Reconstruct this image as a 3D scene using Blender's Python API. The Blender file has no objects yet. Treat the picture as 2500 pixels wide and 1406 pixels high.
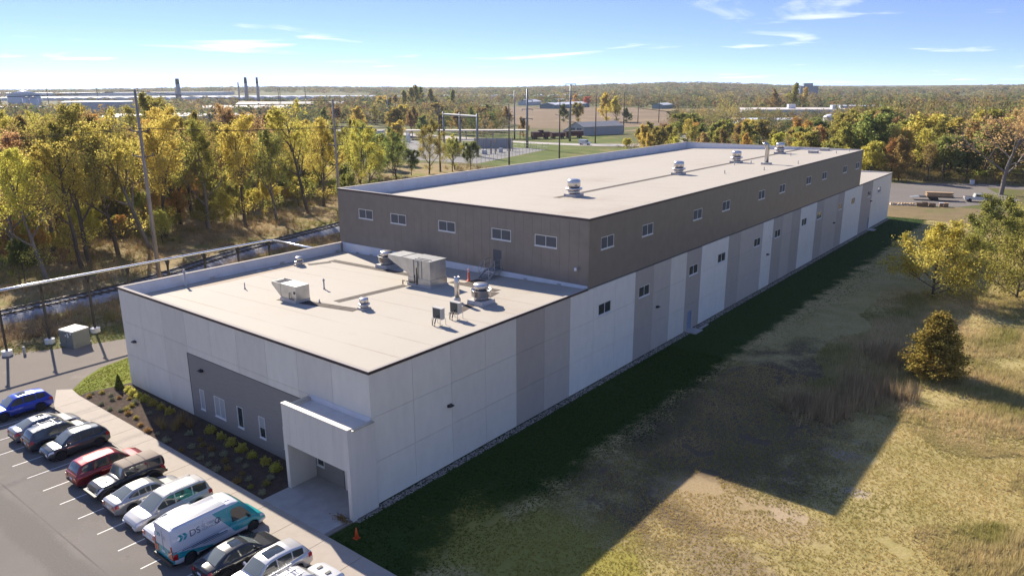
import bpy, math, random
import numpy as np
from mathutils import Vector, Matrix

PI = math.pi
R = math.radians
scene = bpy.context.scene
col = scene.collection

# ------------------------------------------------------------------ camera
CAM = Vector((33.82, -28.14, 26.29))
YAW, PITCH, ROLL = R(38.562), R(15.115), R(-0.287)
fw = Vector((-math.sin(YAW) * math.cos(PITCH), math.cos(YAW) * math.cos(PITCH), -math.sin(PITCH)))
rt0 = Vector((math.cos(YAW), math.sin(YAW), 0))
up0 = rt0.cross(fw)
rt = rt0 * math.cos(ROLL) + up0 * math.sin(ROLL)
up = up0 * math.cos(ROLL) - rt0 * math.sin(ROLL)
cd = bpy.data.cameras.new('camera')
cam = bpy.data.objects.new('camera', cd)
col.objects.link(cam)
cam.matrix_world = Matrix(((rt.x, up.x, -fw.x, CAM.x), (rt.y, up.y, -fw.y, CAM.y), (rt.z, up.z, -fw.z, CAM.z), (0, 0, 0, 1)))
cd.sensor_width = 36.0
cd.lens = 36.0 * 1818.7 / 2500.0
cd.clip_start = 0.5
cd.clip_end = 40000
scene.camera = cam

# ------------------------------------------------------------------ sky and sun
SUN_EL = R(31.6)
SUN_H = Vector((-0.951, 0.309, 0)).normalized()          # horizontal direction towards the sun
w = bpy.data.worlds.new('World')
scene.world = w
w.use_nodes = True
nt = w.node_tree
nt.nodes.clear()
N = nt.nodes.new
out = N('ShaderNodeOutputWorld')
bg = N('ShaderNodeBackground')
bg.inputs['Strength'].default_value = 0.128
sky = N('ShaderNodeTexSky')
sky.sky_type = 'NISHITA'
sky.sun_disc = False
sky.sun_elevation = SUN_EL
sky.sun_rotation = math.atan2(SUN_H.x, SUN_H.y)
sky.altitude = 300
sky.air_density = 1.0
sky.dust_density = 0.0
sky.ozone_density = 3.4
tc = N('ShaderNodeTexCoord')
# clear dry autumn air: the blue of the zenith reaches far down, only a thin pale band at the horizon
mp = N('ShaderNodeMapping'); mp.vector_type = 'POINT'; mp.inputs['Scale'].default_value = (1, 1, 5.0); mp.inputs['Location'].default_value = (0, 0, 0.17)
nrm = N('ShaderNodeVectorMath'); nrm.operation = 'NORMALIZE'
nt.links.new(tc.outputs['Generated'], mp.inputs['Vector'])
nt.links.new(mp.outputs['Vector'], nrm.inputs[0])
nt.links.new(nrm.outputs['Vector'], sky.inputs['Vector'])
# wispy clouds: noise laid on a flat layer overhead (direction divided by its height)
sx = N('ShaderNodeSeparateXYZ'); nt.links.new(tc.outputs['Generated'], sx.inputs[0])
mz = N('ShaderNodeMath'); mz.operation = 'MAXIMUM'; mz.inputs[1].default_value = 0.0
nt.links.new(sx.outputs['Z'], mz.inputs[0])
az = N('ShaderNodeMath'); az.operation = 'ADD'; az.inputs[1].default_value = 0.035
nt.links.new(mz.outputs[0], az.inputs[0])
dx = N('ShaderNodeMath'); dx.operation = 'DIVIDE'; nt.links.new(sx.outputs['X'], dx.inputs[0]); nt.links.new(az.outputs[0], dx.inputs[1])
dy = N('ShaderNodeMath'); dy.operation = 'DIVIDE'; nt.links.new(sx.outputs['Y'], dy.inputs[0]); nt.links.new(az.outputs[0], dy.inputs[1])
cb = N('ShaderNodeCombineXYZ'); nt.links.new(dx.outputs[0], cb.inputs[0]); nt.links.new(dy.outputs[0], cb.inputs[1])
cb.inputs[2].default_value = 12.37
n1 = N('ShaderNodeTexNoise'); n1.inputs['Scale'].default_value = 0.42; n1.inputs['Detail'].default_value = 7; n1.inputs['Roughness'].default_value = 0.55
n1.inputs['Distortion'].default_value = 0.6
nt.links.new(cb.outputs[0], n1.inputs['Vector'])
rmp = N('ShaderNodeValToRGB')
rmp.color_ramp.elements[0].position = 0.595; rmp.color_ramp.elements[0].color = (0, 0, 0, 1)
rmp.color_ramp.elements[1].position = 0.78; rmp.color_ramp.elements[1].color = (1, 1, 1, 1)
nt.links.new(n1.outputs['Fac'], rmp.inputs[0])
mx = N('ShaderNodeMix'); mx.data_type = 'RGBA'
nt.links.new(rmp.outputs[0], mx.inputs['Factor'])
hsv = N('ShaderNodeHueSaturation'); hsv.inputs['Saturation'].default_value = 1.04; hsv.inputs['Hue'].default_value = 0.508
nt.links.new(sky.outputs[0], hsv.inputs['Color']); tint = N('ShaderNodeMix'); tint.data_type = 'RGBA'; tint.blend_type = 'MULTIPLY'; tint.inputs['Factor'].default_value = 1.0; tint.inputs['B'].default_value = (1.06, 0.93, 0.92, 1)
nt.links.new(hsv.outputs[0], tint.inputs['A']); nt.links.new(tint.outputs['Result'], mx.inputs['A'])
mx.inputs['B'].default_value = (5.0, 5.0, 5.2, 1)
nt.links.new(mx.outputs['Result'], bg.inputs['Color'])
nt.links.new(bg.outputs[0], out.inputs['Surface'])

sl = bpy.data.lights.new('sun', 'SUN')
sl.energy = 4.15
sl.angle = R(0.53)
sl.color = (1.0, 0.905, 0.765)
sun = bpy.data.objects.new('sun', sl)
col.objects.link(sun)
ldir = -(SUN_H * math.cos(SUN_EL) + Vector((0, 0, math.sin(SUN_EL))))
sun.rotation_euler = ldir.to_track_quat('-Z', 'Y').to_euler()
sun.location = (-60, 20, 60)

vs = scene.view_settings
vs.view_transform = 'Standard'
vs.look = 'None'
vs.exposure = 1.32
vs.gamma = 1.0
vs.use_curve_mapping = False
scene.cycles.max_bounces = 6
scene.cycles.diffuse_bounces = 3
scene.cycles.glossy_bounces = 3
scene.cycles.transmission_bounces = 4
scene.cycles.transparent_max_bounces = 6
scene.cycles.use_denoising = True

# ------------------------------------------------------------------ helpers
def proj(P):
    d = Vector(P) - CAM
    zf = d.dot(fw)
    if zf <= 0.1:
        return (-9999, -9999, zf)
    return (1250 + 1818.7 * d.dot(rt) / zf, 703 - 1818.7 * d.dot(up) / zf, zf)

class MB:
    def __init__(s): s.v = []; s.f = []
    def add(s, vs, fs):
        o = len(s.v); s.v += [tuple(p) for p in vs]; s.f += [tuple(i + o for i in q) for q in fs]; return s
    def box(s, x0, y0, z0, x1, y1, z1):
        return s.add([(x0,y0,z0),(x1,y0,z0),(x1,y1,z0),(x0,y1,z0),(x0,y0,z1),(x1,y0,z1),(x1,y1,z1),(x0,y1,z1)],
              [(0,3,2,1),(4,5,6,7),(0,1,5,4),(1,2,6,5),(2,3,7,6),(3,0,4,7)])
    def hexa(s, b, t):   # bottom 4 points, top 4 points
        return s.add(list(b) + list(t), [(0,3,2,1),(4,5,6,7),(0,1,5,4),(1,2,6,5),(2,3,7,6),(3,0,4,7)])
    def prism(s, poly, z0, z1):
        n = len(poly)
        return s.add([(x,y,z0) for x,y in poly] + [(x,y,z1) for x,y in poly],
              [tuple(range(n-1,-1,-1)), tuple(range(n,2*n))] + [(i,(i+1)%n,n+(i+1)%n,n+i) for i in range(n)])
    def extr(s, poly, axis, a, b):   # 2D outline extruded along an axis; poly in the other two axes
        n = len(poly)
        def P(u, w_, c): return {'x': (c,u,w_), 'y': (u,c,w_), 'z': (u,w_,c)}[axis]
        return s.add([P(u,w_,a) for u,w_ in poly] + [P(u,w_,b) for u,w_ in poly],
              [tuple(range(n-1,-1,-1)), tuple(range(n,2*n))] + [(i,(i+1)%n,n+(i+1)%n,n+i) for i in range(n)])
    def tube(s, pts, rad, n=8, caps=True):
        pts = [Vector(p) for p in pts]
        if not hasattr(rad, '__len__'): rad = [rad] * len(pts)
        V = []; ref = None
        for i, p in enumerate(pts):
            t = (pts[min(i+1,len(pts)-1)] - pts[max(i-1,0)]).normalized()
            if ref is None:
                ref = Vector((0,0,1)) if abs(t.z) < 0.9 else Vector((1,0,0))
            a = t.cross(ref)
            if a.length < 1e-4: a = t.cross(Vector((0.3,1,0.1)))
            a.normalize(); b = t.cross(a)
            ref = b.cross(t) if False else ref
            for k in range(n):
                th = 2*PI*k/n
                V.append(p + (a*math.cos(th) + b*math.sin(th)) * rad[i])
        F = []
        for i in range(len(pts)-1):
            for k in range(n):
                F.append((i*n+k, i*n+(k+1)%n, (i+1)*n+(k+1)%n, (i+1)*n+k))
        if caps:
            F.append(tuple(range(n-1,-1,-1))); F.append(tuple((len(pts)-1)*n+k for k in range(n)))
        return s.add(V, F)
    def lathe(s, prof, n=20, loc=(0,0,0), axis='z'):
        V = []; F = []
        for r, z in prof:
            for k in range(n):
                th = 2*PI*k/n; a, b = r*math.cos(th), r*math.sin(th)
                q = {'z': (a,b,z), 'x': (z,a,b), 'y': (b,z,a)}[axis]
                V.append((q[0]+loc[0], q[1]+loc[1], q[2]+loc[2]))
        m = len(prof)
        for i in range(m-1):
            for k in range(n):
                F.append((i*n+k, i*n+(k+1)%n, (i+1)*n+(k+1)%n, (i+1)*n+k))
        F.append(tuple(range(n-1,-1,-1))); F.append(tuple((m-1)*n+k for k in range(n)))
        return s.add(V, F)
    def quad(s, a, b, c, d): return s.add([a,b,c,d], [(0,1,2,3)])
    def mesh(s, name, smooth=False):
        me = bpy.data.meshes.new(name)
        me.from_pydata(s.v, [], s.f)
        if smooth:
            me.polygons.foreach_set('use_smooth', [True]*len(me.polygons))
        me.update()
        return me
    def build(s, name, mat, parent=None, smooth=False):
        return link(name, s.mesh(name, smooth), mat, parent)

def link(name, me, mat=None, parent=None):
    o = bpy.data.objects.new(name, me)
    col.objects.link(o)
    if mat is not None and me is not None and len(me.materials) == 0:
        for m in (mat if isinstance(mat, (list, tuple)) else [mat]): me.materials.append(m)
    if parent is not None: o.parent = parent
    return o

def tag(o, label=None, cat=None, group=None, kind=None):
    if label: o['label'] = label
    if cat: o['category'] = cat
    if group: o['group'] = group
    if kind: o['kind'] = kind
    return o

def thing(name, label, cat, loc=(0,0,0), rz=0.0, group=None):
    o = bpy.data.objects.new(name, None)
    o.empty_display_size = 0.3
    col.objects.link(o)
    o.location = loc; o.rotation_euler = (0,0,rz)
    return tag(o, label, cat, group)

def dup(root, loc, rz=0.0, label=None, scale=None):
    def cp(o, par):
        c = o.copy(); col.objects.link(c); c.parent = par
        for ch in o.children: cp(ch, c)
        return c
    r = cp(root, None)
    r.location = loc; r.rotation_euler = (0,0,rz)
    if scale: r.scale = scale if hasattr(scale, '__len__') else (scale,)*3
    if label: r['label'] = label
    return r

def np_mesh(name, V, F, cols=None, smooth=False):
    """V (n,3) floats, F (m,k) ints with k = 3 or 4, optional per-vertex colours"""
    V = np.ascontiguousarray(V, dtype=np.float32); F = np.ascontiguousarray(F, dtype=np.int32)
    me = bpy.data.meshes.new(name)
    k = F.shape[1]
    me.vertices.add(len(V)); me.vertices.foreach_set('co', V.ravel())
    me.loops.add(F.size); me.loops.foreach_set('vertex_index', F.ravel())
    me.polygons.add(len(F)); me.polygons.foreach_set('loop_start', np.arange(0, F.size, k, dtype=np.int32))
    if smooth: me.polygons.foreach_set('use_smooth', np.ones(len(F), dtype=bool))
    me.update(calc_edges=True)
    if cols is not None:
        a = me.color_attributes.new('col', 'FLOAT_COLOR', 'POINT')
        c = np.ones((len(V), 4), dtype=np.float32); c[:, :3] = cols
        a.data.foreach_set('color', c.ravel())
    return me

# ------------------------------------------------------------------ materials
MATS = {}
def _mat(name):
    m = bpy.data.materials.new(name); m.use_nodes = True
    t = m.node_tree
    b = t.nodes['Principled BSDF']
    return m, t, b

def S(v): return (v[0], v[1], v[2], 1.0)

def mat(name, c, rough=0.6, metal=0.0, var=0.0, scale=3.0, bump=0.0, bscale=40.0, coat=0.0, spec=0.5, c2=None, streak=None, bdist=0.02):
    """plain material with noise colour variation (c to c2 or c*(1-var)) and fine bump, in object space"""
    if name in MATS: return MATS[name]
    m, t, b = _mat(name)
    b.inputs['Base Color'].default_value = S(c)
    b.inputs['Roughness'].default_value = rough
    b.inputs['Metallic'].default_value = metal
    b.inputs['Specular IOR Level'].default_value = spec
    b.inputs['Coat Weight'].default_value = coat
    b.inputs['Coat Roughness'].default_value = 0.05
    if var or c2 or bump:
        g = t.nodes.new('ShaderNodeNewGeometry')
        mpn = t.nodes.new('ShaderNodeMapping')
        if streak: mpn.inputs['Scale'].default_value = streak
        t.links.new(g.outputs['Position'], mpn.inputs['Vector'])
    if var or c2:
        n = t.nodes.new('ShaderNodeTexNoise'); n.inputs['Scale'].default_value = scale; n.inputs['Detail'].default_value = 6; n.inputs['Roughness'].default_value = 0.62
        t.links.new(mpn.outputs[0], n.inputs['Vector'])
        r = t.nodes.new('ShaderNodeValToRGB')
        r.color_ramp.elements[0].position = 0.30; r.color_ramp.elements[1].position = 0.70
        lo = c2 if c2 else tuple(x*(1-var) for x in c)
        hi = c if c2 else tuple(min(1, x*(1+var*0.6)) for x in c)
        r.color_ramp.elements[0].color = S(lo); r.color_ramp.elements[1].color = S(hi)
        t.links.new(n.outputs['Fac'], r.inputs[0]); t.links.new(r.outputs[0], b.inputs['Base Color'])
    if bump:
        n2 = t.nodes.new('ShaderNodeTexNoise'); n2.inputs['Scale'].default_value = bscale; n2.inputs['Detail'].default_value = 4
        t.links.new(g.outputs['Position'], n2.inputs['Vector'])
        bp = t.nodes.new('ShaderNodeBump'); bp.inputs['Strength'].default_value = bump; bp.inputs['Distance'].default_value = bdist
        t.links.new(n2.outputs['Fac'], bp.inputs['Height']); t.links.new(bp.outputs[0], b.inputs['Normal'])
    MATS[name] = m
    return m

def leaf_mat(name, a, b_, trans=0.60):
    """leaf colour between a and b by a per-leaf attribute, shifted per tree"""
    if name in MATS: return MATS[name]
    m, t, b = _mat(name)
    t.nodes.remove(b)
    o = t.nodes['Material Output']
    at = t.nodes.new('ShaderNodeAttribute'); at.attribute_name = 'col'
    oi = t.nodes.new('ShaderNodeObjectInfo')
    mixc = t.nodes.new('ShaderNodeMix'); mixc.data_type = 'RGBA'
    mixc.inputs['A'].default_value = S(a); mixc.inputs['B'].default_value = S(b_)
    sp = t.nodes.new('ShaderNodeSeparateColor'); t.links.new(at.outputs['Color'], sp.inputs[0])
    t.links.new(sp.outputs[0], mixc.inputs['Factor'])
    hs = t.nodes.new('ShaderNodeHueSaturation')
    mr = t.nodes.new('ShaderNodeMapRange'); mr.inputs['To Min'].default_value = 0.482; mr.inputs['To Max'].default_value = 0.516
    t.links.new(oi.outputs['Random'], mr.inputs['Value']); t.links.new(mr.outputs[0], hs.inputs['Hue'])
    mr2 = t.nodes.new('ShaderNodeMapRange'); mr2.inputs['To Min'].default_value = 0.75; mr2.inputs['To Max'].default_value = 1.25
    t.links.new(sp.outputs[1], mr2.inputs['Value']); t.links.new(mr2.outputs[0], hs.inputs['Value'])
    t.links.new(mixc.outputs['Result'], hs.inputs['Color'])
    d = t.nodes.new('ShaderNodeBsdfDiffuse'); tr = t.nodes.new('ShaderNodeBsdfTranslucent')
    ms = t.nodes.new('ShaderNodeMixShader'); ms.inputs[0].default_value = trans
    t.links.new(hs.outputs[0], d.inputs['Color']); t.links.new(hs.outputs[0], tr.inputs['Color'])
    t.links.new(d.outputs[0], ms.inputs[1]); t.links.new(tr.outputs[0], ms.inputs[2])
    t.links.new(ms.outputs[0], o.inputs['Surface'])
    MATS[name] = m
    return m

def attr_mat(name, trans=0.3, gain=1.0):
    """colour straight from the 'col' attribute (plants scattered as one mass)"""
    if name in MATS: return MATS[name]
    m, t, b = _mat(name)
    t.nodes.remove(b)
    o = t.nodes['Material Output']
    at = t.nodes.new('ShaderNodeAttribute'); at.attribute_name = 'col'
    d = t.nodes.new('ShaderNodeBsdfDiffuse'); tr = t.nodes.new('ShaderNodeBsdfTranslucent')
    ms = t.nodes.new('ShaderNodeMixShader'); ms.inputs[0].default_value = trans
    t.links.new(at.outputs['Color'], d.inputs['Color']); t.links.new(at.outputs['Color'], tr.inputs['Color'])
    t.links.new(d.outputs[0], ms.inputs[1]); t.links.new(tr.outputs[0], ms.inputs[2])
    t.links.new(ms.outputs[0], o.inputs['Surface'])
    MATS[name] = m
    return m

def zone_mat(name, layers, base, base2, rough=0.95, nscale=0.35, fine=6.0, bump=0.6):
    """ground: two-tone noise plus soft-edged coloured patches.  layers: list of
    (kind, params, colour a, colour b): kind 'x' -> between x0,x1 ; 'spot' -> (cx,cy,rx,ry) ; 'noise' -> (scale,lo,hi)"""
    m, t, b = _mat(name)
    b.inputs['Roughness'].default_value = rough; b.inputs['Specular IOR Level'].default_value = 0.1
    g = t.nodes.new('ShaderNodeNewGeometry')
    def noise(sc, det=6, rg=0.6):
        n = t.nodes.new('ShaderNodeTexNoise'); n.inputs['Scale'].default_value = sc; n.inputs['Detail'].default_value = det; n.inputs['Roughness'].default_value = rg
        t.links.new(g.outputs['Position'], n.inputs['Vector']); return n.outputs['Fac']
    def ramp(v, lo, hi):
        r = t.nodes.new('ShaderNodeMapRange'); r.interpolation_type = 'SMOOTHSTEP'
        r.inputs['From Min'].default_value = lo; r.inputs['From Max'].default_value = hi
        t.links.new(v, r.inputs['Value']); return r.outputs[0]
    def mathn(op, a, bb):
        q = t.nodes.new('ShaderNodeMath'); q.operation = op
        for i, z in enumerate((a, bb)):
            if hasattr(z, 'links') or hasattr(z, 'is_linked'): t.links.new(z, q.inputs[i])
            else: q.inputs[i].default_value = z
        return q.outputs[0]
    def mixn(f, a, bb):
        q = t.nodes.new('ShaderNodeMix'); q.data_type = 'RGBA'
        t.links.new(f, q.inputs['Factor'])
        for nm, z in (('A', a), ('B', bb)):
            if isinstance(z, tuple): q.inputs[nm].default_value = S(z)
            else: t.links.new(z, q.inputs[nm])
        return q.outputs['Result']
    nf = noise(fine, 8, 0.7)
    f1 = ramp(nf, 0.35, 0.65)
    wob = noise(nscale, 5, 0.65)
    c = mixn(ramp(mathn('ADD', mathn('MULTIPLY', wob, 0.6), mathn('MULTIPLY', nf, 0.4)), 0.40, 0.60), base, base2)
    sep = t.nodes.new('ShaderNodeSeparateXYZ'); t.links.new(g.outputs['Position'], sep.inputs[0])
    X, Y = sep.outputs[0], sep.outputs[1]
    for kind, pr, ca, cbx in layers:
        if kind == 'x':
            x0, x1, soft = pr
            xx = mathn('ADD', X, mathn('MULTIPLY', mathn('SUBTRACT', wob, 0.5), soft * 3))
            mk = mathn('MULTIPLY', ramp(xx, x0 - soft*0.5, x0 + soft*0.5), mathn('SUBTRACT', 1.0, ramp(xx, x1 - soft*0.5, x1 + soft*0.5)))
        elif kind == 'spot':
            cx_, cy_, rx, ry = pr
            ddx = mathn('DIVIDE', mathn('SUBTRACT', X, cx_), rx); ddy = mathn('DIVIDE', mathn('SUBTRACT', Y, cy_), ry)
            rr = mathn('SQRT', mathn('ADD', mathn('MULTIPLY', ddx, ddx), mathn('MULTIPLY', ddy, ddy)), 0.0)
            rr = mathn('ADD', rr, mathn('MULTIPLY', mathn('SUBTRACT', wob, 0.5), 1.6))
            rr = mathn('ADD', rr, mathn('MULTIPLY', mathn('SUBTRACT', nf, 0.5), 1.0))
            mk = mathn('SUBTRACT', 1.0, ramp(rr, 0.55, 1.05))
        elif kind == 'line':      # thin seams: every 'per' metres along an axis
            ax, per, wd_ = pr
            fr = t.nodes.new('ShaderNodeMath'); fr.operation = 'FRACT'; t.links.new(mathn('DIVIDE', X if ax == 'x' else Y, per), fr.inputs[0])
            mk = mathn('MULTIPLY', mathn('LESS_THAN', fr.outputs[0], wd_ / per), ramp(wob, 0.30, 0.62))
        else:
            sc, lo, hi = pr
            mk = ramp(mathn('ADD', mathn('MULTIPLY', noise(sc, 7, 0.65), 0.75), mathn('MULTIPLY', nf, 0.25)), lo, hi)
        c = mixn(mk, c, mixn(f1, ca, cbx))
    t.links.new(c, b.inputs['Base Color'])
    bp = t.nodes.new('ShaderNodeBump'); bp.inputs['Strength'].default_value = bump; bp.inputs['Distance'].default_value = 0.08
    t.links.new(nf, bp.inputs['Height']); t.links.new(bp.outputs[0], b.inputs['Normal'])
    MATS[name] = m
    return m
# ------------------------------------------------------------------ the setting: ground, lot, paths
def hill(x, y):
    dx_, dy_ = x - CAM.x, y - CAM.y
    d = math.hypot(dx_, dy_)
    if d < 1300: return 0.0
    a = math.atan2(dx_, dy_)
    k = min(1.0, (d - 1300) / 2000.0); k = k * k * (3 - 2 * k)
    hgt = 9 + 3 * math.sin(a * 7 + 0.6) + 3 * math.sin(a * 13 + 2.0) + 20 * math.exp(-((a + 0.44) / 0.14) ** 2) + 8 / (1 + math.exp((a + 0.80) * 14))
    return k * hgt

def make_ground():
    V = [(CAM.x, CAM.y, 0)]; F = []
    rings = [30, 70, 130, 220, 340, 500, 700, 950, 1250, 1600, 2000, 2500, 3000, 3600, 4300, 5200, 6500, 9000, 14000, 22000]
    n = 120
    for r_ in rings:
        for k in range(n):
            a = 2 * PI * k / n
            x, y = CAM.x + r_ * math.sin(a), CAM.y + r_ * math.cos(a)
            V.append((x, y, hill(x, y)))
    for k in range(n): F.append((0, 1 + (k + 1) % n, 1 + k))
    for i in range(len(rings) - 1):
        for k in range(n):
            F.append((1 + i*n + k, 1 + i*n + (k+1) % n, 1 + (i+1)*n + (k+1) % n, 1 + (i+1)*n + k))
    me = bpy.data.meshes.new('ground'); me.from_pydata(V, [], F)
    return me
gm = zone_mat('rough_ground', [
    ('noise', (0.012, 0.50, 0.62), (0.16, 0.115, 0.062), (0.21, 0.155, 0.085)),
    ('noise', (0.02, 0.42, 0.56), (0.075, 0.095, 0.026), (0.13, 0.135, 0.042)),
    ], (0.15, 0.118, 0.058), (0.105, 0.095, 0.042), nscale=0.12, fine=2.2)
ground = link('ground', make_ground(), gm); tag(ground, kind='structure')

def sheet(name, poly, z, m, kind='structure', label=None):
    mb = MB(); mb.add([(x, y, z) for x, y in poly], [tuple(range(len(poly)))])
    # face up
    a = sum(poly[i][0]*poly[(i+1) % len(poly)][1] - poly[(i+1) % len(poly)][0]*poly[i][1] for i in range(len(poly)))
    if a < 0: mb.f = [tuple(reversed(q)) for q in mb.f]
    o = mb.build(name, m)
    return tag(o, label=label, kind=kind)

# open field and mown lawn to the right of the building
lawn_m = zone_mat('mown_lawn', [
    ('noise', (0.16, 0.46, 0.60), (0.30, 0.24, 0.10), (0.40, 0.315, 0.145)),
    ('spot', (14, 26, 9, 26), (0.095, 0.068, 0.042), (0.15, 0.108, 0.065)),  # bare brown soil, darkened and widened to deepen the building's shade
    ('spot', (18.3, 14.3, 6.8, 3.0), (0.27, 0.20, 0.105), (0.36, 0.27, 0.155)),
    ('spot', (21.5, 15.4, 1.8, 1.2), (0.33, 0.25, 0.155), (0.39, 0.30, 0.19)),
    ('spot', (20.5, 8, 4, 3), (0.22, 0.17, 0.10), (0.28, 0.21, 0.12)),
    ('spot', (24, 21.0, 1.2, 1.0), (0.36, 0.29, 0.22), (0.40, 0.33, 0.25)),
    ('spot', (22, 26.0, 1.6, 1.2), (0.26, 0.20, 0.14), (0.30, 0.24, 0.17)),
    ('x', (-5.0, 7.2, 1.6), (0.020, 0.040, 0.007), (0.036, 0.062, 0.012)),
    ('spot', (12, 2, 8, 6), (0.23, 0.205, 0.045), (0.30, 0.25, 0.065)),
    ], (0.26, 0.22, 0.078), (0.38, 0.30, 0.135), nscale=0.30, fine=5.0)
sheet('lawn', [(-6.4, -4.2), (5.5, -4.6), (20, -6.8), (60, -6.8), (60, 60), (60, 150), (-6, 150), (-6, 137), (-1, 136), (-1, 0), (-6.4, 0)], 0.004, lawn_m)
dry_m = zone_mat('dry_field', [('noise', (0.09, 0.52, 0.64), (0.10, 0.115, 0.035), (0.15, 0.145, 0.05))], (0.21, 0.155, 0.082), (0.165, 0.125, 0.066), nscale=0.25, fine=3.0)
sheet('dry_field', [(-30, 139.5), (60, 139.5), (60, 158), (9, 161.5), (-3, 156.5), (-30, 150)], 0.010, dry_m)
green_m = zone_mat('bright_lawn', [('noise', (0.5, 0.52, 0.66), (0.20, 0.19, 0.05), (0.24, 0.21, 0.07))], (0.165, 0.19, 0.028), (0.13, 0.16, 0.022), nscale=0.5, fine=7.0)
sheet('lawn_patch', [(-36.3, -3.95), (-38.6, -2.0), (-40.2, 0.2), (-41.0, 3.2), (-41.2, 30), (-33.2, 30), (-33.2, 0), (-34.6, -3.9)], 0.006, green_m)
asph = zone_mat('asphalt', [
    ('noise', (0.22, 0.54, 0.70), (0.215, 0.188, 0.160), (0.24, 0.21, 0.180)),
    ('noise', (0.9, 0.60, 0.70), (0.115, 0.102, 0.092), (0.135, 0.12, 0.108)),
    ('line', ('y', 4.7, 0.10), (0.12, 0.107, 0.096), (0.13, 0.116, 0.104)),
    ('spot', (-16, -15.2, 26, 1.1), (0.14, 0.126, 0.113), (0.16, 0.144, 0.129)),
    ], (0.168, 0.150, 0.133), (0.188, 0.168, 0.149), rough=0.9, nscale=0.12, fine=9.0, bump=0.25)
sheet('parking_lot', [(-60, -60), (70, -60), (70, -6.72), (-33.2, -6.72), (-37.4, -4.9), (-36.4, -3.95), (-60, -8)], 0.008, asph)
drv = zone_mat('driveway_asphalt', [('noise', (0.3, 0.55, 0.72), (0.235, 0.198, 0.163), (0.265, 0.222, 0.182))], (0.175, 0.152, 0.13), (0.195, 0.168, 0.142), rough=0.92, nscale=0.12, fine=9.0, bump=0.2)
sheet('driveway', [(-60, -22), (-42.0, -8.5), (-36.4, -3.95), (-38.6, -2.0), (-40.2, 0.2), (-41.0, 3.2), (-41.2, 80), (-47.2, 80), (-47.0, 5.7), (-48.6, 1.6), (-50.4, -1.6), (-52, -4.5), (-56, -9)], 0.012, drv)
yard_m = zone_mat('yard_asphalt', [('noise', (0.1, 0.5, 0.66), (0.165, 0.148, 0.132), (0.19, 0.17, 0.152))], (0.16, 0.143, 0.128), (0.18, 0.161, 0.144), rough=0.9, nscale=0.08, fine=5.0, bump=0.2)
sheet('yard', [(-41.2, 80), (-36, 80), (-36, 141), (-3, 157.5), (9, 162), (19, 182), (13, 192), (9.5, 203), (40, 206), (40, 210), (8, 211.5), (-8, 202), (-47, 176), (-47.2, 80)], 0.014, yard_m)
wood_m = zone_mat('wood_floor', [
    ('noise', (0.10, 0.50, 0.62), (0.14, 0.15, 0.032), (0.21, 0.195, 0.05)),
    ], (0.29, 0.215, 0.105), (0.215, 0.157, 0.076), nscale=0.2, fine=2.5)
sheet('wood_floor', [(-54, -60), (-53, 10), (-55, 30), (-60, 60), (-75, 120), (-95, 165), (-150, 165), (-200, 150), (-220, 60), (-200, -60)], 0.005, wood_m)

# painted stall lines
line_m = mat('line_paint', (0.62, 0.60, 0.57), 0.7, c2=(0.46, 0.44, 0.41), scale=9)
for k in range(-4, 13):
    x = -24.75 + 2.738 * k
    if x > 14: break
    o = MB().add([(x-0.05, -12.65, 0.0125), (x+0.05, -12.65, 0.0125), (x+0.05, -6.9, 0.0125), (x-0.05, -6.9, 0.0125)], [(0,1,2,3)]).build('stall_line', line_m)
    tag(o, kind='structure')

# sidewalk of cast slabs with a raised kerb, and the pad in front of the porch
conc = mat('sidewalk_concrete', (0.365, 0.312, 0.256), 0.85, c2=(0.325, 0.277, 0.227), scale=1.6, bump=0.12, bscale=60)
side = MB()
side.prism([(-33.2, -6.70), (30, -6.70), (30, -4.20), (-34.3, -4.20), (-36.30, -3.98), (-37.3, -4.92)], 0.0, 0.10)
sidewalk = side.build('sidewalk', mat('slab_bed', (0.20, 0.17, 0.14), 0.9)); tag(sidewalk, kind='structure')
MB().prism([(-33.2, -6.69), (-33.0, -6.69), (-33.0, -4.21), (-34.28, -4.21), (-36.28, -3.99), (-37.26, -4.91)], 0.1, 0.14).build('slab', conc, sidewalk)
xs = [-32.98]
while xs[-1] < 26: xs.append(xs[-1] + 3.05)
slab_me = MB().box(0.012, -6.52, 0.10, 3.03, -4.205, 0.14).mesh('slab')
kerb_me = MB().box(0, -6.71, 0.10, 3.035, -6.535, 0.143).mesh('kerb_stone')
for x in xs:
    for nm, me, mm in (('slab', slab_me, conc), ('kerb_stone', kerb_me, conc)):
        o = link(nm, me, mm, sidewalk); o.location.x = x
pad_m = mat('pad_concrete', (0.40, 0.375, 0.345), 0.85, c2=(0.32, 0.30, 0.275), scale=1.1, bump=0.12, bscale=60)
padb = MB().box(-6.36, -4.19, 0.0, 0.30, 0.0, 0.09).build('porch_path', mat('slab_bed', (0.2, 0.17, 0.14))); tag(padb, kind='structure')
for i, (x0, x1) in enumerate(((-6.36, -4.2), (-4.19, -2.0), (-1.99, 0.02))):
    for (y0, y1) in ((-4.19, -2.2), (-2.19, -0.02)):
        MB().box(x0, y0, 0.09, x1, y1, 0.138).build('slab', pad_m, padb)
mulch = zone_mat('mulch', [], (0.060, 0.042, 0.033), (0.095, 0.067, 0.052), fine=14, nscale=2.0, bump=1.0)
bedo = MB().prism([(-6.38, -4.19), (-6.38, -0.02), (-33.1, -0.02), (-33.7, 0.3), (-34.5, -3.6), (-34.2, -4.18)], 0.0, 0.10).build('mulch_bed', mulch); tag(bedo, kind='structure')
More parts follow.
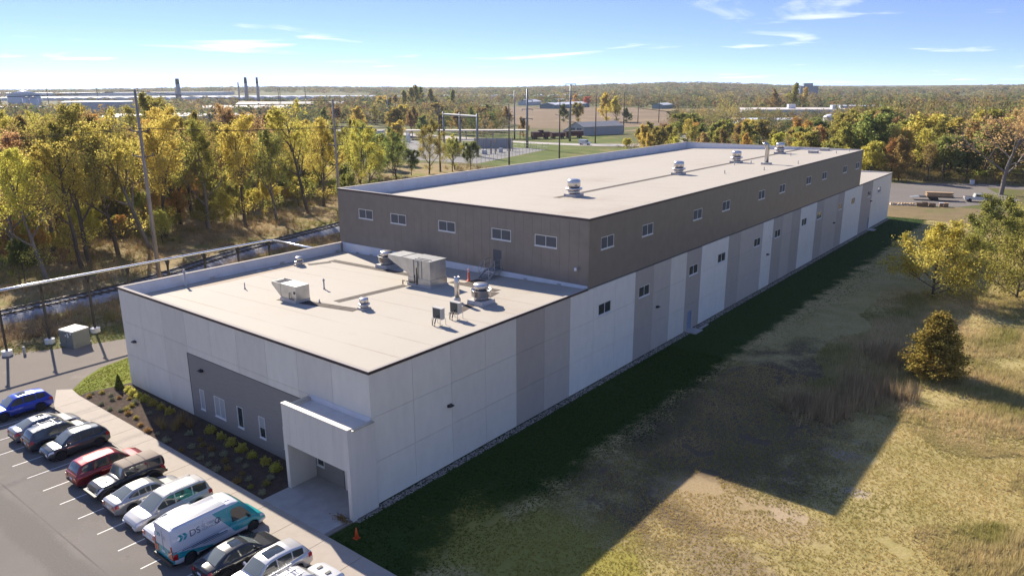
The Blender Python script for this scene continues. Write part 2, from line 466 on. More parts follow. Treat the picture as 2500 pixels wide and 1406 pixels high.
# ------------------------------------------------------------------ the warehouse
W_, Y1, Y2, Y3, H1, H2 = 33.36, 24.91, 112.22, 136.9, 9.30, 15.40
def panel_mat(name, c, k=0.09):
    return mat(name, c, 0.8, c2=tuple(x*(1-k) for x in c), scale=1.3, streak=(1, 1, 0.45), bump=0.10, bscale=35)
P_WHITE = panel_mat('panel_white', (0.83, 0.775, 0.65))
P_LIGHT = panel_mat('panel_light_grey', (0.83, 0.755, 0.61))
P_LIGHT2 = panel_mat('panel_pale_grey', (0.77, 0.695, 0.56))
P_TAUPE = panel_mat('panel_taupe', (0.47, 0.40, 0.32))
P_TAUPE2 = panel_mat('panel_grey_taupe', (0.56, 0.485, 0.39))
DARKM = mat('dark_cladding', (0.245, 0.212, 0.178), 0.42, metal=0.25, var=0.10, scale=0.9, bump=0.05, bscale=300)
SIDING = mat('grey_siding', (0.25, 0.225, 0.195), 0.6, var=0.18, scale=3.0, streak=(0.3, 1, 6))
FASCIA = mat('fascia_metal', (0.055, 0.04, 0.042), 0.4, metal=0.3)
FLASH = mat('white_flashing', (0.72, 0.73, 0.75), 0.55, c2=(0.60, 0.605, 0.62), scale=0.6)
ROOF = zone_mat('roof_membrane', [
    ('noise', (0.05, 0.56, 0.74), (0.325, 0.268, 0.21), (0.335, 0.28, 0.225)),
    ('noise', (1.4, 0.635, 0.70), (0.30, 0.24, 0.18), (0.33, 0.27, 0.21)),
    ('line', ('y', 3.05, 0.10), (0.285, 0.24, 0.19), (0.31, 0.262, 0.21)),
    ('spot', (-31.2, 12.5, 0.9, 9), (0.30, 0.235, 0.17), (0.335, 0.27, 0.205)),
    ('noise', (0.35, 0.60, 0.72), (0.315, 0.262, 0.21), (0.34, 0.287, 0.235)),
    ], (0.41, 0.372, 0.315), (0.395, 0.357, 0.30), rough=0.75, nscale=0.10, fine=4.0, bump=0.04)
FRAME = mat('window_frame_white', (0.72, 0.71, 0.66), 0.4)
GLASS = mat('window_glass', (0.035, 0.042, 0.045), 0.03, spec=0.9)
STEELDOOR = mat('grey_door', (0.20, 0.22, 0.26), 0.45)
BLACK = mat('black_metal', (0.018, 0.018, 0.02), 0.45)
GALV = mat('galvanised_steel', (0.55, 0.54, 0.50), 0.38, metal=0.75, var=0.18, scale=1.2)
CORE = mat('wall_core', (0.12, 0.12, 0.12), 0.9)

bld = thing('warehouse_building', 'long flat-roofed warehouse with grey striped walls and dark clad upper storey', 'building', (0, 0, 0))

def rect_minus(rc, holes):
    out_ = [rc]
    for (a0, b0, a1, b1) in holes:
        nx = []
        for (u0, v0, u1, v1) in out_:
            if a1 <= u0 or a0 >= u1 or b1 <= v0 or b0 >= v1: nx.append((u0, v0, u1, v1)); continue
            if v0 < b0: nx.append((u0, v0, u1, b0))
            if v1 > b1: nx.append((u0, b1, u1, v1))
            m0, m1 = max(v0, b0), min(v1, b1)
            if u0 < a0: nx.append((u0, m0, a0, m1))
            if u1 > a1: nx.append((a1, m0, u1, m1))
        out_ = nx
    return out_

core = MB()
core.box(-W_ + 0.13, 0.16, 0.0, -0.14, Y3 - 0.13, 8.2)
core.box(-W_ + 0.13, Y1 + 0.14, 8.2, -0.14, Y2 - 0.13, 14.1)
core_o = core.build('wall_core', CORE, bld)

# long right-hand wall: 37 columns of cast panels
winY = [26.7, 34.05, 45.1, 52.6, 63.75, 71.2, 82.2, 89.4, 100.55, 108.2, 119.0, 126.45]
upY = [26.8, 34.15, 45.25, 52.8, 63.85, 71.35, 82.35, 89.85, 100.85, 108.35]
holes_long = [(y, 6.33, y + 2.2, 7.42) for y in winY] + [(45.25, 0.12, 46.25, 2.28), (121.0, 0.12, 122.0, 2.28)]
pal = {}
for i in range(37):
    if i < 4: c = [P_LIGHT, P_LIGHT, P_LIGHT2, P_LIGHT2][i]
    elif i < 6: c = [P_TAUPE, P_TAUPE2][i-4]
    elif i < 9: c = P_WHITE
    elif i < 13: c = [P_TAUPE, P_TAUPE2, P_LIGHT2, P_TAUPE][i-9]
    elif i < 15: c = P_WHITE
    elif i < 18: c = [P_TAUPE, P_TAUPE2, P_TAUPE2][i-15]
    elif i < 19: c = P_WHITE
    elif i < 22: c = [P_TAUPE, P_TAUPE2, P_TAUPE][i-19]
    elif i < 24: c = P_WHITE
    elif i < 28: c = [P_TAUPE, P_TAUPE2, P_TAUPE2, P_TAUPE][i-24]
    elif i < 31: c = P_WHITE
    elif i < 33: c = P_TAUPE
    else: c = P_LIGHT
    pal[i] = c
lw = MB().box(-0.135, 0.13, 0.0, -0.125, Y3 - 0.12, H1 - 0.1).build('long_wall', CORE, bld)
PP = Y3 / 37
rows = ((0.10, 3.055), (3.075, 6.175), (6.195, 9.14))
for i in range(37):
    y0, y1 = i * PP + (0.013 if i else 0.0), (i + 1) * PP - 0.013
    for z0, z1 in rows:
        mb = MB()
        for (a, b_, c_, d) in rect_minus((y0, z0, y1, z1), holes_long): mb.box(-0.122, a, b_, 0.0, c_, d)
        mb.build('wall_panel', pal[i], lw)
# front wall
sid = (-22.4, 0.0, -3.05, 5.62)
fw_ = MB().box(-W_ + 0.13, 0.135, 0.0, -0.125, 0.145, H1 - 0.1).build('front_wall', CORE, bld)
PX = (W_ - 0.0) / 9
fpal = [P_LIGHT, P_LIGHT, P_LIGHT, P_LIGHT2, P_LIGHT2, P_LIGHT, P_LIGHT2, P_LIGHT, P_LIGHT]
fh = [sid, (-2.6, 0.12, -1.4, 2.4)]
for i in range(9):
    x1, x0 = -i * PX - (0.013 if i else 0.126), -(i + 1) * PX + (0.013 if i < 8 else 0)
    for z0, z1 in rows:
        mb = MB()
        for (a, b_, c_, d) in rect_minus((x0, z0, x1, z1), fh): mb.box(a, 0.0, b_, c_, 0.122, d)
        if mb.v: mb.build('wall_panel', fpal[(i * 4) % 9], fw_)
# unseen sides, plain cast panels
for (nm, bx) in (('side_wall', (-W_, 0.128, 0.0, -W_ + 0.12, Y3 - 0.128, H1)), ('rear_wall', (-W_ + 0.0, Y3 - 0.122, 0.0, -0.125, Y3, H1 - 0.16)),
                 ('upper_side_wall', (-W_ - 0.02, Y1 + 0.13, H1 + 0.0, -W_ + 0.11, Y2 - 0.13, H2 - 0.1)), ('upper_rear_wall', (-W_, Y2 - 0.122, H1 + 0.05, -0.0, Y2, H2 - 0.1))):
    MB().box(*bx).build(nm, P_LIGHT if 'upper' not in nm else DARKM, bld)

# grey lap siding on the front
swin = [(-21.15, 1.02, -20.45, 2.78), (-19.0, 1.02, -17.45, 2.78), (-15.75, 1.02, -14.95, 2.78), (-12.87, 1.02, -12.05, 2.78), (-9.82, 1.02, -9.05, 2.78), (-6.0, 1.02, -5.2, 2.78)]
sb = MB()
z = 0.12
while z < 5.55:
    z2 = min(z + 0.178, 5.60)
    for (a, b_, c_, d) in rect_minus((sid[0] + 0.03, z, sid[2] - 0.03, z2), swin):
        sb.hexa([(a, -0.012, b_), (c_, -0.012, b_), (c_, 0.12, b_), (a, 0.12, b_)], [(a, 0.014, d + 0.004), (c_, 0.014, d + 0.004), (c_, 0.12, d + 0.004), (a, 0.12, d + 0.004)])
    z += 0.178
so = sb.build('lap_siding', SIDING, bld); so['kind'] = 'stuff'
MB().box(sid[0], -0.02, 0.1, sid[0] + 0.05, 0.1, 5.62).box(sid[2] - 0.05, -0.02, 0.1, sid[2], 0.1, 3.3).box(sid[0] + 0.052, -0.02, 5.585, sid[2] - 0.052, 0.1, 5.63).build('siding_trim', BLACK, bld)

def window(axis, u0, u1, z0, z1, off, parent, mull=1, fm=FRAME):
    """frame, one or two panes and a sill; axis 'x' = in a wall facing +X, 'y' = facing -Y; off = outer wall face"""
    def bx(mb, a0, d0, b0, a1, d1, b1):     # d = depth into the wall from the outer face
        if axis == 'x': mb.box(off - d1, a0, b0, off - d0, a1, b1)
        else: mb.box(a0, off + d0, b0, a1, off + d1, b1)
    t_ = 0.07
    f = MB()
    bx(f, u0, 0.015, z0, u0 + t_, 0.11, z1); bx(f, u1 - t_, 0.015, z0, u1, 0.11, z1)
    bx(f, u0 + t_, 0.015, z0, u1 - t_, 0.11, z0 + t_); bx(f, u0 + t_, 0.015, z1 - t_, u1 - t_, 0.11, z1)
    w_ = f.build('window', fm, parent)
    n = mull + 1
    for k in range(n):
        a = u0 + t_ + (u1 - u0 - 2*t_) * k / n; b_ = u0 + t_ + (u1 - u0 - 2*t_) * (k + 1) / n
        g_ = MB(); bx(g_, a + (0.02 if k else 0), 0.055, z0 + t_, b_ - (0.02 if k < n-1 else 0), 0.075, z1 - t_); g_.build('pane', GLASS, w_)
        if k:
            q = MB(); bx(q, a - 0.025, 0.02, z0 + t_, a + 0.025, 0.10, z1 - t_); q.build('mullion', fm, w_)
    s_ = MB(); bx(s_, u0 - 0.03, -0.03, z0 - 0.06, u1 + 0.03, 0.012, z0 + 0.01); s_.build('sill', fm, w_)
    return w_
for y in winY: window('x', y, y + 2.2, 6.33, 7.42, 0.0, bld)
for y in upY: window('x', y, y + 2.2, 12.40, 13.52, 0.035, bld)
for k, (a, b_, c_, d) in enumerate(swin):
    wo = window('y', a, c_, b_, d, -0.012, bld, mull=1 if k == 1 else 0)
    if k == 1:
        for (e0, e1) in ((a + 0.075, (a + c_)/2 - 0.03), ((a + c_)/2 + 0.03, c_ - 0.075)): MB().box(e0, 0.034, b_ + 0.08, e1, 0.0395, d - 0.075).build('blind', mat('blind', (0.36, 0.375, 0.37), 0.35), wo)
    if k in (0, 3, 5):
        MB().box(a + 0.075, 0.034, (d - 0.95) if k not in (0, 1) else b_ + 0.08, c_ - 0.075, 0.0395, d - 0.075).build('blind', mat('blind', (0.36, 0.375, 0.37), 0.35), wo)
def door(axis, u0, u1, z0, z1, off, parent, m=STEELDOOR):
    def bx(mb, a0, d0, b0, a1, d1, b1):
        if axis == 'x': mb.box(off - d1, a0, b0, off - d0, a1, b1)
        else: mb.box(a0, off + d0, b0, a1, off + d1, b1)
    f = MB(); bx(f, u0, 0.04, z0, u1, 0.10, z1); dr = f.build('door', m, parent)
    q = MB(); bx(q, u0, -0.01, z0, u0 + 0.05, 0.04, z1); bx(q, u1 - 0.05, -0.01, z0, u1, 0.04, z1); bx(q, u0 + 0.05, -0.01, z1 - 0.05, u1 - 0.05, 0.04, z1); q.build('door_frame', m, dr)
    h = MB(); bx(h, u0 + 0.12, -0.04, z0 + 0.95, u0 + 0.26, 0.04, z0 + 1.0); h.build('handle', GALV, dr)
door('x', 45.25, 46.25, 0.12, 2.28, 0.0, bld, mat('blue_grey_door', (0.25, 0.30, 0.38), 0.4))
door('x', 121.0, 122.0, 0.12, 2.28, 0.0, bld)
door('y', -2.6, -1.4, 0.12, 2.4, 0.0, bld)

# upper storey: metal cladding in narrow vertical panels
uh = [(y, 12.40, y + 2.2, 13.52) for y in upY]
ul = MB().box(-0.13, Y1 + 0.05, H1 + 0.02, -0.01, Y2 - 0.02, H2 - 0.12).build('upper_long_wall', CORE, bld)
n = 87
for i in range(n):
    a, b_ = Y1 - 0.03 + (Y2 - Y1 + 0.03) * i / n, Y1 - 0.03 + (Y2 - Y1 + 0.03) * (i + 1) / n
    for (u0, v0, u1, v1) in rect_minus((a + (0.004 if i else 0), H1 + 0.0, b_ - 0.004, H2 - 0.06), uh):
        MB().box(-0.005, u0, v0, 0.035, u1, v1).build('metal_panel', DARKM, ul)
fwin = [(-29.95, -27.65), (-24.85, -22.5), (-17.85, -15.55), (-10.9, -8.55), (-5.8, -3.35)]
fh2 = [(a, 12.42, b_, 13.46) for a, b_ in fwin] + [(-10.72, 9.30, -9.68, 11.45)]
uf = MB().box(-W_ + 0.1, Y1 + 0.005, H1 - 0.7, -0.14, Y1 + 0.12, H2 - 0.12).build('upper_front_wall', CORE, bld)
n = 33
for i in range(n):
    a, b_ = -W_ - 0.02 + (W_ + 0.012) * i / n, -W_ - 0.02 + (W_ + 0.012) * (i + 1) / n
    for (u0, v0, u1, v1) in rect_minus((a + 0.006, H1 + 0.02, b_ - 0.006, H2 - 0.06), fh2): MB().box(u0, Y1 - 0.03, v0, u1, Y1 + 0.003, v1).build('metal_panel', DARKM, uf)
for a, b_ in fwin: window('y', a, b_, 12.42, 13.46, Y1 - 0.03, bld)
door('y', -10.72, -9.68, 9.30, 11.45, Y1 - 0.03, bld, mat('brown_grey_door', (0.17, 0.16, 0.155), 0.45))

# roofs fall gently to the left; parapets on the left and rear
def rz(x, Hh, drop): return Hh - 0.06 - drop * (-x / W_)
def roof_slab(nm, y0, y1, Hh, drop, x0=-W_ + 0.36, x1=-0.22):
    b_ = [(x0, y0, Hh - 1.5), (x1, y0, Hh - 1.5), (x1, y1, Hh - 1.5), (x0, y1, Hh - 1.5)]
    t_ = [(x0, y0, rz(x0, Hh, drop)), (x1, y0, rz(x1, Hh, drop)), (x1, y1, rz(x1, Hh, drop)), (x0, y1, rz(x0, Hh, drop))]
    return MB().hexa(b_, t_).build(nm, ROOF, bld)
roof_slab('roof', 0.30, Y1 - 0.04, H1, 0.95)
roof_slab('upper_roof', Y1 + 0.24, Y2 - 0.36, H2, 1.15)
roof_slab('roof', Y2 + 0.05, Y3 - 0.3, H1, 0.95)
COPING = mat('coping_pale', (0.37, 0.335, 0.30), 0.85, spec=0.1)
def rim(y0, y1, Hh, front, rear, fas):
    # fascia outside, coping on top; each butts against the next
    mb = MB(); cp = MB(); pr = MB()
    pr.box(-W_ + 0.02, y0 + 0.30, Hh - 1.4, -W_ + 0.355, y1 - 0.36, Hh)            # left parapet body
    cp.box(-W_ - 0.04, y0 + 0.26, Hh, -W_ + 0.38, y1, Hh + 0.05)
    if front:
        pr.box(-W_ + 0.02, y0 + 0.13, Hh - 1.4, -0.13, y0 + 0.295, Hh)
        cp.box(-W_ - 0.04, y0 - 0.04, Hh, 0.04, y0 + 0.255, Hh + 0.04)
        mb.box(-W_ - 0.045, y0 - 0.045, Hh - 0.17, 0.045, y0 - 0.002, Hh)
    if rear:
        pr.box(-W_ + 0.02, y1 - 0.355, Hh - 1.4, -0.0, y1 - 0.02, Hh)
        cp.box(-W_ + 0.385, y1 - 0.38, Hh, 0.04, y1 + 0.04, Hh + 0.05)
    cp.box(-0.215, y0 + (0.26 if front else 0.0), Hh - 0.02, 0.04, y1 - (0.385 if rear else 0), Hh + 0.04)
    pr.box(-0.213, y0 + 0.296, Hh - 1.4, -0.13, y1 - 0.36, Hh - 0.022)
    mb.box(0.002, y0, Hh - 0.17, 0.045, y1, Hh - 0.0)
    pr.build('parapet', FLASH, bld); cp.build('coping', COPING, bld); mb.build('fascia', fas, bld)
rim(0, Y1 - 0.04, H1, True, False, FASCIA)
rim(Y1 - 0.03, Y2, H2, True, True, mat('fascia_dark', (0.07, 0.05, 0.052), 0.4, metal=0.3))
rim(Y2 + 0.02, Y3, H1, False, True, FASCIA)
fl = MB().hexa([(-W_ + 0.36, Y1 - 0.10, 8.0), (-0.05, Y1 - 0.10, 8.9), (-0.05, Y1 - 0.035, 8.9), (-W_ + 0.36, Y1 - 0.035, 8.0)],
               [(-W_ + 0.36, Y1 - 0.10, H1 + 0.06), (-0.05, Y1 - 0.10, H1 + 0.20), (-0.05, Y1 - 0.035, H1 + 0.20), (-W_ + 0.36, Y1 - 0.035, H1 + 0.06)])
fl.build('base_flashing', FLASH, bld)
# scuppers along the parapet foot
for y in (8.5, 16.5, 23.8): MB().box(-W_ + 0.356, y, 8.34, -W_ + 0.42, y + 0.5, 8.55).build('scupper', GALV, bld)
for x in (-30.6, -28.3, -24, -12.5, -7.0, -3.2): MB().box(x, Y1 - 0.16, rz(x, H1, 0.95) + 0.002, x + 0.4, Y1 - 0.102, rz(x, H1, 0.95) + 0.16).build('scupper', GALV, bld)

# entrance porch at the near corner
por = thing('entrance_porch', 'white box-shaped entrance porch on the near corner of the warehouse', 'porch', (0, 0, 0))
PB = mat('porch_panel', (0.70, 0.635, 0.53), 0.8, var=0.08, scale=1.5, streak=(1, 1, 0.1), bump=0.1, bscale=35)
px0, px1, py0 = -6.42, 0.30, -2.12
MB().box(px0, py0 + 0.3, 0.138, px0 + 0.32, -0.016, 6.0).build('left_wall', PB, por)
MB().box(px1 - 0.28, py0 + 0.3, 0.0, px1, -0.003, 6.05).build('right_wall', PB, por)
front = MB().box(px0 + 0.002, py0 + 0.01, 3.42, px1 - 0.002, py0 + 0.299, 6.238).build('front_wall', PB, por)
for k in range(9):
    a = px0 + (px1 - px0) * k / 9 + (0.004 if k else 0); b_ = px0 + (px1 - px0) * (k + 1) / 9 - (0.004 if k < 8 else 0)
    MB().box(a, py0 - 0.04, 3.42, b_, py0 + 0.008, 6.24).build('panel', PB, front)
MB().box(px0, py0 - 0.04, 0.138, px0 + 0.34, py0 + 0.298, 3.415).build('left_pillar', PB, por)
MB().box(px1 - 0.30, py0 - 0.04, 0.0, px1 + 0.002, py0 + 0.298, 3.415).build('right_pillar', PB, por)
MB().box(px0 + 0.32, py0 + 0.3, 3.42, px1 - 0.28, -0.02, 3.5).build('ceiling', PB, por)
MB().box(px0 + 0.33, py0 + 0.31, 5.2, px1 - 0.29, -0.03, 5.86).build('roof', mat('porch_roof', (0.58, 0.55, 0.51), 0.8, var=0.12, scale=1.5), por)
MB().box(px0 - 0.03, py0 - 0.07, 6.24, px1 + 0.03, py0 + 0.33, 6.30).build('coping', mat('coping_sunlit', (0.52, 0.48, 0.44), 0.5), por)
MB().box(px1 - 0.31, py0 + 0.335, 6.05, px1 + 0.03, -0.005, 6.10).build('coping', GALV, por)
MB().box(px0 - 0.02, py0 + 0.335, 6.0, px0 + 0.35, -0.02, 6.05).build('coping', GALV, por)
MB().box(px0 + 0.36, -0.06, 5.865, px1 - 0.31, -0.016, 6.25).build('flashing', FLASH, por)

# wall lights and cameras
def wall_pack(x, y, z_, axis, label):
    o = thing('wall_light', label, 'wall light', (x, y, z_), 0 if axis == 'y' else PI/2)
    MB().hexa([(-0.2, -0.32, -0.03), (0.2, -0.32, -0.03), (0.2, 0, -0.10), (-0.2, 0, -0.10)], [(-0.2, -0.30, 0.05), (0.2, -0.30, 0.05), (0.2, 0, 0.10), (-0.2, 0, 0.10)]).build('housing', BLACK, o)
    MB().box(-0.12, -0.24, -0.085, 0.12, -0.08, -0.066).build('lens', mat('lens', (0.5, 0.5, 0.45), 0.3), o)
wall_pack(-31.4, 0, 4.62, 'y', 'black wall light near the left end of the front wall')
wall_pack(-20.3, -0.02, 4.55, 'y', 'black wall light on the dark grey siding')
wall_pack(0, 7.1, 4.6, 'x', 'black wall light on the long wall nearest the porch')
wall_pack(0, 37.9, 4.6, 'x', 'black wall light left of the blue-grey side door')
wall_pack(0, 68.7, 4.6, 'x', 'black wall light on the narrow white wall stripe')
wall_pack(0, 98.5, 4.6, 'x', 'black wall light on the far taupe wall stripe')
wall_pack(0, 121.5, 5.4, 'x', 'black wall light above the far side door')
def camera_thing(x, y, z_, rz_, label):
    o = thing('security_camera', label, 'security camera', (x, y, z_), rz_)
    MB().tube([(0, 0, 0), (0, -0.22, 0.05), (0, -0.32, 0)], 0.03, 6).build('arm', GALV, o)
    mb = MB().lathe([(0.02, -0.30), (0.11, -0.26), (0.13, -0.12), (0.10, 0.0), (0.04, 0.03)], 12, (0, -0.34, 0.05)); mb.build('housing', mat('white_plastic', (0.8, 0.8, 0.8), 0.3), o, True)
camera_thing(-1.1, Y1 - 0.035, 11.0, 0, 'white security camera high on the dark upper front wall')
camera_thing(0.003, 68.9, 7.0, PI/2, 'white security camera between two windows on the white stripe')
camera_thing(-W_ - 0.003, 0.6, 7.0, -PI/2, 'white security camera at the left edge of the front wall')

# loose stone strip, door pads and leaves at the foot of the long wall
def pebbles(seed, x0, x1, y0, y1, n, r0, r1, c0, c1, z=0.0):
    rg = np.random.default_rng(seed)
    ico = np.array([(0,0,1),(0.9,0,0.2),(0.28,0.85,0.25),(-0.72,0.53,0.2),(-0.72,-0.53,0.25),(0.28,-0.85,0.2)], dtype=np.float32)
    F0 = np.array([(0,1,2),(0,2,3),(0,3,4),(0,4,5),(0,5,1)])
    p_ = np.stack([rg.uniform(x0, x1, n), rg.uniform(y0, y1, n), np.full(n, z)], 1)
    s_ = rg.uniform(r0, r1, n); a_ = rg.uniform(0, 6.28, n)
    ca, sa = np.cos(a_), np.sin(a_)
    V = ico[None] * s_[:, None, None]
    V = np.stack([V[..., 0]*ca[:, None] - V[..., 1]*sa[:, None], V[..., 0]*sa[:, None] + V[..., 1]*ca[:, None], V[..., 2]*0.8], -1) + p_[:, None]
    F = (F0[None] + (np.arange(n) * 6)[:, None, None]).reshape(-1, 3)
    c = np.array(c0)[None] + (np.array(c1) - np.array(c0))[None] * rg.random((n, 1))
    return V.reshape(-1, 3), F, np.repeat(c, 6, 0)
V, F, C = pebbles(1, 0.02, 0.62, -2.0, Y3, 9000, 0.05, 0.10, (0.12, 0.105, 0.09), (0.38, 0.345, 0.30))
st = link('stone_strip', np_mesh('stone_strip', V, F, C), attr_mat('stone_attr', 0.0)); tag(st, 'strip of pale loose stones along the foot of the long wall', 'stones', kind='stuff')
o = MB().box(0.005, 44.9, 0.0, 1.3, 46.7, 0.10).build('door_pad', pad_m); tag(o, 'small concrete pad in front of the blue-grey side door', 'concrete pad')
o = MB().box(0.005, 120.6, 0.0, 1.4, 122.4, 0.10).build('door_pad', pad_m); tag(o, 'small concrete pad in front of the far side door', 'concrete pad')
o = MB().box(0.7, 46.9, 0.006, 0.95, 49.0, 0.09).build('downspout_block', pad_m); tag(o, 'narrow white splash block lying beside the side door pad', 'splash block')
# ------------------------------------------------------------------ things on the roofs
SHINY = mat('spun_aluminium', (0.60, 0.57, 0.54), 0.30, metal=0.85, var=0.08, scale=2)
CURB = mat('curb_white', (0.46, 0.44, 0.42), 0.6, var=0.15, scale=2)
DARKBAND = mat('dark_gap', (0.05, 0.05, 0.06), 0.5)
def lowz(x): return rz(x, H1, 0.95)
def upz(x): return rz(x, H2, 1.15)
def bowl_fan(x, y, z_, s, label):
    o = thing('exhaust_fan', label, 'roof fan', (x, y, z_), 0)
    MB().hexa([(-0.8*s, -0.8*s, -0.03), (0.8*s, -0.8*s, -0.03), (0.8*s, 0.8*s, -0.03), (-0.8*s, 0.8*s, -0.03)], [(-0.76*s, -0.76*s, 0.34*s), (0.76*s, -0.76*s, 0.34*s), (0.76*s, 0.76*s, 0.34*s), (-0.76*s, 0.76*s, 0.34*s)]).build('curb', CURB, o)
    MB().lathe([(0.45*s, 0.34*s), (0.62*s, 0.38*s), (0.55*s, 0.50*s), (0.62*s, 0.54*s)], 24).build('neck', SHINY, o, True)
    MB().lathe([(0.60*s, 0.54*s), (0.76*s, 0.62*s), (0.80*s, 1.12*s), (0.84*s, 1.14*s), (0.78*s, 1.15*s), (0.70*s, 0.9*s)], 28).build('bowl', SHINY, o, True)
    MB().lathe([(0.52*s, 0.95*s), (0.54*s, 1.30*s)], 24).build('motor_cover', DARKBAND, o, True)
    MB().lathe([(0.57*s, 1.25*s), (0.60*s, 1.27*s), (0.60*s, 1.52*s), (0.54*s, 1.60*s), (0.2*s, 1.65*s)], 24).build('cap', SHINY, o, True)
    MB().box(0.42*s, -0.1, 1.2*s, 0.86*s, 0.1, 1.36*s).build('conduit_box', GALV, o)
    return o
def drum_fan(x, y, z_, s, label, group=None):
    o = thing('exhaust_fan', label, 'roof fan', (x, y, z_), 0, group)
    MB().box(-0.72*s, -0.72*s, -0.06, 0.72*s, 0.72*s, 0.28*s).build('curb', CURB, o)
    MB().lathe([(0.60*s, 0.28*s), (0.60*s, 0.62*s)], 24).build('drum', SHINY, o, True)
    MB().lathe([(0.55*s, 0.62*s), (0.84*s, 0.66*s), (0.88*s, 0.78*s), (0.86*s, 0.86*s), (0.64*s, 0.90*s)], 28).build('flange', SHINY, o, True)
    MB().lathe([(0.58*s, 0.90*s), (0.58*s, 1.02*s)], 20).build('gap_ring', DARKBAND, o, True)
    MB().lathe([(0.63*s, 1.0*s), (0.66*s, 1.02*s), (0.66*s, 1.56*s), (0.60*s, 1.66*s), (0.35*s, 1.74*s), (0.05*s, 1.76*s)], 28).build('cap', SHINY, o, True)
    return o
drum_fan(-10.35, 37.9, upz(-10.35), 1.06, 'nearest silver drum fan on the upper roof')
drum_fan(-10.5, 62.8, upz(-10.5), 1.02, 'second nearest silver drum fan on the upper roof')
drum_fan(-10.55, 82.2, upz(-10.55), 1.04, 'silver drum fan left of the gooseneck vent pipe')
drum_fan(-10.65, 101.3, upz(-10.65), 1.08, 'farthest silver drum fan on the upper roof')
bowl_fan(-22.1, 21.6, lowz(-22.1), 1.05, 'large silver bowl fan behind the big air handler')
bowl_fan(-4.85, 16.3, lowz(-4.85), 1.05, 'large silver bowl fan near the right edge of the lower roof')
drum_fan(-30.76, 17.25, lowz(-30.76), 0.56, 'small silver drum fan beside the left parapet')
drum_fan(-11.75, 9.75, lowz(-11.75), 0.56, 'small silver drum fan in the middle of the lower roof')

# big air handler with a sloping intake hood
u = thing('air_handler', 'big galvanised air handling unit with sloping intake hood', 'air handler', (-13.3, 18.6, lowz(-13.3)))
MB().box(-1.5, -1.15, -0.1, 1.5, 1.15, 0.2).build('curb', CURB, u)
MB().box(-1.42, -1.08, 0.2, 1.42, 1.08, 0.75).build('base', GALV, u)
MB().box(-1.36, -1.02, 0.75, 1.36, 1.02, 2.42).build('cabinet', GALV, u)
MB().box(-1.42, -1.08, 2.42, 1.42, 1.08, 2.47).build('lid', GALV, u)
MB().box(-0.6, -0.95, 2.47, 1.1, -0.88, 2.52).box(-0.6, -0.55, 2.47, 1.1, -0.48, 2.52).build('lid_ribs', mat('dark_seam', (0.16, 0.15, 0.14), 0.5), u)
MB().extr([(-1.365, 0.95), (-1.365, 2.45), (-4.1, 2.45), (-4.1, 2.12)], 'y', -0.98, 0.98).build('intake_hood', GALV, u)
MB().box(-2.32, -1.0, 2.453, -2.26, 1.0, 2.48).build('hood_seam', mat('dark_seam'  , (0.16, 0.15, 0.14)), u)
MB().box(-0.72, -1.075, 0.8, -0.66, -1.022, 2.4).box(0.28, -1.075, 0.8, 0.33, -1.022, 2.4).build('panel_seam', mat('seam_grey', (0.4, 0.39, 0.36), 0.5, metal=0.4), u)
MB().box(-0.45, -1.16, 1.75, -0.1, -1.022, 2.3).build('control_box', GALV, u)
MB().tube([(-0.25, -1.12, 1.75), (-0.25, -1.12, 0.1)], 0.05, 6).tube([(-0.45, -1.2, 1.05), (-0.45, -1.2, 0.35), (-1.4, -1.3, 0.35), (-1.9, -1.3, 0.35), (-1.9, -1.3, 0.0)], 0.06, 6).build('gas_pipe', BLACK, u)
MB().box(1.362, -0.35, 0.85, 1.39, 0.85, 2.35).build('end_panel', GALV, u)
# smaller unit with an upturned hood
u = thing('intake_unit', 'small galvanised intake unit with flared hood at the left', 'air handler', (-19.0, 8.3, lowz(-19.0)))
MB().box(-1.1, -0.75, -0.1, 1.1, 0.75, 0.3).build('curb', CURB, u)
MB().box(-1.0, -0.68, 0.3, 1.15, 0.68, 1.5).build('cabinet', GALV, u)
MB().hexa([(-1.0, -0.68, 0.42), (-1.0, 0.68, 0.42), (-1.0, 0.68, 0.3), (-1.0, -0.68, 0.3)][::-1], [(-2.15, -0.68, 1.32), (-2.15, 0.68, 1.32), (-2.2, 0.68, 1.24), (-2.2, -0.68, 1.24)][::-1]).build('hood_floor', GALV, u)
MB().extr([(-1.002, 0.32), (-1.002, 1.5), (-2.2, 1.5), (-2.2, 1.24)], 'y', -0.70, -0.66).extr([(-1.002, 0.32), (-1.002, 1.5), (-2.2, 1.5), (-2.2, 1.24)], 'y', 0.66, 0.70).box(-2.22, -0.70, 1.22, -2.18, 0.70, 1.5).build('hood_side', GALV, u)
for k in range(5):
    xx = -2.05 + 0.2 * k
    MB().hexa([(xx, -0.65, 1.30), (xx + 0.03, -0.65, 1.30), (xx + 0.03, 0.65, 1.30), (xx, 0.65, 1.30)], [(xx + 0.1, -0.65, 1.47), (xx + 0.13, -0.65, 1.47), (xx + 0.13, 0.65, 1.47), (xx + 0.1, 0.65, 1.47)]).build('louvre', SHINY, u)
MB().box(-1.9, -0.6, 0.95, -1.05, 0.6, 0.98).build('hood_shade_sheet', DARKBAND, u)  # dark sheet stands in for the shade inside the hood
MB().tube([(0.3, -0.75, 0.9), (0.3, -0.78, 0.4), (0.9, -0.8, 0.4)], 0.04, 6).box(0.85, -0.74, 0.85, 1.0, -0.681, 1.05).build('conduit', BLACK, u)
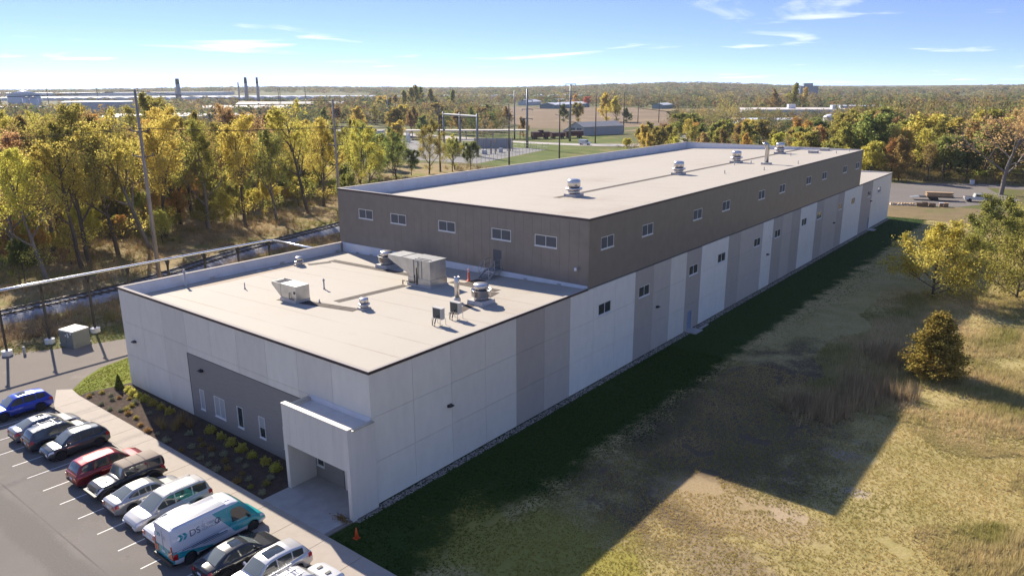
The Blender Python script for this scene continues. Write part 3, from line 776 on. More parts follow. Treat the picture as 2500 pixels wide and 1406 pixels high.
# heat-pump condensers on stands
for (x, y, lab) in ((-3.55, 9.95, 'outdoor condenser on wire stand nearest the roof edge corner'), (-3.55, 11.85, 'outdoor condenser on wire stand beside the silver flue')):
    c = thing('condenser_unit', lab, 'condenser', (x, y, lowz(x)))
    MB().box(-0.46, -0.17, 0.52, 0.46, 0.17, 1.32).build('casing', mat('condenser_casing', (0.42, 0.40, 0.36), 0.5), c)
    MB().box(-0.40, -0.20, 0.58, 0.30, -0.172, 1.26).build('fan_grille', mat('condenser_grille', (0.05, 0.06, 0.06), 0.5), c)
    MB().box(-0.5, -0.21, 1.32, 0.5, 0.21, 1.35).build('lid', mat('condenser_lid', (0.4, 0.38, 0.35), 0.5), c)
    for sxx in (-0.42, 0.42):
        MB().tube([(sxx, -0.3, 0.0), (sxx, -0.3, 0.5), (sxx, 0.3, 0.5), (sxx, 0.3, 0.0)], 0.025, 5).build('leg', GALV, c)
    MB().tube([(0.1, -0.22, 0.75), (0.1, -0.4, 0.6), (0.1, -0.55, 0.25), (0.1, -0.55, 0.0)], 0.045, 6).tube([(-0.1, -0.22, 0.62), (-0.25, -0.34, 0.5), (-0.3, -0.4, 0.0)], 0.03, 6).build('refrigerant_line', BLACK, c)
# flue, vent pipes, post, gooseneck, small curbs
f = thing('flue_pipe', 'tall straight silver flue pipe beside the bowl fan', 'vent pipe', (-6.8, 15.5, lowz(-6.8)))
MB().lathe([(0.20, 0.42), (0.21, 2.18), (0.19, 2.2), (0.17, 2.0)], 18).build('pipe', SHINY, f, True)
MB().lathe([(0.30, -0.04), (0.30, 0.30), (0.24, 0.36), (0.24, 0.42)], 16).build('collar', CURB, f, True)
def vent(x, y, z_, h, r_, label, cap=True):
    o = thing('vent_pipe', label, 'vent pipe', (x, y, z_))
    MB().lathe([(0.10, -0.03), (r_ * 1.4, 0.12), (r_, 0.14), (r_, h)], 10).build('pipe', CURB, o, True)
    if cap: MB().lathe([(r_ * 1.7, h - 0.06), (r_ * 1.7, h), (r_ * 0.3, h + 0.16)], 10).build('cap', CURB, o, True)
vent(-20.1, 12.2, lowz(-20.1), 0.85, 0.07, 'thin capped vent pipe behind the small intake unit')
vent(-26.5, 8.2, lowz(-26.5), 0.6, 0.05, 'short thin vent pipe on the left half of the lower roof', False)
vent(-32.4, 5.7, lowz(-32.4), 1.45, 0.10, 'white capped vent pipe against the left parapet')
vent(-16.6, 9.0, lowz(-16.6), 0.3, 0.05, 'stubby vent pipe right of the small intake unit', False)
g_ = thing('gooseneck_vent', 'tall steel gooseneck vent pipe on the upper roof', 'vent pipe', (-5.4, 80.7, upz(-5.4)))
MB().box(-0.6, -0.6, -0.05, 0.6, 0.6, 0.28).build('curb', CURB, g_)
MB().tube([(0, 0, 0.28), (0, 0, 2.35), (0, -0.02, 2.6), (-0.1, -0.06, 2.82), (-0.32, -0.12, 2.92), (-0.55, -0.2, 2.8)], [0.30, 0.30, 0.31, 0.32, 0.33, 0.34], 16).build('pipe', mat('bright_steel', (0.50, 0.48, 0.46), 0.22, metal=0.9), g_, True)
for (x, y, lab) in ((-5.9, 104.0, 'low white roof curb near the far right of the upper roof'), (-5.8, 110.0, 'farthest low white roof curb on the upper roof')):
    c = thing('roof_curb', lab, 'roof curb', (x, y, upz(x)))
    MB().box(-0.7, -0.6, -0.05, 0.7, 0.6, 0.34).build('box', CURB, c); MB().box(-0.75, -0.65, 0.34, 0.75, 0.65, 0.44).build('lid', CURB, c)
for k, (x, y) in enumerate(((-5.5, 66.0), (-9.4, 78.7), (-7.9, 81.3), (-1.6, 83.0), (-7.6, 97.7), (-2.2, 104.0), (-1.5, 109.0), (-2.5, 72))):
    o = MB().lathe([(0.14, -0.03), (0.09, 0.1), (0.06, 0.12), (0.06, 0.45), (0.03, 0.46)], 8).build('roof_vent', CURB)
    o.location = (x, y, upz(x)); tag(o, 'small white vent stub on the upper roof near the right edge', 'vent', 'vent stubs on the upper roof')
p_ = thing('warning_post', 'orange flexible post with white bands at the foot of the roof steps', 'post', (-10.95, 21.6, lowz(-10.95)))
OR = mat('orange_plastic', (0.80, 0.10, 0.02), 0.45)
MB().lathe([(0.22, -0.02), (0.2, 0.06), (0.09, 0.08), (0.085, 1.12), (0.05, 1.16)], 12).build('post', OR, p_, True)
for zz in (0.86, 1.0): MB().lathe([(0.092, zz), (0.092, zz + 0.07)], 12).build('band', FLASH, p_)
# steps from the upper door down to the lower roof
s_ = thing('roof_steps', 'galvanised crossover steps with handrails below the upper door', 'steps', (-10.2, 23.9, lowz(-10.2)))
GRATE = mat('grating', (0.30, 0.32, 0.34), 0.5, metal=0.5)
MB().box(-0.6, -0.2, 0.62, 0.6, 0.85, 0.67).build('platform', GRATE, s_)
for k in range(3): MB().box(-0.58, -0.48 - 0.27 * k, 0.46 - 0.17 * k, 0.58, -0.24 - 0.27 * k, 0.49 - 0.17 * k).build('tread', GRATE, s_)
for sxx in (-0.62, 0.62):
    MB().extr([(0.85, 0.50), (0.85, 0.68), (-0.2, 0.68), (-1.15, 0.10), (-1.15, -0.03), (-1.0, -0.03), (-0.15, 0.5)], 'x', sxx - 0.03, sxx + 0.03).build('stringer', GALV, s_)
    for (yy, z0, z1) in ((0.75, 0.65, 1.65), (-0.2, 0.65, 1.65), (-1.05, 0.1, 1.1)): MB().tube([(sxx, yy, z0), (sxx, yy, z1)], 0.028, 6).build('baluster', GALV, s_)
    for dz in (0, -0.45): MB().tube([(sxx, 0.75, 1.65 + dz), (sxx, -0.2, 1.65 + dz), (sxx, -1.05, 1.1 + dz)], 0.026, 6).build('handrail', GALV, s_)
for xx in (-0.5, 0.5): MB().tube([(xx, 0.6, 0.62), (xx, 0.6, 0.0)], 0.04, 6).build('leg', GALV, s_)
# brown walkway pads, one thing for each run
PAD = mat('walk_pad', (0.062, 0.045, 0.035), 0.9, var=0.2, scale=4)
def pads(x0, y0, x1, y1, wd, zf, label, plen=1.5):
    d = Vector((x1 - x0, y1 - y0, 0)); L = d.length; d.normalize(); nn = Vector((-d.y, d.x, 0)) * wd * 0.58
    o = thing('roof_walkway', label, 'walkway pads', (x0, y0, zf(x0)))
    k = max(1, int(round(L / plen)))
    for i in range(k):
        a = d * (L * i / k + 0.02); b_ = d * (L * (i + 1) / k - 0.02)
        q = []
        for c_ in (a - nn, b_ - nn, b_ + nn, a + nn): q.append((c_.x, c_.y, zf(x0 + c_.x) - zf(x0) + 0.004))
        MB().hexa(q, [(a_, b2, c2 + 0.012) for a_, b2, c2 in q]).build('pad', PAD, o)
pads(-30.3, 18.0, -29.3, 20.2, 0.75, lowz, 'short brown walkway run beside the small drum fan at the parapet')
pads(-29.9, 20.75, -14.9, 20.35, 0.75, lowz, 'brown walkway run from the parapet to the air handler')
pads(-20.6, 7.9, -12.0, 9.15, 0.8, lowz, 'brown walkway run under the small intake unit')
pads(-15.6, 9.95, -14.8, 17.2, 0.75, lowz, 'brown walkway run from the intake unit towards the air handler')
pads(-12.2, 20.5, -6.3, 20.2, 0.7, lowz, 'brown walkway run in front of the roof steps')
pads(-10.25, 20.7, -10.2, 22.6, 1.0, lowz, 'dark landing pad at the foot of the roof steps')
pads(-6.2, 19.7, -4.6, 12.6, 0.75, lowz, 'brown walkway run past the flue to the condensers')
pads(-11.3, 36.0, -10.9, 113.0, 0.7, upz, 'long brown walkway run along the upper roof fans', 2.4)

# ponding drains with caps near the parapet
for k, (x, y) in enumerate(((-31.9, 13.2), (-31.9, 14.6))):
    o = MB().lathe([(0.25, -0.03), (0.22, 0.05), (0.10, 0.10)], 10).build('roof_drain', GALV)
    o.location = (x, y, lowz(x)); tag(o, 'round roof drain by the left parapet', 'roof drain', 'roof drains')
# ------------------------------------------------------------------ vehicles
def paint(name, c, metal=0.5, rough=0.28):
    return mat(name, c, rough, metal=metal, coat=0.9)
TYRE = mat('tyre_rubber', (0.014, 0.014, 0.015), 0.85)
RIM = mat('alloy_rim', (0.50, 0.50, 0.52), 0.3, metal=0.8)
RIMDARK = mat('black_rim', (0.03, 0.03, 0.032), 0.35, metal=0.5)
CARGLASS = mat('car_glass', (0.035, 0.042, 0.043), 0.03, spec=0.9, coat=0.3)
SCREEN = mat('windscreen_glass', (0.15, 0.165, 0.15), 0.04, spec=0.9, coat=0.4)
LAMP = mat('headlamp', (0.75, 0.76, 0.78), 0.12, coat=0.8)
TAIL = mat('tail_lamp', (0.42, 0.012, 0.012), 0.15, coat=0.8)
TRIM = mat('black_trim', (0.016, 0.016, 0.017), 0.6)
CHROME = mat('chrome', (0.75, 0.75, 0.76), 0.12, metal=1.0)
PLATE = mat('licence_plate', (0.65, 0.66, 0.70), 0.5)
INNER = mat('wheel_well', (0.008, 0.008, 0.009), 0.9)

def interp(tab, x):
    if x <= tab[0][0]: return tab[0][1]
    for (a, u_), (b_, v_) in zip(tab, tab[1:]):
        if x <= b_: return u_ + (v_ - u_) * (x - a) / (b_ - a + 1e-9)
    return tab[-1][1]

def make_wheel(parent, x, y, r_, wdt, side, rimm, spokes=5):
    ty = MB().lathe([(r_*0.66, -wdt/2), (r_*0.93, -wdt/2), (r_, -wdt/2+0.03), (r_, wdt/2-0.03), (r_*0.93, wdt/2), (r_*0.66, wdt/2)], 22, axis='y')
    wh = bpy.data.objects.new('wheel', None); col.objects.link(wh); wh.parent = parent; wh.location = (x, y, r_); wh.empty_display_size = 0.2
    ty.build('tyre', TYRE, wh, True)
    yo = side * (wdt/2 - 0.03)
    rm = MB().lathe([(r_*0.68, yo - 0.10*side), (r_*0.68, yo), (r_*0.62, yo + 0.01*side), (r_*0.58, yo - 0.03*side), (r_*0.1, yo - 0.04*side)], 20, axis='y')
    for k in range(spokes):
        a = 2*PI*k/spokes
        ca, sa = math.cos(a), math.sin(a)
        pts = []
        for (rr, hw) in ((r_*0.08, 0.05), (r_*0.62, 0.035)):
            for q in (-hw, hw): pts.append((rr*ca - q*sa, rr*sa + q*ca))
        P0 = [(pts[i][0], yo - 0.035*side, pts[i][1]) for i in (0, 1, 3, 2)]; P1 = [(pts[i][0], yo + 0.012*side, pts[i][1]) for i in (0, 1, 3, 2)]
        rm.hexa(P0, P1)
    rm.lathe([(r_*0.16, yo - 0.03*side), (r_*0.14, yo + 0.02*side)], 10, axis='y')
    rm.build('rim', rimm, wh)
    return wh

def make_car(label, loc, rz_, spec, cat='car', name='parked_car'):
    sp = dict(L=4.6, W=1.85, wb=2.75, wr=0.34, z0=0.24, paint=None, belt=None, roof=None, tumble=0.16, glass=[], rim=RIM, rails=None, sunroof=None, front_x=None, trimlow=None, roofpaint=None, flare=False)
    sp.update(spec)
    L, W, wr = sp['L'], sp['W'], sp['wr']
    hl = L/2
    root = thing(name, label, cat, (loc[0], loc[1], 0.0125), rz_, 'vehicles parked along the sidewalk')
    xf = sp.get('xf', hl - 0.88); xr = xf - sp['wb']        # axle positions
    belt, roof = sp['belt'], sp['roof']
    def hw(x):                                              # half width in plan
        s_ = 0.0
        if x > hl - 0.7: s_ = ((x - (hl - 0.7)) / 0.7) ** 2 * sp.get('pf', 0.16)
        if x < -hl + 0.6: s_ = ((-hl + 0.6 - x) / 0.6) ** 2 * sp.get('pr', 0.11)
        return W/2 * (1 - s_)
    def zb(x): return interp(belt, x)
    def zlow(x):
        z_ = sp['z0'] + (0.10 * max(0, (x - hl + 0.35) / 0.35)) + (0.12 * max(0, (-hl + 0.35 - x) / 0.35))
        for c in (xf, xr):
            d = abs(x - c); ra = wr + 0.065
            if d < ra: z_ = max(z_, wr + math.sqrt(ra*ra - d*d) * 0.98)
        return min(z_, zb(x) - 0.08)
    T = ((0.0, 0.945), (0.07, 0.985), (0.30, 1.0), (0.62, 1.0), (0.86, 0.965), (0.97, 0.90), (1.0, 0.84))
    def section(x, o=0.0):
        a = hw(x); z0_, z1_ = zlow(x), zb(x)
        return [(a*k + o, z0_ + (z1_ - z0_)*t_ + (o if t_ > 0.95 else 0)) for t_, k in T]
    xs_ = set([-hl, -hl+0.04, -hl+0.12, hl, hl-0.04, hl-0.12])
    k = -hl
    while k < hl: xs_.add(round(k, 3)); k += 0.14
    for c in (xf, xr):
        for j in range(-8, 9): xs_.add(round(c + (wr + 0.07) * j / 8.0, 3))
    for x, _ in belt: xs_.add(round(x, 3))
    xs_ = sorted(x for x in xs_ if -hl <= x <= hl)
    mb = MB(); n = len(T)
    for x in xs_:
        s_ = section(x)
        rowp = [(x, 0, s_[0][1])] + [(x, -p[0], p[1]) for p in s_] + [(x, 0, s_[-1][1] + 0.025 * min(1.0, (hl - abs(x)) / 0.4))] + [(x, p[0], p[1]) for p in reversed(s_)]
        mb.v += rowp
    m_ = 2*n + 2
    for i in range(len(xs_) - 1):
        for k in range(m_): mb.f.append((i*m_ + k, i*m_ + (k+1) % m_, (i+1)*m_ + (k+1) % m_, (i+1)*m_ + k))
    mb.f.append(tuple(range(m_ - 1, -1, -1))); mb.f.append(tuple((len(xs_)-1)*m_ + k for k in range(m_)))
    body = mb.build('body', sp['paint'], root, True)
    em = body.modifiers.new('crease', 'EDGE_SPLIT'); em.split_angle = R(38)
    # greenhouse
    zmax = max(z_ for _, z_ in roof)
    def zr_(x): return interp(roof, x)
    gw = sp.get('gw', 0.86)
    def gsec(x):
        b_ = zb(x) - 0.02; t_ = max(zr_(x), b_ + 0.002)
        wb_ = hw(x) * gw if sp.get('plan', True) else W/2*gw
        fr = (t_ - b_) / (zmax - b_ + 1e-6)
        wt = wb_ - sp['tumble'] * fr
        return wb_, b_, wt, t_
    gx = set(x for x, _ in roof); k = roof[0][0]
    while k < roof[-1][0]: gx.add(round(k, 3)); k += 0.12
    gx = sorted(gx)
    gb = MB()
    rr = sp.get('rround', 0.07)
    for x in gx:
        wb_, b_, wt, t_ = gsec(x); e = min(rr, (t_ - b_)*0.5)
        half = [(wb_, b_), (wt + (wb_ - wt) * e / max(t_ - b_, 1e-3), t_ - e), (wt - e*0.30, t_ - e*0.30), (wt - e*1.2, t_)]
        gb.v += [(x, -a, z_) for a, z_ in half] + [(x, 0, t_ + 0.03 * min(1, (t_-b_)/0.3))] + [(x, a, z_) for a, z_ in reversed(half)]
    m2 = 9
    for i in range(len(gx) - 1):
        for k in range(m2 - 1): gb.f.append((i*m2 + k, i*m2 + k+1, (i+1)*m2 + k+1, (i+1)*m2 + k))
    gb.f.append(tuple(range(m2-1, -1, -1))); gb.f.append(tuple((len(gx)-1)*m2 + k for k in range(m2)))
    cab = gb.build('roof', sp['roofpaint'] or sp['paint'], root, True)
    em = cab.modifiers.new('crease', 'EDGE_SPLIT'); em.split_angle = R(42)
    # side glass
    def side_pt(x, z_, s_, o):
        wb_, b_, wt, t_ = gsec(x); f_ = (z_ - b_) / max(t_ - b_, 1e-3)
        return (x, s_ * (wb_ + (wt - wb_) * f_ + o), z_)
    for s_ in (-1, 1):
        for (a, b_) in sp['glass']:
            q = MB(); N_ = max(3, int((b_ - a) / 0.1)); prev = None
            for i in range(N_ + 1):
                x = a + (b_ - a) * i / N_
                lo = zb(x) + 0.05; hi = min(zr_(x), zmax + 0.0) - sp.get('gtop', 0.10)
                hi = max(hi, lo + 0.005)
                q.v += [side_pt(x, lo, s_, 0.008), side_pt(x, hi, s_, 0.008)]
            for i in range(N_): q.f.append((2*i, 2*i+2, 2*i+3, 2*i+1) if s_ < 0 else (2*i, 2*i+1, 2*i+3, 2*i+2))
            q.build('side_window', CARGLASS, root)
    def top_glass(nm, x0, x1, inset, m, off=0.012):
        q = MB(); N_ = 8
        for i in range(N_ + 1):
            x = x0 + (x1 - x0) * i / N_
            wb_, b_, wt, t_ = gsec(x)
            a = max(0.05, wt - inset)
            q.v += [(x, -a, t_ + off), (x, -a*0.5, t_ + off + 0.02), (x, 0, t_ + off + 0.03), (x, a*0.5, t_ + off + 0.02), (x, a, t_ + off)]
        for i in range(N_):
            for k in range(4): q.f.append((i*5+k, i*5+k+1, (i+1)*5+k+1, (i+1)*5+k) if x1 < x0 else (i*5+k, (i+1)*5+k, (i+1)*5+k+1, i*5+k+1))
        return q.build(nm, m, root, True)
    if sp.get('ws'): top_glass('windscreen', sp['ws'][0], sp['ws'][1], 0.10, SCREEN)
    if sp.get('rw'): top_glass('rear_window', sp['rw'][0], sp['rw'][1], 0.13, SCREEN if sp.get('rwlight') else CARGLASS)
    if sp['sunroof']: top_glass('sunroof', sp['sunroof'][0], sp['sunroof'][1], 0.24, CARGLASS, 0.010)
    # body patches: lamps, lower trim
    def patch(nm, x0, x1, t0, t1, s_, m, o=0.008, N_=5):
        q = MB()
        for i in range(N_ + 1):
            x = x0 + (x1 - x0) * i / N_; a = hw(x); z0_, z1_ = zlow(x), zb(x)
            for j in range(4):
                t_ = t0 + (t1 - t0) * j / 3
                q.v.append((x, s_ * (a * interp(T, t_) + o), z0_ + (z1_ - z0_) * t_))
        for i in range(N_):
            for j in range(3):
                f_ = (i*4+j, (i+1)*4+j, (i+1)*4+j+1, i*4+j+1)
                q.f.append(f_ if s_ < 0 else f_[::-1])
        return q.build(nm, m, root, True)
    zf, zrr = zb(hl - 0.03), zb(-hl + 0.03)
    for s_ in (-1, 1):
        for gx_ in sorted(set(round(v_, 2) for ab in sp['glass'] for v_ in ab))[1:]:
            if abs(gx_ - xr) > wr + 0.1 and abs(gx_ - xf) > wr + 0.1 and gx_ < roof[-1][0] - 0.2: patch('door_seam', gx_ - 0.012, gx_ + 0.012, 0.08, 0.99, s_, TRIM, 0.003, 1)
    for s_ in (-1, 1):
        patch('headlight', hl - 0.42, hl - 0.005, 0.70, 0.93, s_, LAMP, 0.01)
        patch('tail_light', -hl + 0.005, -hl + 0.30, 0.62 if not sp.get('talltail') else 0.35, 0.94, s_, TAIL, 0.01)
        a = hw(hl)
        MB().box(hl - 0.004, min(s_*a*0.55, s_*a*0.92), zf - 0.20, hl + 0.012, max(s_*a*0.55, s_*a*0.92), zf - 0.07).build('headlight', LAMP, root)
        a = hw(-hl)
        MB().box(-hl - 0.012, min(s_*a*0.55, s_*a*0.95), zrr - 0.26 if not sp.get('talltail') else zrr - 0.5, -hl + 0.004, max(s_*a*0.55, s_*a*0.95), zrr - 0.06).build('tail_light', TAIL, root)
        # mirrors
        mxp = sp.get('mx', roof[-1][0] - 0.55)
        MB().hexa([(mxp - 0.06, s_*(W/2*0.88), zb(mxp) + 0.02), (mxp + 0.06, s_*(W/2*0.88), zb(mxp) + 0.02), (mxp + 0.08, s_*(W/2 + 0.16), zb(mxp) + 0.05), (mxp - 0.05, s_*(W/2 + 0.16), zb(mxp) + 0.05)][::(1 if s_ > 0 else -1)],
                  [(mxp - 0.06, s_*(W/2*0.88), zb(mxp) + 0.10), (mxp + 0.05, s_*(W/2*0.88), zb(mxp) + 0.10), (mxp + 0.06, s_*(W/2 + 0.16), zb(mxp) + 0.20), (mxp - 0.05, s_*(W/2 + 0.16), zb(mxp) + 0.20)][::(1 if s_ > 0 else -1)]).build('mirror', sp.get('mirrorm', sp['paint']), root)
        if sp['trimlow']:
            patch('side_trim', xr + wr + 0.12, xf - wr - 0.12, 0.0, 0.16, s_, TRIM, 0.012)
        for hx in sp.get('handles', ()):
            MB().box(hx - 0.09, min(s_*(W/2*0.985), s_*(W/2 + 0.025)), zb(hx) - 0.16, hx + 0.09, max(s_*(W/2*0.985), s_*(W/2 + 0.025)), zb(hx) - 0.13).build('door_handle', sp['paint'], root)
        if sp['rails']:
            x0, x1 = sp['rails']; wb_, b_, wt, t_ = gsec((x0 + x1)/2)
            MB().tube([(x0, s_*(wt - 0.09), zr_(x0) + 0.0), (x0 + 0.12, s_*(wt - 0.09), zr_(x0+0.12) + 0.07), (x1 - 0.12, s_*(wt - 0.09), zr_(x1-0.12) + 0.07), (x1, s_*(wt - 0.09), zr_(x1))], 0.02, 6).build('roof_rail', sp.get('railm', CHROME), root)
        for c in (xf, xr):
            make_wheel(root, c, s_ * (W/2 - 0.125), wr, 0.22, s_, sp['rim'], sp.get('spokes', 5))
            if sp['flare']:
                q = MB(); NN = 10; ra = wr + 0.06
                for i in range(NN + 1):
                    th = PI * i / NN
                    for (rr_, yo) in ((ra, W/2 - 0.03), (ra + 0.0, W/2 + 0.13), (ra + 0.10, W/2 + 0.11), (ra + 0.12, W/2 - 0.03)):
                        q.v.append((c + rr_*math.cos(th)*1.05, s_*yo, wr + rr_*math.sin(th)))
                for i in range(NN):
                    for k in range(4): q.f.append((i*4+k, i*4+(k+1) % 4, (i+1)*4+(k+1) % 4, (i+1)*4+k))
                q.build('fender_flare', TRIM, root)
    # underbody, grille, plates
    MB().box(-hl + 0.15, -W/2 + 0.28, 0.16, hl - 0.15, W/2 - 0.28, sp['z0'] + 0.12).build('underbody', INNER, root)
    for c in (xf, xr): MB().box(c - wr - 0.02, -W/2 + 0.05, 0.3, c + wr + 0.02, W/2 - 0.05, wr + wr*0.55).build('wheel_well', INNER, root)
    a = hw(hl)
    MB().box(hl - 0.01, -a*0.52, zf - 0.30, hl + 0.014, a*0.52, zf - 0.10).build('grille', sp.get('grillem', TRIM), root)
    MB().box(hl - 0.01, -a*0.75, sp['z0'] + 0.13, hl + 0.012, a*0.75, sp['z0'] + 0.20).build('lower_intake', TRIM, root)
    MB().box(-hl - 0.014, -0.17, zrr - 0.32, -hl + 0.005, 0.17, zrr - 0.18).build('licence_plate', PLATE, root)
    MB().box(-hl - 0.02, -hw(-hl)*0.9, sp['z0'] + 0.13, -hl + 0.01, hw(-hl)*0.9, sp['z0'] + 0.24).build('bumper_trim', TRIM, root)
    return root, gsec, zr_, zb

def sedan(p, rim=RIM, **k):
    d = dict(L=4.75, W=1.84, wb=2.78, wr=0.335, paint=p, rim=rim,
        belt=[(-2.375, 0.72), (-2.34, 0.95), (-2.2, 1.02), (-1.7, 1.05), (-1.0, 0.98), (0.6, 0.93), (1.0, 0.90), (1.7, 0.80), (2.15, 0.70), (2.33, 0.60), (2.375, 0.50)],
        roof=[(-1.85, 1.03), (-1.5, 1.20), (-0.95, 1.40), (-0.4, 1.45), (0.1, 1.44), (0.45, 1.36), (0.85, 1.12), (1.15, 0.90)], tumble=0.20,
        glass=[(-1.35, -0.72), (-0.66, 0.05), (0.11, 0.72)], ws=(1.08, 0.42), rw=(-1.0, -1.78), rwlight=True, handles=(-0.9, -0.05), mx=0.72)
    d.update(k); return d
def suv(p, rim=RIM, **k):
    d = dict(L=4.62, W=1.86, wb=2.68, wr=0.36, z0=0.27, paint=p, rim=rim,
        belt=[(-2.31, 0.80), (-2.27, 1.05), (-2.1, 1.10), (-1.0, 1.05), (0.6, 1.01), (1.0, 1.00), (1.75, 0.95), (2.12, 0.86), (2.27, 0.72), (2.31, 0.55)],
        roof=[(-2.20, 1.08), (-2.05, 1.32), (-1.85, 1.55), (-1.2, 1.65), (-0.3, 1.69), (0.2, 1.66), (0.5, 1.56), (0.95, 1.22), (1.2, 1.00)], tumble=0.17,
        glass=[(-1.78, -1.12), (-1.05, -0.18), (-0.11, 0.80)], ws=(1.12, 0.50), rw=(-1.86, -2.16), rails=(-1.6, 0.3), trimlow=True, handles=(-0.95, -0.05), mx=0.78)
    d.update(k); return d
IN, OUT = PI/2, -PI/2       # nose towards the building, nose towards the lot
BLUE = paint('paint_blue', (0.008, 0.045, 0.42)); GREYP = paint('paint_grey', (0.23, 0.23, 0.24)); DGREY = paint('paint_charcoal', (0.065, 0.07, 0.078))
GUN = paint('paint_gunmetal', (0.045, 0.055, 0.065)); RED = paint('paint_red', (0.26, 0.012, 0.016)); BLK = paint('paint_black', (0.012, 0.012, 0.013), 0.3)
SILV = paint('paint_silver', (0.42, 0.41, 0.395)); WHT = paint('paint_white', (0.52, 0.51, 0.50), 0.0, 0.3); WHT2 = paint('paint_bright_white', (0.60, 0.595, 0.59), 0.0, 0.25)
make_car('bright blue compact SUV with sunroof, farthest along the parking row', (-34.5, -8.75), OUT, suv(BLUE, RIMDARK, sunroof=(-0.6, 0.1), rails=None))
make_car('grey saloon parked nose-in beside the dark grey SUV with roof rails', (-28.95, -8.85), IN, sedan(GREYP, sunroof=(-0.5, 0.05)))
c = make_car('charcoal SUV with silver roof rails and crossbars, parked nose-in', (-26.35, -8.85), IN, suv(DGREY, RIM, sunroof=(-0.35, 0.25)))
for xx in (-1.1, -0.2): MB().box(xx - 0.03, -0.62, 1.735, xx + 0.03, 0.62, 1.765).build('crossbar', CHROME, c[0])
make_car('gunmetal small SUV parked nose-out next to an empty stall', (-23.75, -8.7), OUT, suv(GUN, RIM, L=4.4, belt=[(-2.2, 0.80), (-2.16, 1.05), (-2.0, 1.10), (-1.0, 1.05), (0.6, 1.01), (1.0, 1.00), (1.7, 0.97), (2.05, 0.88), (2.17, 0.72), (2.2, 0.55)], roof=[(-2.08, 1.08), (-1.95, 1.30), (-1.7, 1.53), (-1.1, 1.61), (-0.3, 1.64), (0.2, 1.62), (0.5, 1.53), (0.95, 1.22), (1.2, 1.00)], railm=CHROME))
make_car('dark red long three-row SUV parked nose-in', (-18.15, -8.75), IN, suv(RED, RIM, L=4.95, W=1.98, wb=2.85, belt=[(-2.475, 0.80), (-2.43, 1.06), (-2.2, 1.12), (-1.0, 1.08), (0.6, 1.04), (1.1, 1.02), (1.9, 0.96), (2.28, 0.86), (2.43, 0.72), (2.475, 0.55)],
    roof=[(-2.36, 1.10), (-2.2, 1.36), (-2.0, 1.62), (-1.4, 1.73), (-0.3, 1.77), (0.3, 1.74), (0.62, 1.62), (1.05, 1.28), (1.35, 1.02)], glass=[(-1.98, -1.25), (-1.18, -0.2), (-0.12, 0.95)], ws=(1.28, 0.6), rw=(-2.0, -2.32), rails=None, mx=0.95))
j = make_car('black boxy off-road car with sunlit-brown soft top and rear spare wheel, nose-out', (-15.15, -8.85), OUT, dict(L=4.55, W=1.78, wb=2.95, wr=0.41, z0=0.42, paint=BLK, rim=RIMDARK, xf=1.62, pf=0.10, pr=0.03,
    belt=[(-2.2, 0.95), (-2.16, 1.18), (-2.0, 1.22), (0.6, 1.22), (0.85, 1.22), (0.95, 1.17), (1.9, 1.12), (2.15, 1.05), (2.275, 0.80)],
    roof=[(-2.17, 1.24), (-2.12, 1.78), (-2.05, 1.84), (-0.5, 1.87), (0.35, 1.86), (0.45, 1.80), (0.72, 1.24)], tumble=0.09, gw=0.93, rround=0.05,
    glass=[(-2.0, -1.15), (-1.05, -0.35), (-0.25, 0.42)], ws=(0.70, 0.46), rw=None, flare=True, trimlow=False, roofpaint=mat('soft_top_sunlit', (0.19, 0.145, 0.112), 0.8), handles=(-0.95, -0.15), mx=0.42, spokes=6, gtop=0.14))[0]  # black top: the brown of the sun reflecting is put into its colour
MB().box(2.26, -0.85, 0.52, 2.48, 0.85, 0.72).build('front_bumper', TRIM, j)
sw = MB().lathe([(0.24, -0.12), (0.38, -0.12), (0.40, -0.08), (0.40, 0.08), (0.38, 0.12), (0.24, 0.12)], 22, (-2.36, 0, 1.05), axis='x'); sw.build('spare_wheel', TYRE, j, True)
MB().box(-2.42, -0.8, 0.5, -2.25, 0.8, 0.68).build('rear_bumper', TRIM, j)
for xx in (-1.1, -0.3): MB().box(xx - 0.015, -0.74, 1.893, xx + 0.015, 0.74, 1.905).build('roof_seam', mat('soft_top_seam', (0.2, 0.16, 0.13), 0.8), j)
for yy in (-0.3, 0.3): MB().box(1.3, yy - 0.1, 1.155, 1.6, yy + 0.1, 1.19).build('hood_vent', TRIM, j)
make_car('silver-beige saloon parked nose-in between the black off-roader and the minivan', (-12.5, -8.9), IN, sedan(SILV))
make_car('pearl white minivan parked nose-out', (-9.75, -8.75), OUT, dict(L=5.1, W=1.98, wb=3.05, wr=0.345, z0=0.24, paint=paint('paint_pearl', (0.46, 0.445, 0.425), 0.15, 0.3), xf=1.55,
    belt=[(-2.55, 0.80), (-2.51, 1.04), (-2.3, 1.08), (-1.0, 1.04), (0.6, 1.00), (1.3, 1.00), (2.0, 0.92), (2.38, 0.80), (2.51, 0.66), (2.55, 0.5)],
    roof=[(-2.45, 1.06), (-2.35, 1.40), (-2.2, 1.66), (-1.7, 1.74), (-0.4, 1.77), (0.2, 1.75), (0.55, 1.66), (1.15, 1.26), (1.5, 0.99)], tumble=0.17,
    glass=[(-2.2, -1.3), (-1.22, -0.15), (-0.08, 1.05)], ws=(1.44, 0.58), rw=(-2.2, -2.42), rails=(-1.9, 0.1), railm=WHT, talltail=False, handles=(-1.0, 0.1), mx=1.12, trimlow=False))
make_car('white saloon half hidden behind the teal and white van', (-7.2, -8.9), IN, sedan(WHT2))
make_car('black saloon with dark sunroof, parked nose-in beside the teal van', (-1.6, -8.9), IN, sedan(BLK, sunroof=(-0.5, 0.1)))
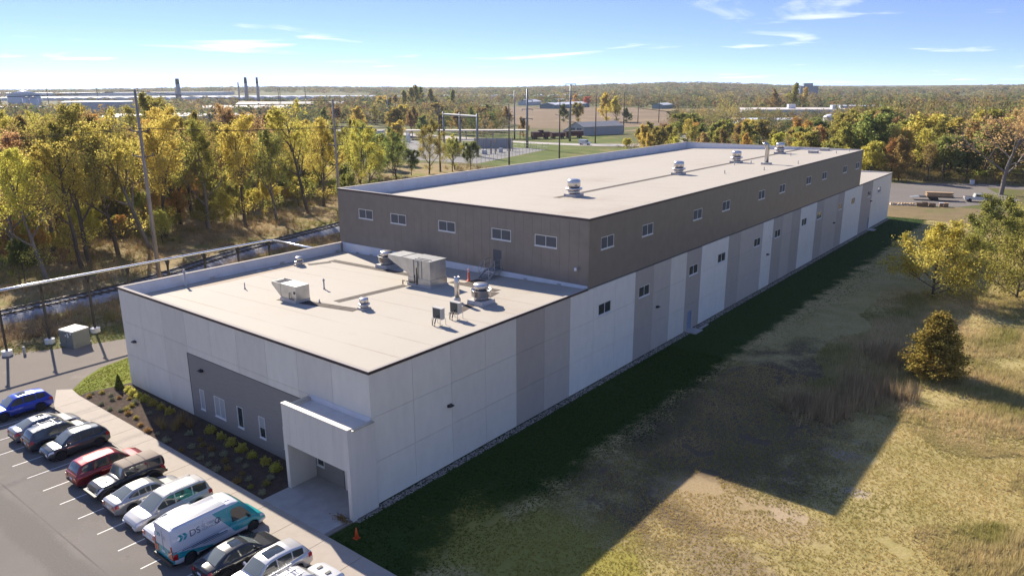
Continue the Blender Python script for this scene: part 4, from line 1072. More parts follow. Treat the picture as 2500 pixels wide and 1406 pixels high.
make_car('silver SUV with large dark sunroof, parked nose-out', (1.15, -8.75), OUT, suv(paint('paint_pale_silver', (0.52, 0.51, 0.50)), RIM, sunroof=(-0.9, 0.2), rails=None))
r_ = make_car('white work SUV with roof rack and two hood vents at the bottom edge', (3.95, -8.85), IN, suv(WHT2, RIM, L=4.95, belt=[(-2.475, 0.85), (-2.43, 1.10), (-2.2, 1.15), (-1.0, 1.12), (0.6, 1.08), (1.0, 1.06), (1.9, 1.0), (2.28, 0.90), (2.43, 0.76), (2.475, 0.55)],
    roof=[(-2.36, 1.10), (-2.25, 1.50), (-2.15, 1.78), (-1.5, 1.86), (-0.3, 1.88), (0.2, 1.86), (0.5, 1.74), (0.95, 1.32), (1.22, 1.06)], rw=(-2.2, -2.33), glass=[(-2.0, -1.2), (-1.1, -0.2), (-0.1, 0.85)], wr=0.38, rails=None))[0]
for xx in (-1.7, -0.9, -0.1):
    MB().box(xx - 0.03, -0.75, 2.02, xx + 0.03, 0.75, 2.07).build('rack_bar', WHT, r_)
    for yy in (-0.66, 0.66): MB().box(xx - 0.03, yy - 0.02, 1.82, xx + 0.03, yy + 0.02, 2.02).build('rack_foot', WHT, r_)
for yy in (-0.55, 0.0, 0.55): MB().tube([(-1.9, yy, 2.10), (0.1, yy, 2.10)], 0.03, 6).build('ladder_rail', GALV, r_)
for yy in (-0.36, 0.36): MB().box(1.55, yy - 0.09, 1.045, 1.85, yy + 0.09, 1.075).build('hood_vent', TRIM, r_)

# the high-roofed van, teal and white
def van_paint():
    m, t, b = _mat('van_wrap')
    b.inputs['Roughness'].default_value = 0.3; b.inputs['Coat Weight'].default_value = 0.7; b.inputs['Coat Roughness'].default_value = 0.05
    tcn = t.nodes.new('ShaderNodeTexCoord'); sp_ = t.nodes.new('ShaderNodeSeparateXYZ'); t.links.new(tcn.outputs['Object'], sp_.inputs[0])
    def mth(op, a, b_):
        q = t.nodes.new('ShaderNodeMath'); q.operation = op
        for i, z_ in enumerate((a, b_)):
            if isinstance(z_, (int, float)): q.inputs[i].default_value = z_
            else: t.links.new(z_, q.inputs[i])
        return q.outputs[0]
    X, Z = sp_.outputs[0], sp_.outputs[2]
    front_ = mth('GREATER_THAN', mth('ADD', X, mth('MULTIPLY', Z, 0.75)), 1.35)          # slanting edge behind the cab
    rear_ = mth('MULTIPLY', mth('LESS_THAN', X, -2.90), mth('LESS_THAN', Z, 1.25))
    arc = mth('LESS_THAN', Z, mth('ADD', 0.50, mth('MULTIPLY', mth('MAXIMUM', mth('ADD', mth('MULTIPLY', X, -1.0), -0.3), 0.0), 0.25)))
    arc2 = mth('GREATER_THAN', Z, mth('ADD', 0.40, mth('MULTIPLY', mth('MAXIMUM', mth('ADD', mth('MULTIPLY', X, -1.0), -0.3), 0.0), 0.12)))
    low = mth('MULTIPLY', mth('MULTIPLY', arc, arc2), mth('LESS_THAN', X, -0.6))
    f_ = mth('MAXIMUM', mth('MAXIMUM', mth('MULTIPLY', front_, mth('GREATER_THAN', Z, mth('ADD', 0.62, mth('MULTIPLY', mth('SUBTRACT', 2.0, X), 0.05)))), rear_), low)
    f_ = mth('MULTIPLY', f_, mth('MAXIMUM', mth('LESS_THAN', Z, 2.36), mth('GREATER_THAN', X, 1.55)))
    mxn = t.nodes.new('ShaderNodeMix'); mxn.data_type = 'RGBA'; t.links.new(f_, mxn.inputs['Factor'])
    mxn.inputs['A'].default_value = (0.60, 0.60, 0.61, 1); mxn.inputs['B'].default_value = (0.012, 0.32, 0.33, 1)
    t.links.new(mxn.outputs['Result'], b.inputs['Base Color'])
    return m
VW = van_paint(); MATS['van_wrap'] = VW
v, vg, vz, vb = make_car('teal and white high-roofed van with lettering, parked nose-in', (-4.75, -8.6), IN, dict(L=6.0, W=2.05, wb=4.03, wr=0.36, z0=0.34, paint=VW, xf=2.05, pf=0.14, pr=0.02,
    belt=[(-3.0, 1.05), (-2.98, 1.20), (1.4, 1.20), (2.0, 1.16), (2.45, 1.08), (2.8, 0.92), (2.95, 0.75), (3.0, 0.55)],
    roof=[(-2.99, 1.22), (-2.985, 2.35), (-2.93, 2.48), (-2.6, 2.52), (0.9, 2.52), (1.25, 2.44), (1.7, 2.08), (2.15, 1.52), (2.45, 1.09)], tumble=0.12, gw=0.975, rround=0.10,
    glass=[], ws=(2.38, 1.55), rw=None, rim=RIM, spokes=8, talltail=True, handles=(), mx=1.78, mirrorm=TRIM, trimlow=True, plan=True), 'van', 'parked_van')
v['label'] = 'teal and white high-roofed van with lettering, parked nose-in'
for k in range(11):
    yy = -0.72 + 0.144 * k
    MB().box(-2.75, yy - 0.02, 2.535, 0.55, yy + 0.02, 2.565).build('roof_rib', WHT2, v)
MB().box(0.62, -0.5, 2.535, 0.95, 0.5, 2.56).build('roof_hatch', WHT2, v)
def text_obj(cu, mm):
    t_ = bpy.data.objects.new('text', cu); col.objects.link(t_)
    me = bpy.data.meshes.new_from_object(t_.evaluated_get(bpy.context.evaluated_depsgraph_get()))
    me.materials.clear(); bpy.data.objects.remove(t_); bpy.data.curves.remove(cu)
    return link('lettering', me, mm, v)
def van_side(x, z_, s_, o=0.01):
    wb_, b_, wt, t_ = vg(x); f_ = (z_ - b_) / max(t_ - b_, 1e-3)
    if z_ < 1.2: return (x, s_ * (1.025 + o), z_)
    return (x, s_ * (wb_ + (wt - wb_) * f_ + o), z_)
for s_ in (-1, 1):
    cabw = [(0.72, 1.32), (1.55, 1.30), (1.92, 1.36), (1.62, 1.80), (1.30, 2.10), (0.85, 2.14), (0.72, 2.02)]
    q = MB(); q.v = [van_side(x, z_, s_, 0.012) for x, z_ in cabw]; q.f = [tuple(range(len(cabw)))[::(1 if s_ < 0 else -1)]]
    q.build('cab_window', CARGLASS, v)
    for (x0, x1, z0_, z1_) in ((-1.05, -1.03, 0.6, 2.3), (0.50, 0.52, 0.6, 2.3), (-2.75, 0.4, 1.16, 1.18)):
        q = MB(); q.v = [van_side(x0, z0_, s_, 0.006), van_side(x1, z0_, s_, 0.006), van_side(x1, z1_, s_, 0.006), van_side(x0, z1_, s_, 0.006)]; q.f = [(0, 1, 2, 3)[::(1 if s_ < 0 else -1)]]
        q.build('panel_seam', mat('seam_white_grey', (0.35, 0.36, 0.38), 0.6), v)
    for (x0, x1, z0_, z1_, mm) in ((-2.45, -0.2, 1.06, 1.11, 'navy'), (-1.9, 0.35, 0.97, 1.02, 'navy'), (-1.2, 0.35, 0.88, 0.91, 'navy'), (-2.6, -1.5, 0.97, 0.99, 'navy')):
        q = MB(); q.v = [van_side(x0, z0_, s_, 0.016), van_side(x1, z0_, s_, 0.016), van_side(x1, z1_, s_, 0.016), van_side(x0, z1_, s_, 0.016)]; q.f = [(0, 1, 2, 3)[::(1 if s_ < 0 else -1)]]
        q.build('stripe', mat('navy_vinyl', (0.012, 0.045, 0.13), 0.4), v)
    def on_side(x, z_): return van_side(x, z_, s_, 0.014)
    # chevron mark, gear mark
    TEALV = mat('teal_vinyl', (0.02, 0.30, 0.33), 0.4); NAVY = mat('navy_vinyl', (0.012, 0.045, 0.13), 0.4)
    fl_ = -1 if s_ > 0 else 1          # the lettering reads left to right on either side
    bx_ = -2.55 if s_ < 0 else 0.30
    for kx in (0.0, 0.26):
        for up_ in (0, 1):
            pts = [(0.0, 0.0), (0.17, 0.0), (0.30, 0.19), (0.13, 0.19)]
            q = MB(); z0_ = 1.66
            q.v = [on_side(bx_ + fl_ * (kx + a), z0_ + (b_ if not up_ else 0.40 - b_)) for a, b_ in pts]
            q.f = [(0, 1, 2, 3)]
            q.build('chevron_mark', TEALV, v)
    q = MB(); cxg = bx_ + fl_ * 2.42; NN = 10
    for i in range(NN * 2):
        th = 2*PI*i/(NN*2)
        for rr_ in (0.13, 0.20 if i % 2 == 0 else 0.165): q.v.append(on_side(cxg + rr_*math.cos(th), 1.86 + rr_*math.sin(th)))
    for i in range(NN * 2): q.f.append((2*i, 2*i+1, (2*i+3) % (4*NN), (2*i+2) % (4*NN)))
    q.build('gear_mark', NAVY, v)
    q = MB(); q.v = [on_side(cxg - fl_*0.02, 1.70), on_side(cxg + fl_*0.03, 1.68), on_side(cxg + fl_*0.09, 1.92), on_side(cxg + fl_*0.02, 1.93)]; q.f = [(0, 1, 2, 3)]; q.build('gear_mark', NAVY, v)
    def text(s, x, z_, size, mm):
        cu = bpy.data.curves.new('lettering', 'FONT'); cu.body = s; cu.size = size; cu.extrude = 0.001
        o = text_obj(cu, mm)
        p0 = Vector(on_side(x, z_)); p1 = Vector(on_side(x, z_ + 0.3)); upv = (p1 - p0).normalized(); rtv = Vector((fl_, 0, 0)); nv = rtv.cross(upv)
        o.matrix_local = Matrix(((rtv.x, upv.x, nv.x, p0.x + nv.x*0.004), (rtv.y, upv.y, nv.y, p0.y + nv.y*0.004), (rtv.z, upv.z, nv.z, p0.z + nv.z*0.004), (0, 0, 0, 1)))
        return o
    GR = mat('grey_vinyl', (0.10, 0.11, 0.13), 0.5); LG = mat('light_grey_vinyl', (0.36, 0.38, 0.42), 0.5)
    text('DS', bx_ + fl_*0.66, 1.66, 0.56, GR); text('GLOBAL', bx_ + fl_*1.42, 1.88, 0.25, LG); text('SERVICES', bx_ + fl_*1.42, 1.66, 0.25, LG)
# rear lettering, rear doors, bumper
cu = bpy.data.curves.new('lettering', 'FONT'); cu.body = 'DS'; cu.size = 0.34; cu.extrude = 0.001
o = text_obj(cu, mat('light_grey_vinyl', (0.36, 0.38, 0.42))); o.matrix_local = Matrix(((0, 0, -1, -2.998), (-1, 0, 0, 0.05), (0, 1, 0, 1.75), (0, 0, 0, 1)))
for kx in (0.0, 0.2):
    q = MB(); q.v = [(-2.997, 0.62 - kx - a, 1.76 + b_) for a, b_ in ((0, 0), (0.12, 0), (0.22, 0.13), (0.12, 0.26), (0, 0.26), (0.1, 0.13))]; q.f = [(0, 1, 2, 5), (5, 2, 3, 4)]; q.build('chevron_mark', TEALV, v)
MB().box(-3.006, -0.008, 0.62, -2.99, 0.008, 2.3).build('door_seam', mat('seam_white_grey'  , (0.35, 0.36, 0.38)), v)
MB().box(-3.12, -0.98, 0.36, -2.99, 0.98, 0.58).build('rear_bumper', TRIM, v)
for s_ in (-1, 1): MB().box(-3.02, min(s_*0.86, s_*0.99), 0.75, -2.98, max(s_*0.86, s_*0.99), 1.55).build('tail_light', TAIL, v)

# traffic cone and leaf litter by the porch
k = thing('traffic_cone', 'orange traffic cone on the grass beside the porch', 'cone', (1.75, -3.1, 0.0))
MB().box(-0.17, -0.17, 0.0, 0.17, 0.17, 0.04).build('base', OR, k); MB().lathe([(0.14, 0.04), (0.03, 0.70), (0.02, 0.71)], 14).build('body', OR, k, True)
# ------------------------------------------------------------------ railway, pipe bridge, poles
def spline(pts, step):
    P = [Vector(p) for p in pts]; out_ = []
    P = [P[0]*2 - P[1]] + P + [P[-1]*2 - P[-2]]
    for i in range(1, len(P) - 2):
        L = (P[i+1] - P[i]).length; n_ = max(2, int(L / step))
        for k in range(n_):
            t_ = k / n_
            a, b_, c_, d = P[i-1], P[i], P[i+1], P[i+2]
            out_.append(0.5 * ((2*b_) + (c_ - a)*t_ + (2*a - 5*b_ + 4*c_ - d)*t_*t_ + (3*b_ - a - 3*c_ + d)*t_**3))
    out_.append(P[-2]); return out_
track = spline([(-66.0, -28, 0), (-66.2, -8, 0), (-66.5, 4, 0), (-67.5, 15, 0), (-70.3, 24, 0), (-76.1, 40, 0), (-81.6, 62, 0), (-89, 90, 0), (-100, 125, 0), (-108, 150, 0)], 1.0)
def perp(i):
    t_ = (track[min(i+1, len(track)-1)] - track[max(i-1, 0)]).normalized(); return Vector((-t_.y, t_.x, 0)), t_
bal = MB()
prof = [(-3.4, 0.0), (-1.9, 0.56), (1.9, 0.56), (3.3, 0.0)]
for i, c in enumerate(track):
    pn, _ = perp(i)
    for o_, z_ in prof: bal.v.append(tuple(c - pn * o_ + Vector((0, 0, z_))))
for i in range(len(track) - 1):
    for k in range(3): bal.f.append((i*4+k, i*4+k+1, (i+1)*4+k+1, (i+1)*4+k))
ballast = bal.build('railway_ballast', zone_mat('ballast', [], (0.24, 0.24, 0.25), (0.33, 0.328, 0.335), fine=6.0, nscale=0.4, bump=1.0)); tag(ballast, kind='structure')
tr = thing('railway_track', 'single railway track curving behind the pipe bridge', 'railway track', (0, 0, 0))
RUST = mat('rail_steel', (0.045, 0.035, 0.032), 0.5, metal=0.4)
for g0 in (-0.95, 0.95):
    mb = MB()
    for i, c in enumerate(track):
        pn, _ = perp(i)
        for o_, z_ in ((-0.07, 0.62), (0.07, 0.62), (0.06, 0.82), (-0.06, 0.82)): mb.v.append(tuple(c + pn * (g0 + o_) + Vector((0, 0, z_))))
    for i in range(len(track) - 1):
        for k in range(4): mb.f.append((i*4+k, (i+1)*4+k, (i+1)*4+(k+1) % 4, i*4+(k+1) % 4))
    mb.build('rail', RUST, tr)
tie_me = MB().box(-1.55, -0.12, 0.50, 1.55, 0.12, 0.66).mesh('sleeper')
tie_m = mat('sleeper_wood', (0.10, 0.085, 0.075), 0.9, var=0.3, scale=2)
acc = 0; last = None; nt_ = 0
for i, c in enumerate(track):
    if c.y < -16 or c.y > 70: continue
    if last is not None and (c - last).length < 0.62: continue
    last = c; pn, t_ = perp(i)
    o = link('sleeper', tie_me, tie_m, tr); o.location = c; o.rotation_euler = (0, 0, math.atan2(pn.y, pn.x)); nt_ += 1

# pipe bridge: silver pipe on black T-posts set in white round footings
pipe = thing('pipe_bridge', 'silver overhead pipe carried on black steel posts beside the railway', 'pipe', (0, 0, 0))
PZ = 6.72
BLKST = mat('black_steel', (0.022, 0.018, 0.016), 0.55)
PIPEM = mat('pipe_jacket', (0.62, 0.63, 0.68), 0.22, metal=0.9)
MB().tube([(-51.3, -14, PZ), (-51.8, 0, PZ), (-52.0, 14, PZ), (-52.0, 27.7, PZ), (-51.6, 28.1, PZ)], 0.16, 10).build('pipe_run', PIPEM, pipe, True)
MB().tube([(-51.5, 28.1, PZ), (-47.5, 28.15, PZ), (-33.4, 28.2, PZ)], 0.17, 10).build('pipe_branch', PIPEM, pipe, True)
for (x, y) in ((-51.2, -8.6), (-51.5, -4.1), (-52.0, 0.1), (-52.1, 4.8), (-52.2, 9.2), (-52.2, 13.9), (-52.0, 18.5), (-52.0, 23.1), (-52.0, 27.7), (-44.5, 28.2)):
    po = MB().box(x - 0.10, y - 0.10, 0.3, x + 0.10, y + 0.10, PZ - 0.2).build('post', BLKST, pipe)
    if x < -50:
        MB().box(x - 0.62, y - 0.07, PZ - 0.34, x + 0.5, y + 0.07, PZ - 0.17).build('arm', BLKST, po)
        MB().tube([(x - 0.08, y, PZ - 1.0), (x - 0.52, y, PZ - 0.36)], 0.05, 4).tube([(x + 0.08, y, PZ - 1.0), (x + 0.45, y, PZ - 0.36)], 0.05, 4).build('brace', BLKST, po)
    else: MB().box(x - 0.07, y - 0.5, PZ - 0.34, x + 0.07, y + 0.5, PZ - 0.17).build('arm', BLKST, po)
    MB().lathe([(0.5, -0.02), (0.5, 0.5), (0.46, 0.52)], 18, (x, y, 0.0)).build('footing', mat('footing_white', (0.70, 0.68, 0.63), 0.8, var=0.1, scale=3), po)

# pad-mounted transformer on the verge
tf = thing('transformer_box', 'grey-green pad-mounted transformer cabinet between the pipe posts', 'transformer', (-49.3, 1.6, 0.0), R(12))
TG = mat('transformer_paint', (0.15, 0.165, 0.155), 0.5, var=0.08, scale=1)
MB().box(-1.15, -1.0, 0.0, 1.15, 1.0, 0.32).build('base', TG, tf); MB().box(-1.1, -0.95, 0.32, 1.1, 0.95, 1.75).build('cabinet', TG, tf)
MB().hexa([(-1.16, -1.0, 1.75), (1.16, -1.0, 1.75), (1.16, 1.0, 1.75), (-1.16, 1.0, 1.75)], [(-1.12, -0.9, 1.84), (1.12, -0.9, 1.84), (1.12, 0.95, 1.88), (-1.12, 0.95, 1.88)]).build('lid', mat('transformer_lid', (0.34, 0.34, 0.32), 0.6), tf)
MB().box(-0.012, -0.965, 0.4, 0.012, -0.952, 1.7).build('door_seam', BLKST, tf)
for (xx, zz) in ((0.25, 1.4), (0.75, 1.5), (0.3, 1.15), (-0.1, 1.2)): MB().box(xx, -0.962, zz, xx + 0.2, -0.953, zz + 0.2).build('sticker', mat('sticker', (0.75, 0.75, 0.7), 0.5), tf)
b_ = MB().lathe([(0.14, 0), (0.14, 0.75), (0.10, 0.82)], 12).build('bollard', mat('bollard_grey', (0.35, 0.35, 0.34), 0.7)); b_.location = (-50.4, -2.9, 0); tag(b_, 'short grey bollard between two pipe footings', 'bollard')

# wooden and steel line poles
WOODP = mat('weathered_pole', (0.34, 0.29, 0.25), 0.9, c2=(0.20, 0.165, 0.14), scale=3, streak=(1, 1, 0.15))
WOODD = mat('dark_pole', (0.13, 0.10, 0.085), 0.9, var=0.25, scale=3, streak=(1, 1, 0.15))
STEELP = mat('steel_pole', (0.20, 0.215, 0.23), 0.5, metal=0.4)
def wood_pole(x, y, h, r_, label, arms=(0.80, 0.62), m=WOODD, steps=False, aw=1.3, rzz=0.7):
    o = thing('utility_pole', label, 'utility pole', (x, y, -0.05), rzz)
    MB().tube([(0, 0, 0), (0, 0, h*0.5), (0, 0, h)], [r_, r_*0.8, r_*0.55], 10).build('pole', m, o, True)
    for f_ in arms:
        z_ = h * f_
        MB().hexa([(-aw, -0.12, z_+0.25), (-aw, 0.12, z_+0.25), (-aw, 0.12, z_+0.37), (-aw, -0.12, z_+0.37)], [(0, -0.12, z_), (0, 0.12, z_), (0, 0.12, z_+0.18), (0, -0.12, z_+0.18)]).hexa([(0, -0.12, z_), (0, 0.12, z_), (0, 0.12, z_+0.18), (0, -0.12, z_+0.18)], [(aw, -0.12, z_+0.25), (aw, 0.12, z_+0.25), (aw, 0.12, z_+0.37), (aw, -0.12, z_+0.37)]).build('crossarm', WOODD, o)
        for s_ in (-1, 1): MB().lathe([(0.07, z_+0.36), (0.09, z_+0.5), (0.05, z_+0.62)], 8, (s_*(aw-0.1), 0, 0)).build('insulator', mat('insulator', (0.12, 0.10, 0.10), 0.3), o)
    if steps:
        k_ = 3.0; q = MB(); s_ = 1
        while k_ < h * 0.75:
            rr_ = r_ * (1 - 0.45 * k_ / h)
            q.box(-rr_ - 0.12 if s_ < 0 else 0, -0.03, k_, 0 if s_ < 0 else rr_ + 0.12, 0.03, k_ + 0.05); s_ = -s_; k_ += 0.42
        so_ = q.build('pole_steps', WOODD, o); so_['kind'] = 'stuff'
    return o
wood_pole(-62.2, 17.5, 26.2, 0.29, 'tallest weathered wooden pole rising beside the low roof', (0.80, 0.68), WOODP, True)
wood_pole(-68.3, 52.7, 24.4, 0.27, 'weathered wooden pole at the left edge of the dark upper storey', (0.80, 0.69), WOODP, True)
wood_pole(-133.8, 145.6, 20.5, 0.32, 'brown wooden pole right of the lone tree before the substation', (0.80, 0.62), aw=1.9)
wood_pole(-127.9, 173.5, 20.6, 0.30, 'brown wooden pole in front of the substation yard', (0.80, 0.62), aw=1.9)
wood_pole(-126.7, 201.8, 22.2, 0.30, 'brown wooden pole right of the substation fence', (0.72,), aw=1.6)
wood_pole(-160.1, 279.4, 21.8, 0.34, 'brown wooden pole beside the road near the white cargo van', (0.8,), aw=1.8)
wood_pole(-190, 357, 23, 0.34, 'brown wooden pole at the far end of the grey shed', (), aw=1.8)
wood_pole(-232, 480, 22, 0.34, 'distant brown pole in the tan field', (), aw=1.8)
wood_pole(-244.7, 471.7, 17.7, 0.32, 'shorter distant brown pole in the tan field', (), aw=1.8)
def steel_pole(x, y, h, r_, label, arms, aw=2.5):
    o = thing('transmission_pole', label, 'transmission pole', (x, y, -0.05), 0.75)
    MB().tube([(0, 0, 0), (0, 0, h)], [r_, r_*0.55], 12).build('shaft', STEELP, o, True)
    for z_ in arms:
        MB().box(-aw, -0.1, z_, aw, 0.1, z_ + 0.28).build('crossarm', STEELP, o)
        for s_ in (-1, 1): MB().lathe([(0.16, z_ - 0.5), (0.16, z_)], 8, (s_*(aw - 0.2), 0, 0)).build('insulator', mat('insulator_grey', (0.3, 0.3, 0.32), 0.4), o)
    return o
steel_pole(-168.9, 237.4, 25.3, 0.62, 'thick grey steel transmission pole at the substation corner', (20.4, 16.6, 12.6), 2.4)
steel_pole(-176.2, 281.6, 27.5, 0.62, 'tallest grey steel transmission pole beside the maroon rail wagons', (27.2, 23.6, 20.2, 16.4), 2.6)
steel_pole(-209.8, 280.2, 24.5, 0.42, 'slimmer grey steel pole left of the thick transmission pole', (), 2)
steel_pole(-290.2, 266.7, 21.5, 0.45, 'grey steel pole left of the substation breakers', (), 2)
steel_pole(-285.8, 269.6, 17.0, 0.45, 'shorter grey steel pole beside the substation breakers', (), 2)

# overhead wires sagging between the poles
def wires(name, label, a, b_, hs, off, sag, r_=0.03):
    o = thing(name, label, 'power line', (0, 0, 0))
    d = Vector((b_[0] - a[0], b_[1] - a[1], 0)).normalized(); nrm2 = Vector((-d.y, d.x, 0))
    for h0, h1, s_ in hs:
        pts = []
        for k_ in range(15):
            t_ = k_ / 14.0; p = Vector((a[0] + (b_[0] - a[0])*t_, a[1] + (b_[1] - a[1])*t_, h0 + (h1 - h0)*t_ - 4*sag*t_*(1 - t_))) + nrm2 * off * s_
            pts.append(p)
        MB().tube(pts, r_, 4, caps=False).build('wire', BLKST, o)
wires('power_line', 'thin wires running between the two weathered wooden poles', (-62.2, 17.5), (-68.3, 52.7), ((21.5, 20.1, 1), (21.5, 20.1, -1), (26.0, 24.2, 0)), 1.2, 0.5)
wires('power_line', 'thin wires running on from the second weathered pole', (-68.3, 52.7), (-133.8, 145.6), ((20.1, 17.0, 1), (20.1, 17.0, -1), (24.2, 20.3, 0)), 1.2, 1.4)
wires('power_line', 'thin wires running left out of view from the tallest wooden pole', (-62.2, 17.5), (-60, -25), ((21.5, 21.5, 1), (21.5, 21.5, -1), (26.0, 26.0, 0)), 1.2, 0.6)
wires('power_line', 'thin wires between the brown poles before the substation', (-133.8, 145.6), (-127.9, 173.5), ((17.0, 17.0, 1), (17.0, 17.0, -1), (20.3, 20.4, 0)), 1.8, 0.5, 0.045)
wires('power_line', 'thin wires between the two thick steel transmission poles', (-168.9, 237.4), (-176.2, 281.6), ((20.4, 23.6, 1), (20.4, 23.6, -1), (16.6, 20.2, 1), (16.6, 20.2, -1)), 2.3, 0.6, 0.05)
# ------------------------------------------------------------------ trees
BARK = mat('bark', (0.115, 0.092, 0.075), 0.95, c2=(0.06, 0.048, 0.04), scale=1.4, streak=(1, 1, 0.25))
BARKG = mat('grey_bark', (0.21, 0.185, 0.165), 0.95, c2=(0.13, 0.11, 0.095), scale=1.4, streak=(1, 1, 0.25))
def rot_from(d, dev, az):
    """direction deviating from d by dev radians around azimuth az"""
    d = d / np.linalg.norm(d)
    r_ = np.array([0, 0, 1.0]) if abs(d[2]) < 0.95 else np.array([1.0, 0, 0])
    a = np.cross(d, r_); a /= np.linalg.norm(a); b = np.cross(d, a)
    return d*math.cos(dev) + (a*math.cos(az) + b*math.sin(az))*math.sin(dev)

def tree_meshes(seed, H, fork=0.35, limbs=7, nb=7, ntw=6, spread=0.75, limb_len=0.45, leaves=7000, leaf=0.20, trunk_r=None, up=0.15, lean=0.04, twigless=False, bare=0.0, fullness=0.55, low=0.0):
    """returns (wood mesh, leaf mesh): forked trunk, limbs, branches, twigs, and leaf quads gathered round the twigs"""
    rg = np.random.default_rng(seed)
    tr_ = trunk_r or H * 0.016
    mb = MB(); anchors = []
    def grow(p, d, L, r0, r1, n_, sides, wob, upk):
        pts = [p]; dd = d / np.linalg.norm(d); rad = [r0]
        for i in range(n_):
            dd = dd + rg.normal(0, wob, 3) + np.array([0, 0, upk]); dd /= np.linalg.norm(dd)
            pts.append(pts[-1] + dd * L / n_); rad.append(r0 + (r1 - r0) * (i + 1) / n_)
        mb.tube(pts, rad, sides, caps=False)
        return pts
    ld = np.array([rg.normal(0, lean), rg.normal(0, lean), 1.0])
    trunk = grow(np.array([0, 0, -0.15]), ld, H * 0.80, tr_, tr_ * 0.22, 9, 7, 0.05, 0.02)
    az0 = rg.uniform(0, 6.28)
    def at(pts, t_):
        f_ = t_ * (len(pts) - 1); i = min(int(f_), len(pts) - 2); return pts[i] + (pts[i+1] - pts[i]) * (f_ - i), pts[i+1] - pts[i]
    for k in range(limbs):
        t_ = fork + (0.97 - fork) * (k + rg.uniform(0, 0.6)) / limbs
        p, d = at(trunk, t_ / 0.80 * 0.82 if t_ < 0.95 else 0.99)
        rel = (t_ - fork) / (1 - fork)
        L = H * limb_len * (1.05 - 0.62 * rel) * rg.uniform(0.75, 1.15)
        dirn = rot_from(d, spread * (1.0 - 0.35 * rel) * rg.uniform(0.75, 1.2), az0 + k * 2.4 + rg.normal(0, 0.3))
        r0 = tr_ * (0.52 - 0.30 * rel)
        lp = grow(p, dirn, L, r0, r0 * 0.2, 5, 5, 0.10, up)
        for b in range(nb):
            tb = 0.25 + 0.75 * (b + rg.uniform(0, 0.8)) / nb
            q, dq = at(lp, min(tb, 0.99))
            L2 = L * 0.42 * (1.15 - 0.6 * tb) * rg.uniform(0.7, 1.2)
            bp = grow(q, rot_from(dq, rg.uniform(0.5, 1.0), rg.uniform(0, 6.28)), L2, r0 * 0.30, r0 * 0.07, 3, 3, 0.14, up * 0.8)
            for w in range(ntw):
                tw = 0.2 + 0.8 * (w + rg.random()) / ntw
                s_, ds = at(bp, min(tw, 0.99))
                L3 = L2 * 0.5 * rg.uniform(0.6, 1.2)
                dv = rot_from(ds, rg.uniform(0.4, 1.1), rg.uniform(0, 6.28))
                if not twigless:
                    tp = grow(s_, dv, L3, 0.016, 0.006, 2, 3, 0.15, up * 0.5)
                else: tp = [s_, s_ + dv / np.linalg.norm(dv) * L3]
                anchors.append((tp[0], tp[-1]))
    for _ in range(int(low)):
        p, d = at(trunk, rg.uniform(0.6 * fork, fork)); e = p + rot_from(d, 1.2, rg.uniform(0, 6.28)) * H * 0.12; anchors.append((p, e)); mb.tube([p, e], [0.04, 0.01], 3, caps=False)
    wood = mb.mesh('trunk', True)
    A = np.array([a for a, _ in anchors]); B = np.array([b for _, b in anchors])
    keep = rg.random(len(A)) > bare
    if keep.sum() < 4: keep[:] = True
    A, B = A[keep], B[keep]
    idx = rg.integers(0, len(A), leaves)
    t_ = rg.beta(1.6, 1.0, leaves)[:, None]
    sp_ = np.linalg.norm(B - A, axis=1)[idx][:, None]
    C = A[idx] + (B[idx] - A[idx]) * t_ + rg.normal(0, 1, (leaves, 3)) * np.clip(sp_ * fullness, 0.10, 0.8) * 0.55
    C[:, 2] = np.maximum(C[:, 2], 0.15)
    me = leaf_quads(rg, C, leaf, np.repeat(rg.random(len(A))[:, None], 1, 1)[idx, 0])
    return wood, me

def leaf_quads(rg, C, leaf, clump):
    n_ = len(C)
    nrm_ = rg.normal(0, 1, (n_, 3)); nrm_[:, 2] = np.abs(nrm_[:, 2]) * 0.9 + 0.2; nrm_ /= np.linalg.norm(nrm_, axis=1)[:, None]
    a = np.cross(nrm_, rg.normal(0, 1, (n_, 3))); a /= np.linalg.norm(a, axis=1)[:, None] + 1e-9
    b = np.cross(nrm_, a)
    s_ = leaf * rg.uniform(0.6, 1.35, n_)[:, None]
    V = np.stack([C - a*s_*0.5, C + b*s_*0.36, C + a*s_*0.5, C - b*s_*0.36], 1).reshape(-1, 3)
    F = np.arange(n_ * 4).reshape(-1, 4)
    c = np.zeros((n_, 3)); c[:, 0] = np.clip(clump * 0.6 + rg.random(n_) * 0.4, 0, 1); c[:, 1] = rg.random(n_); c[:, 2] = rg.random(n_)
    return np_mesh('crown', V, F, np.repeat(c, 4, 0))

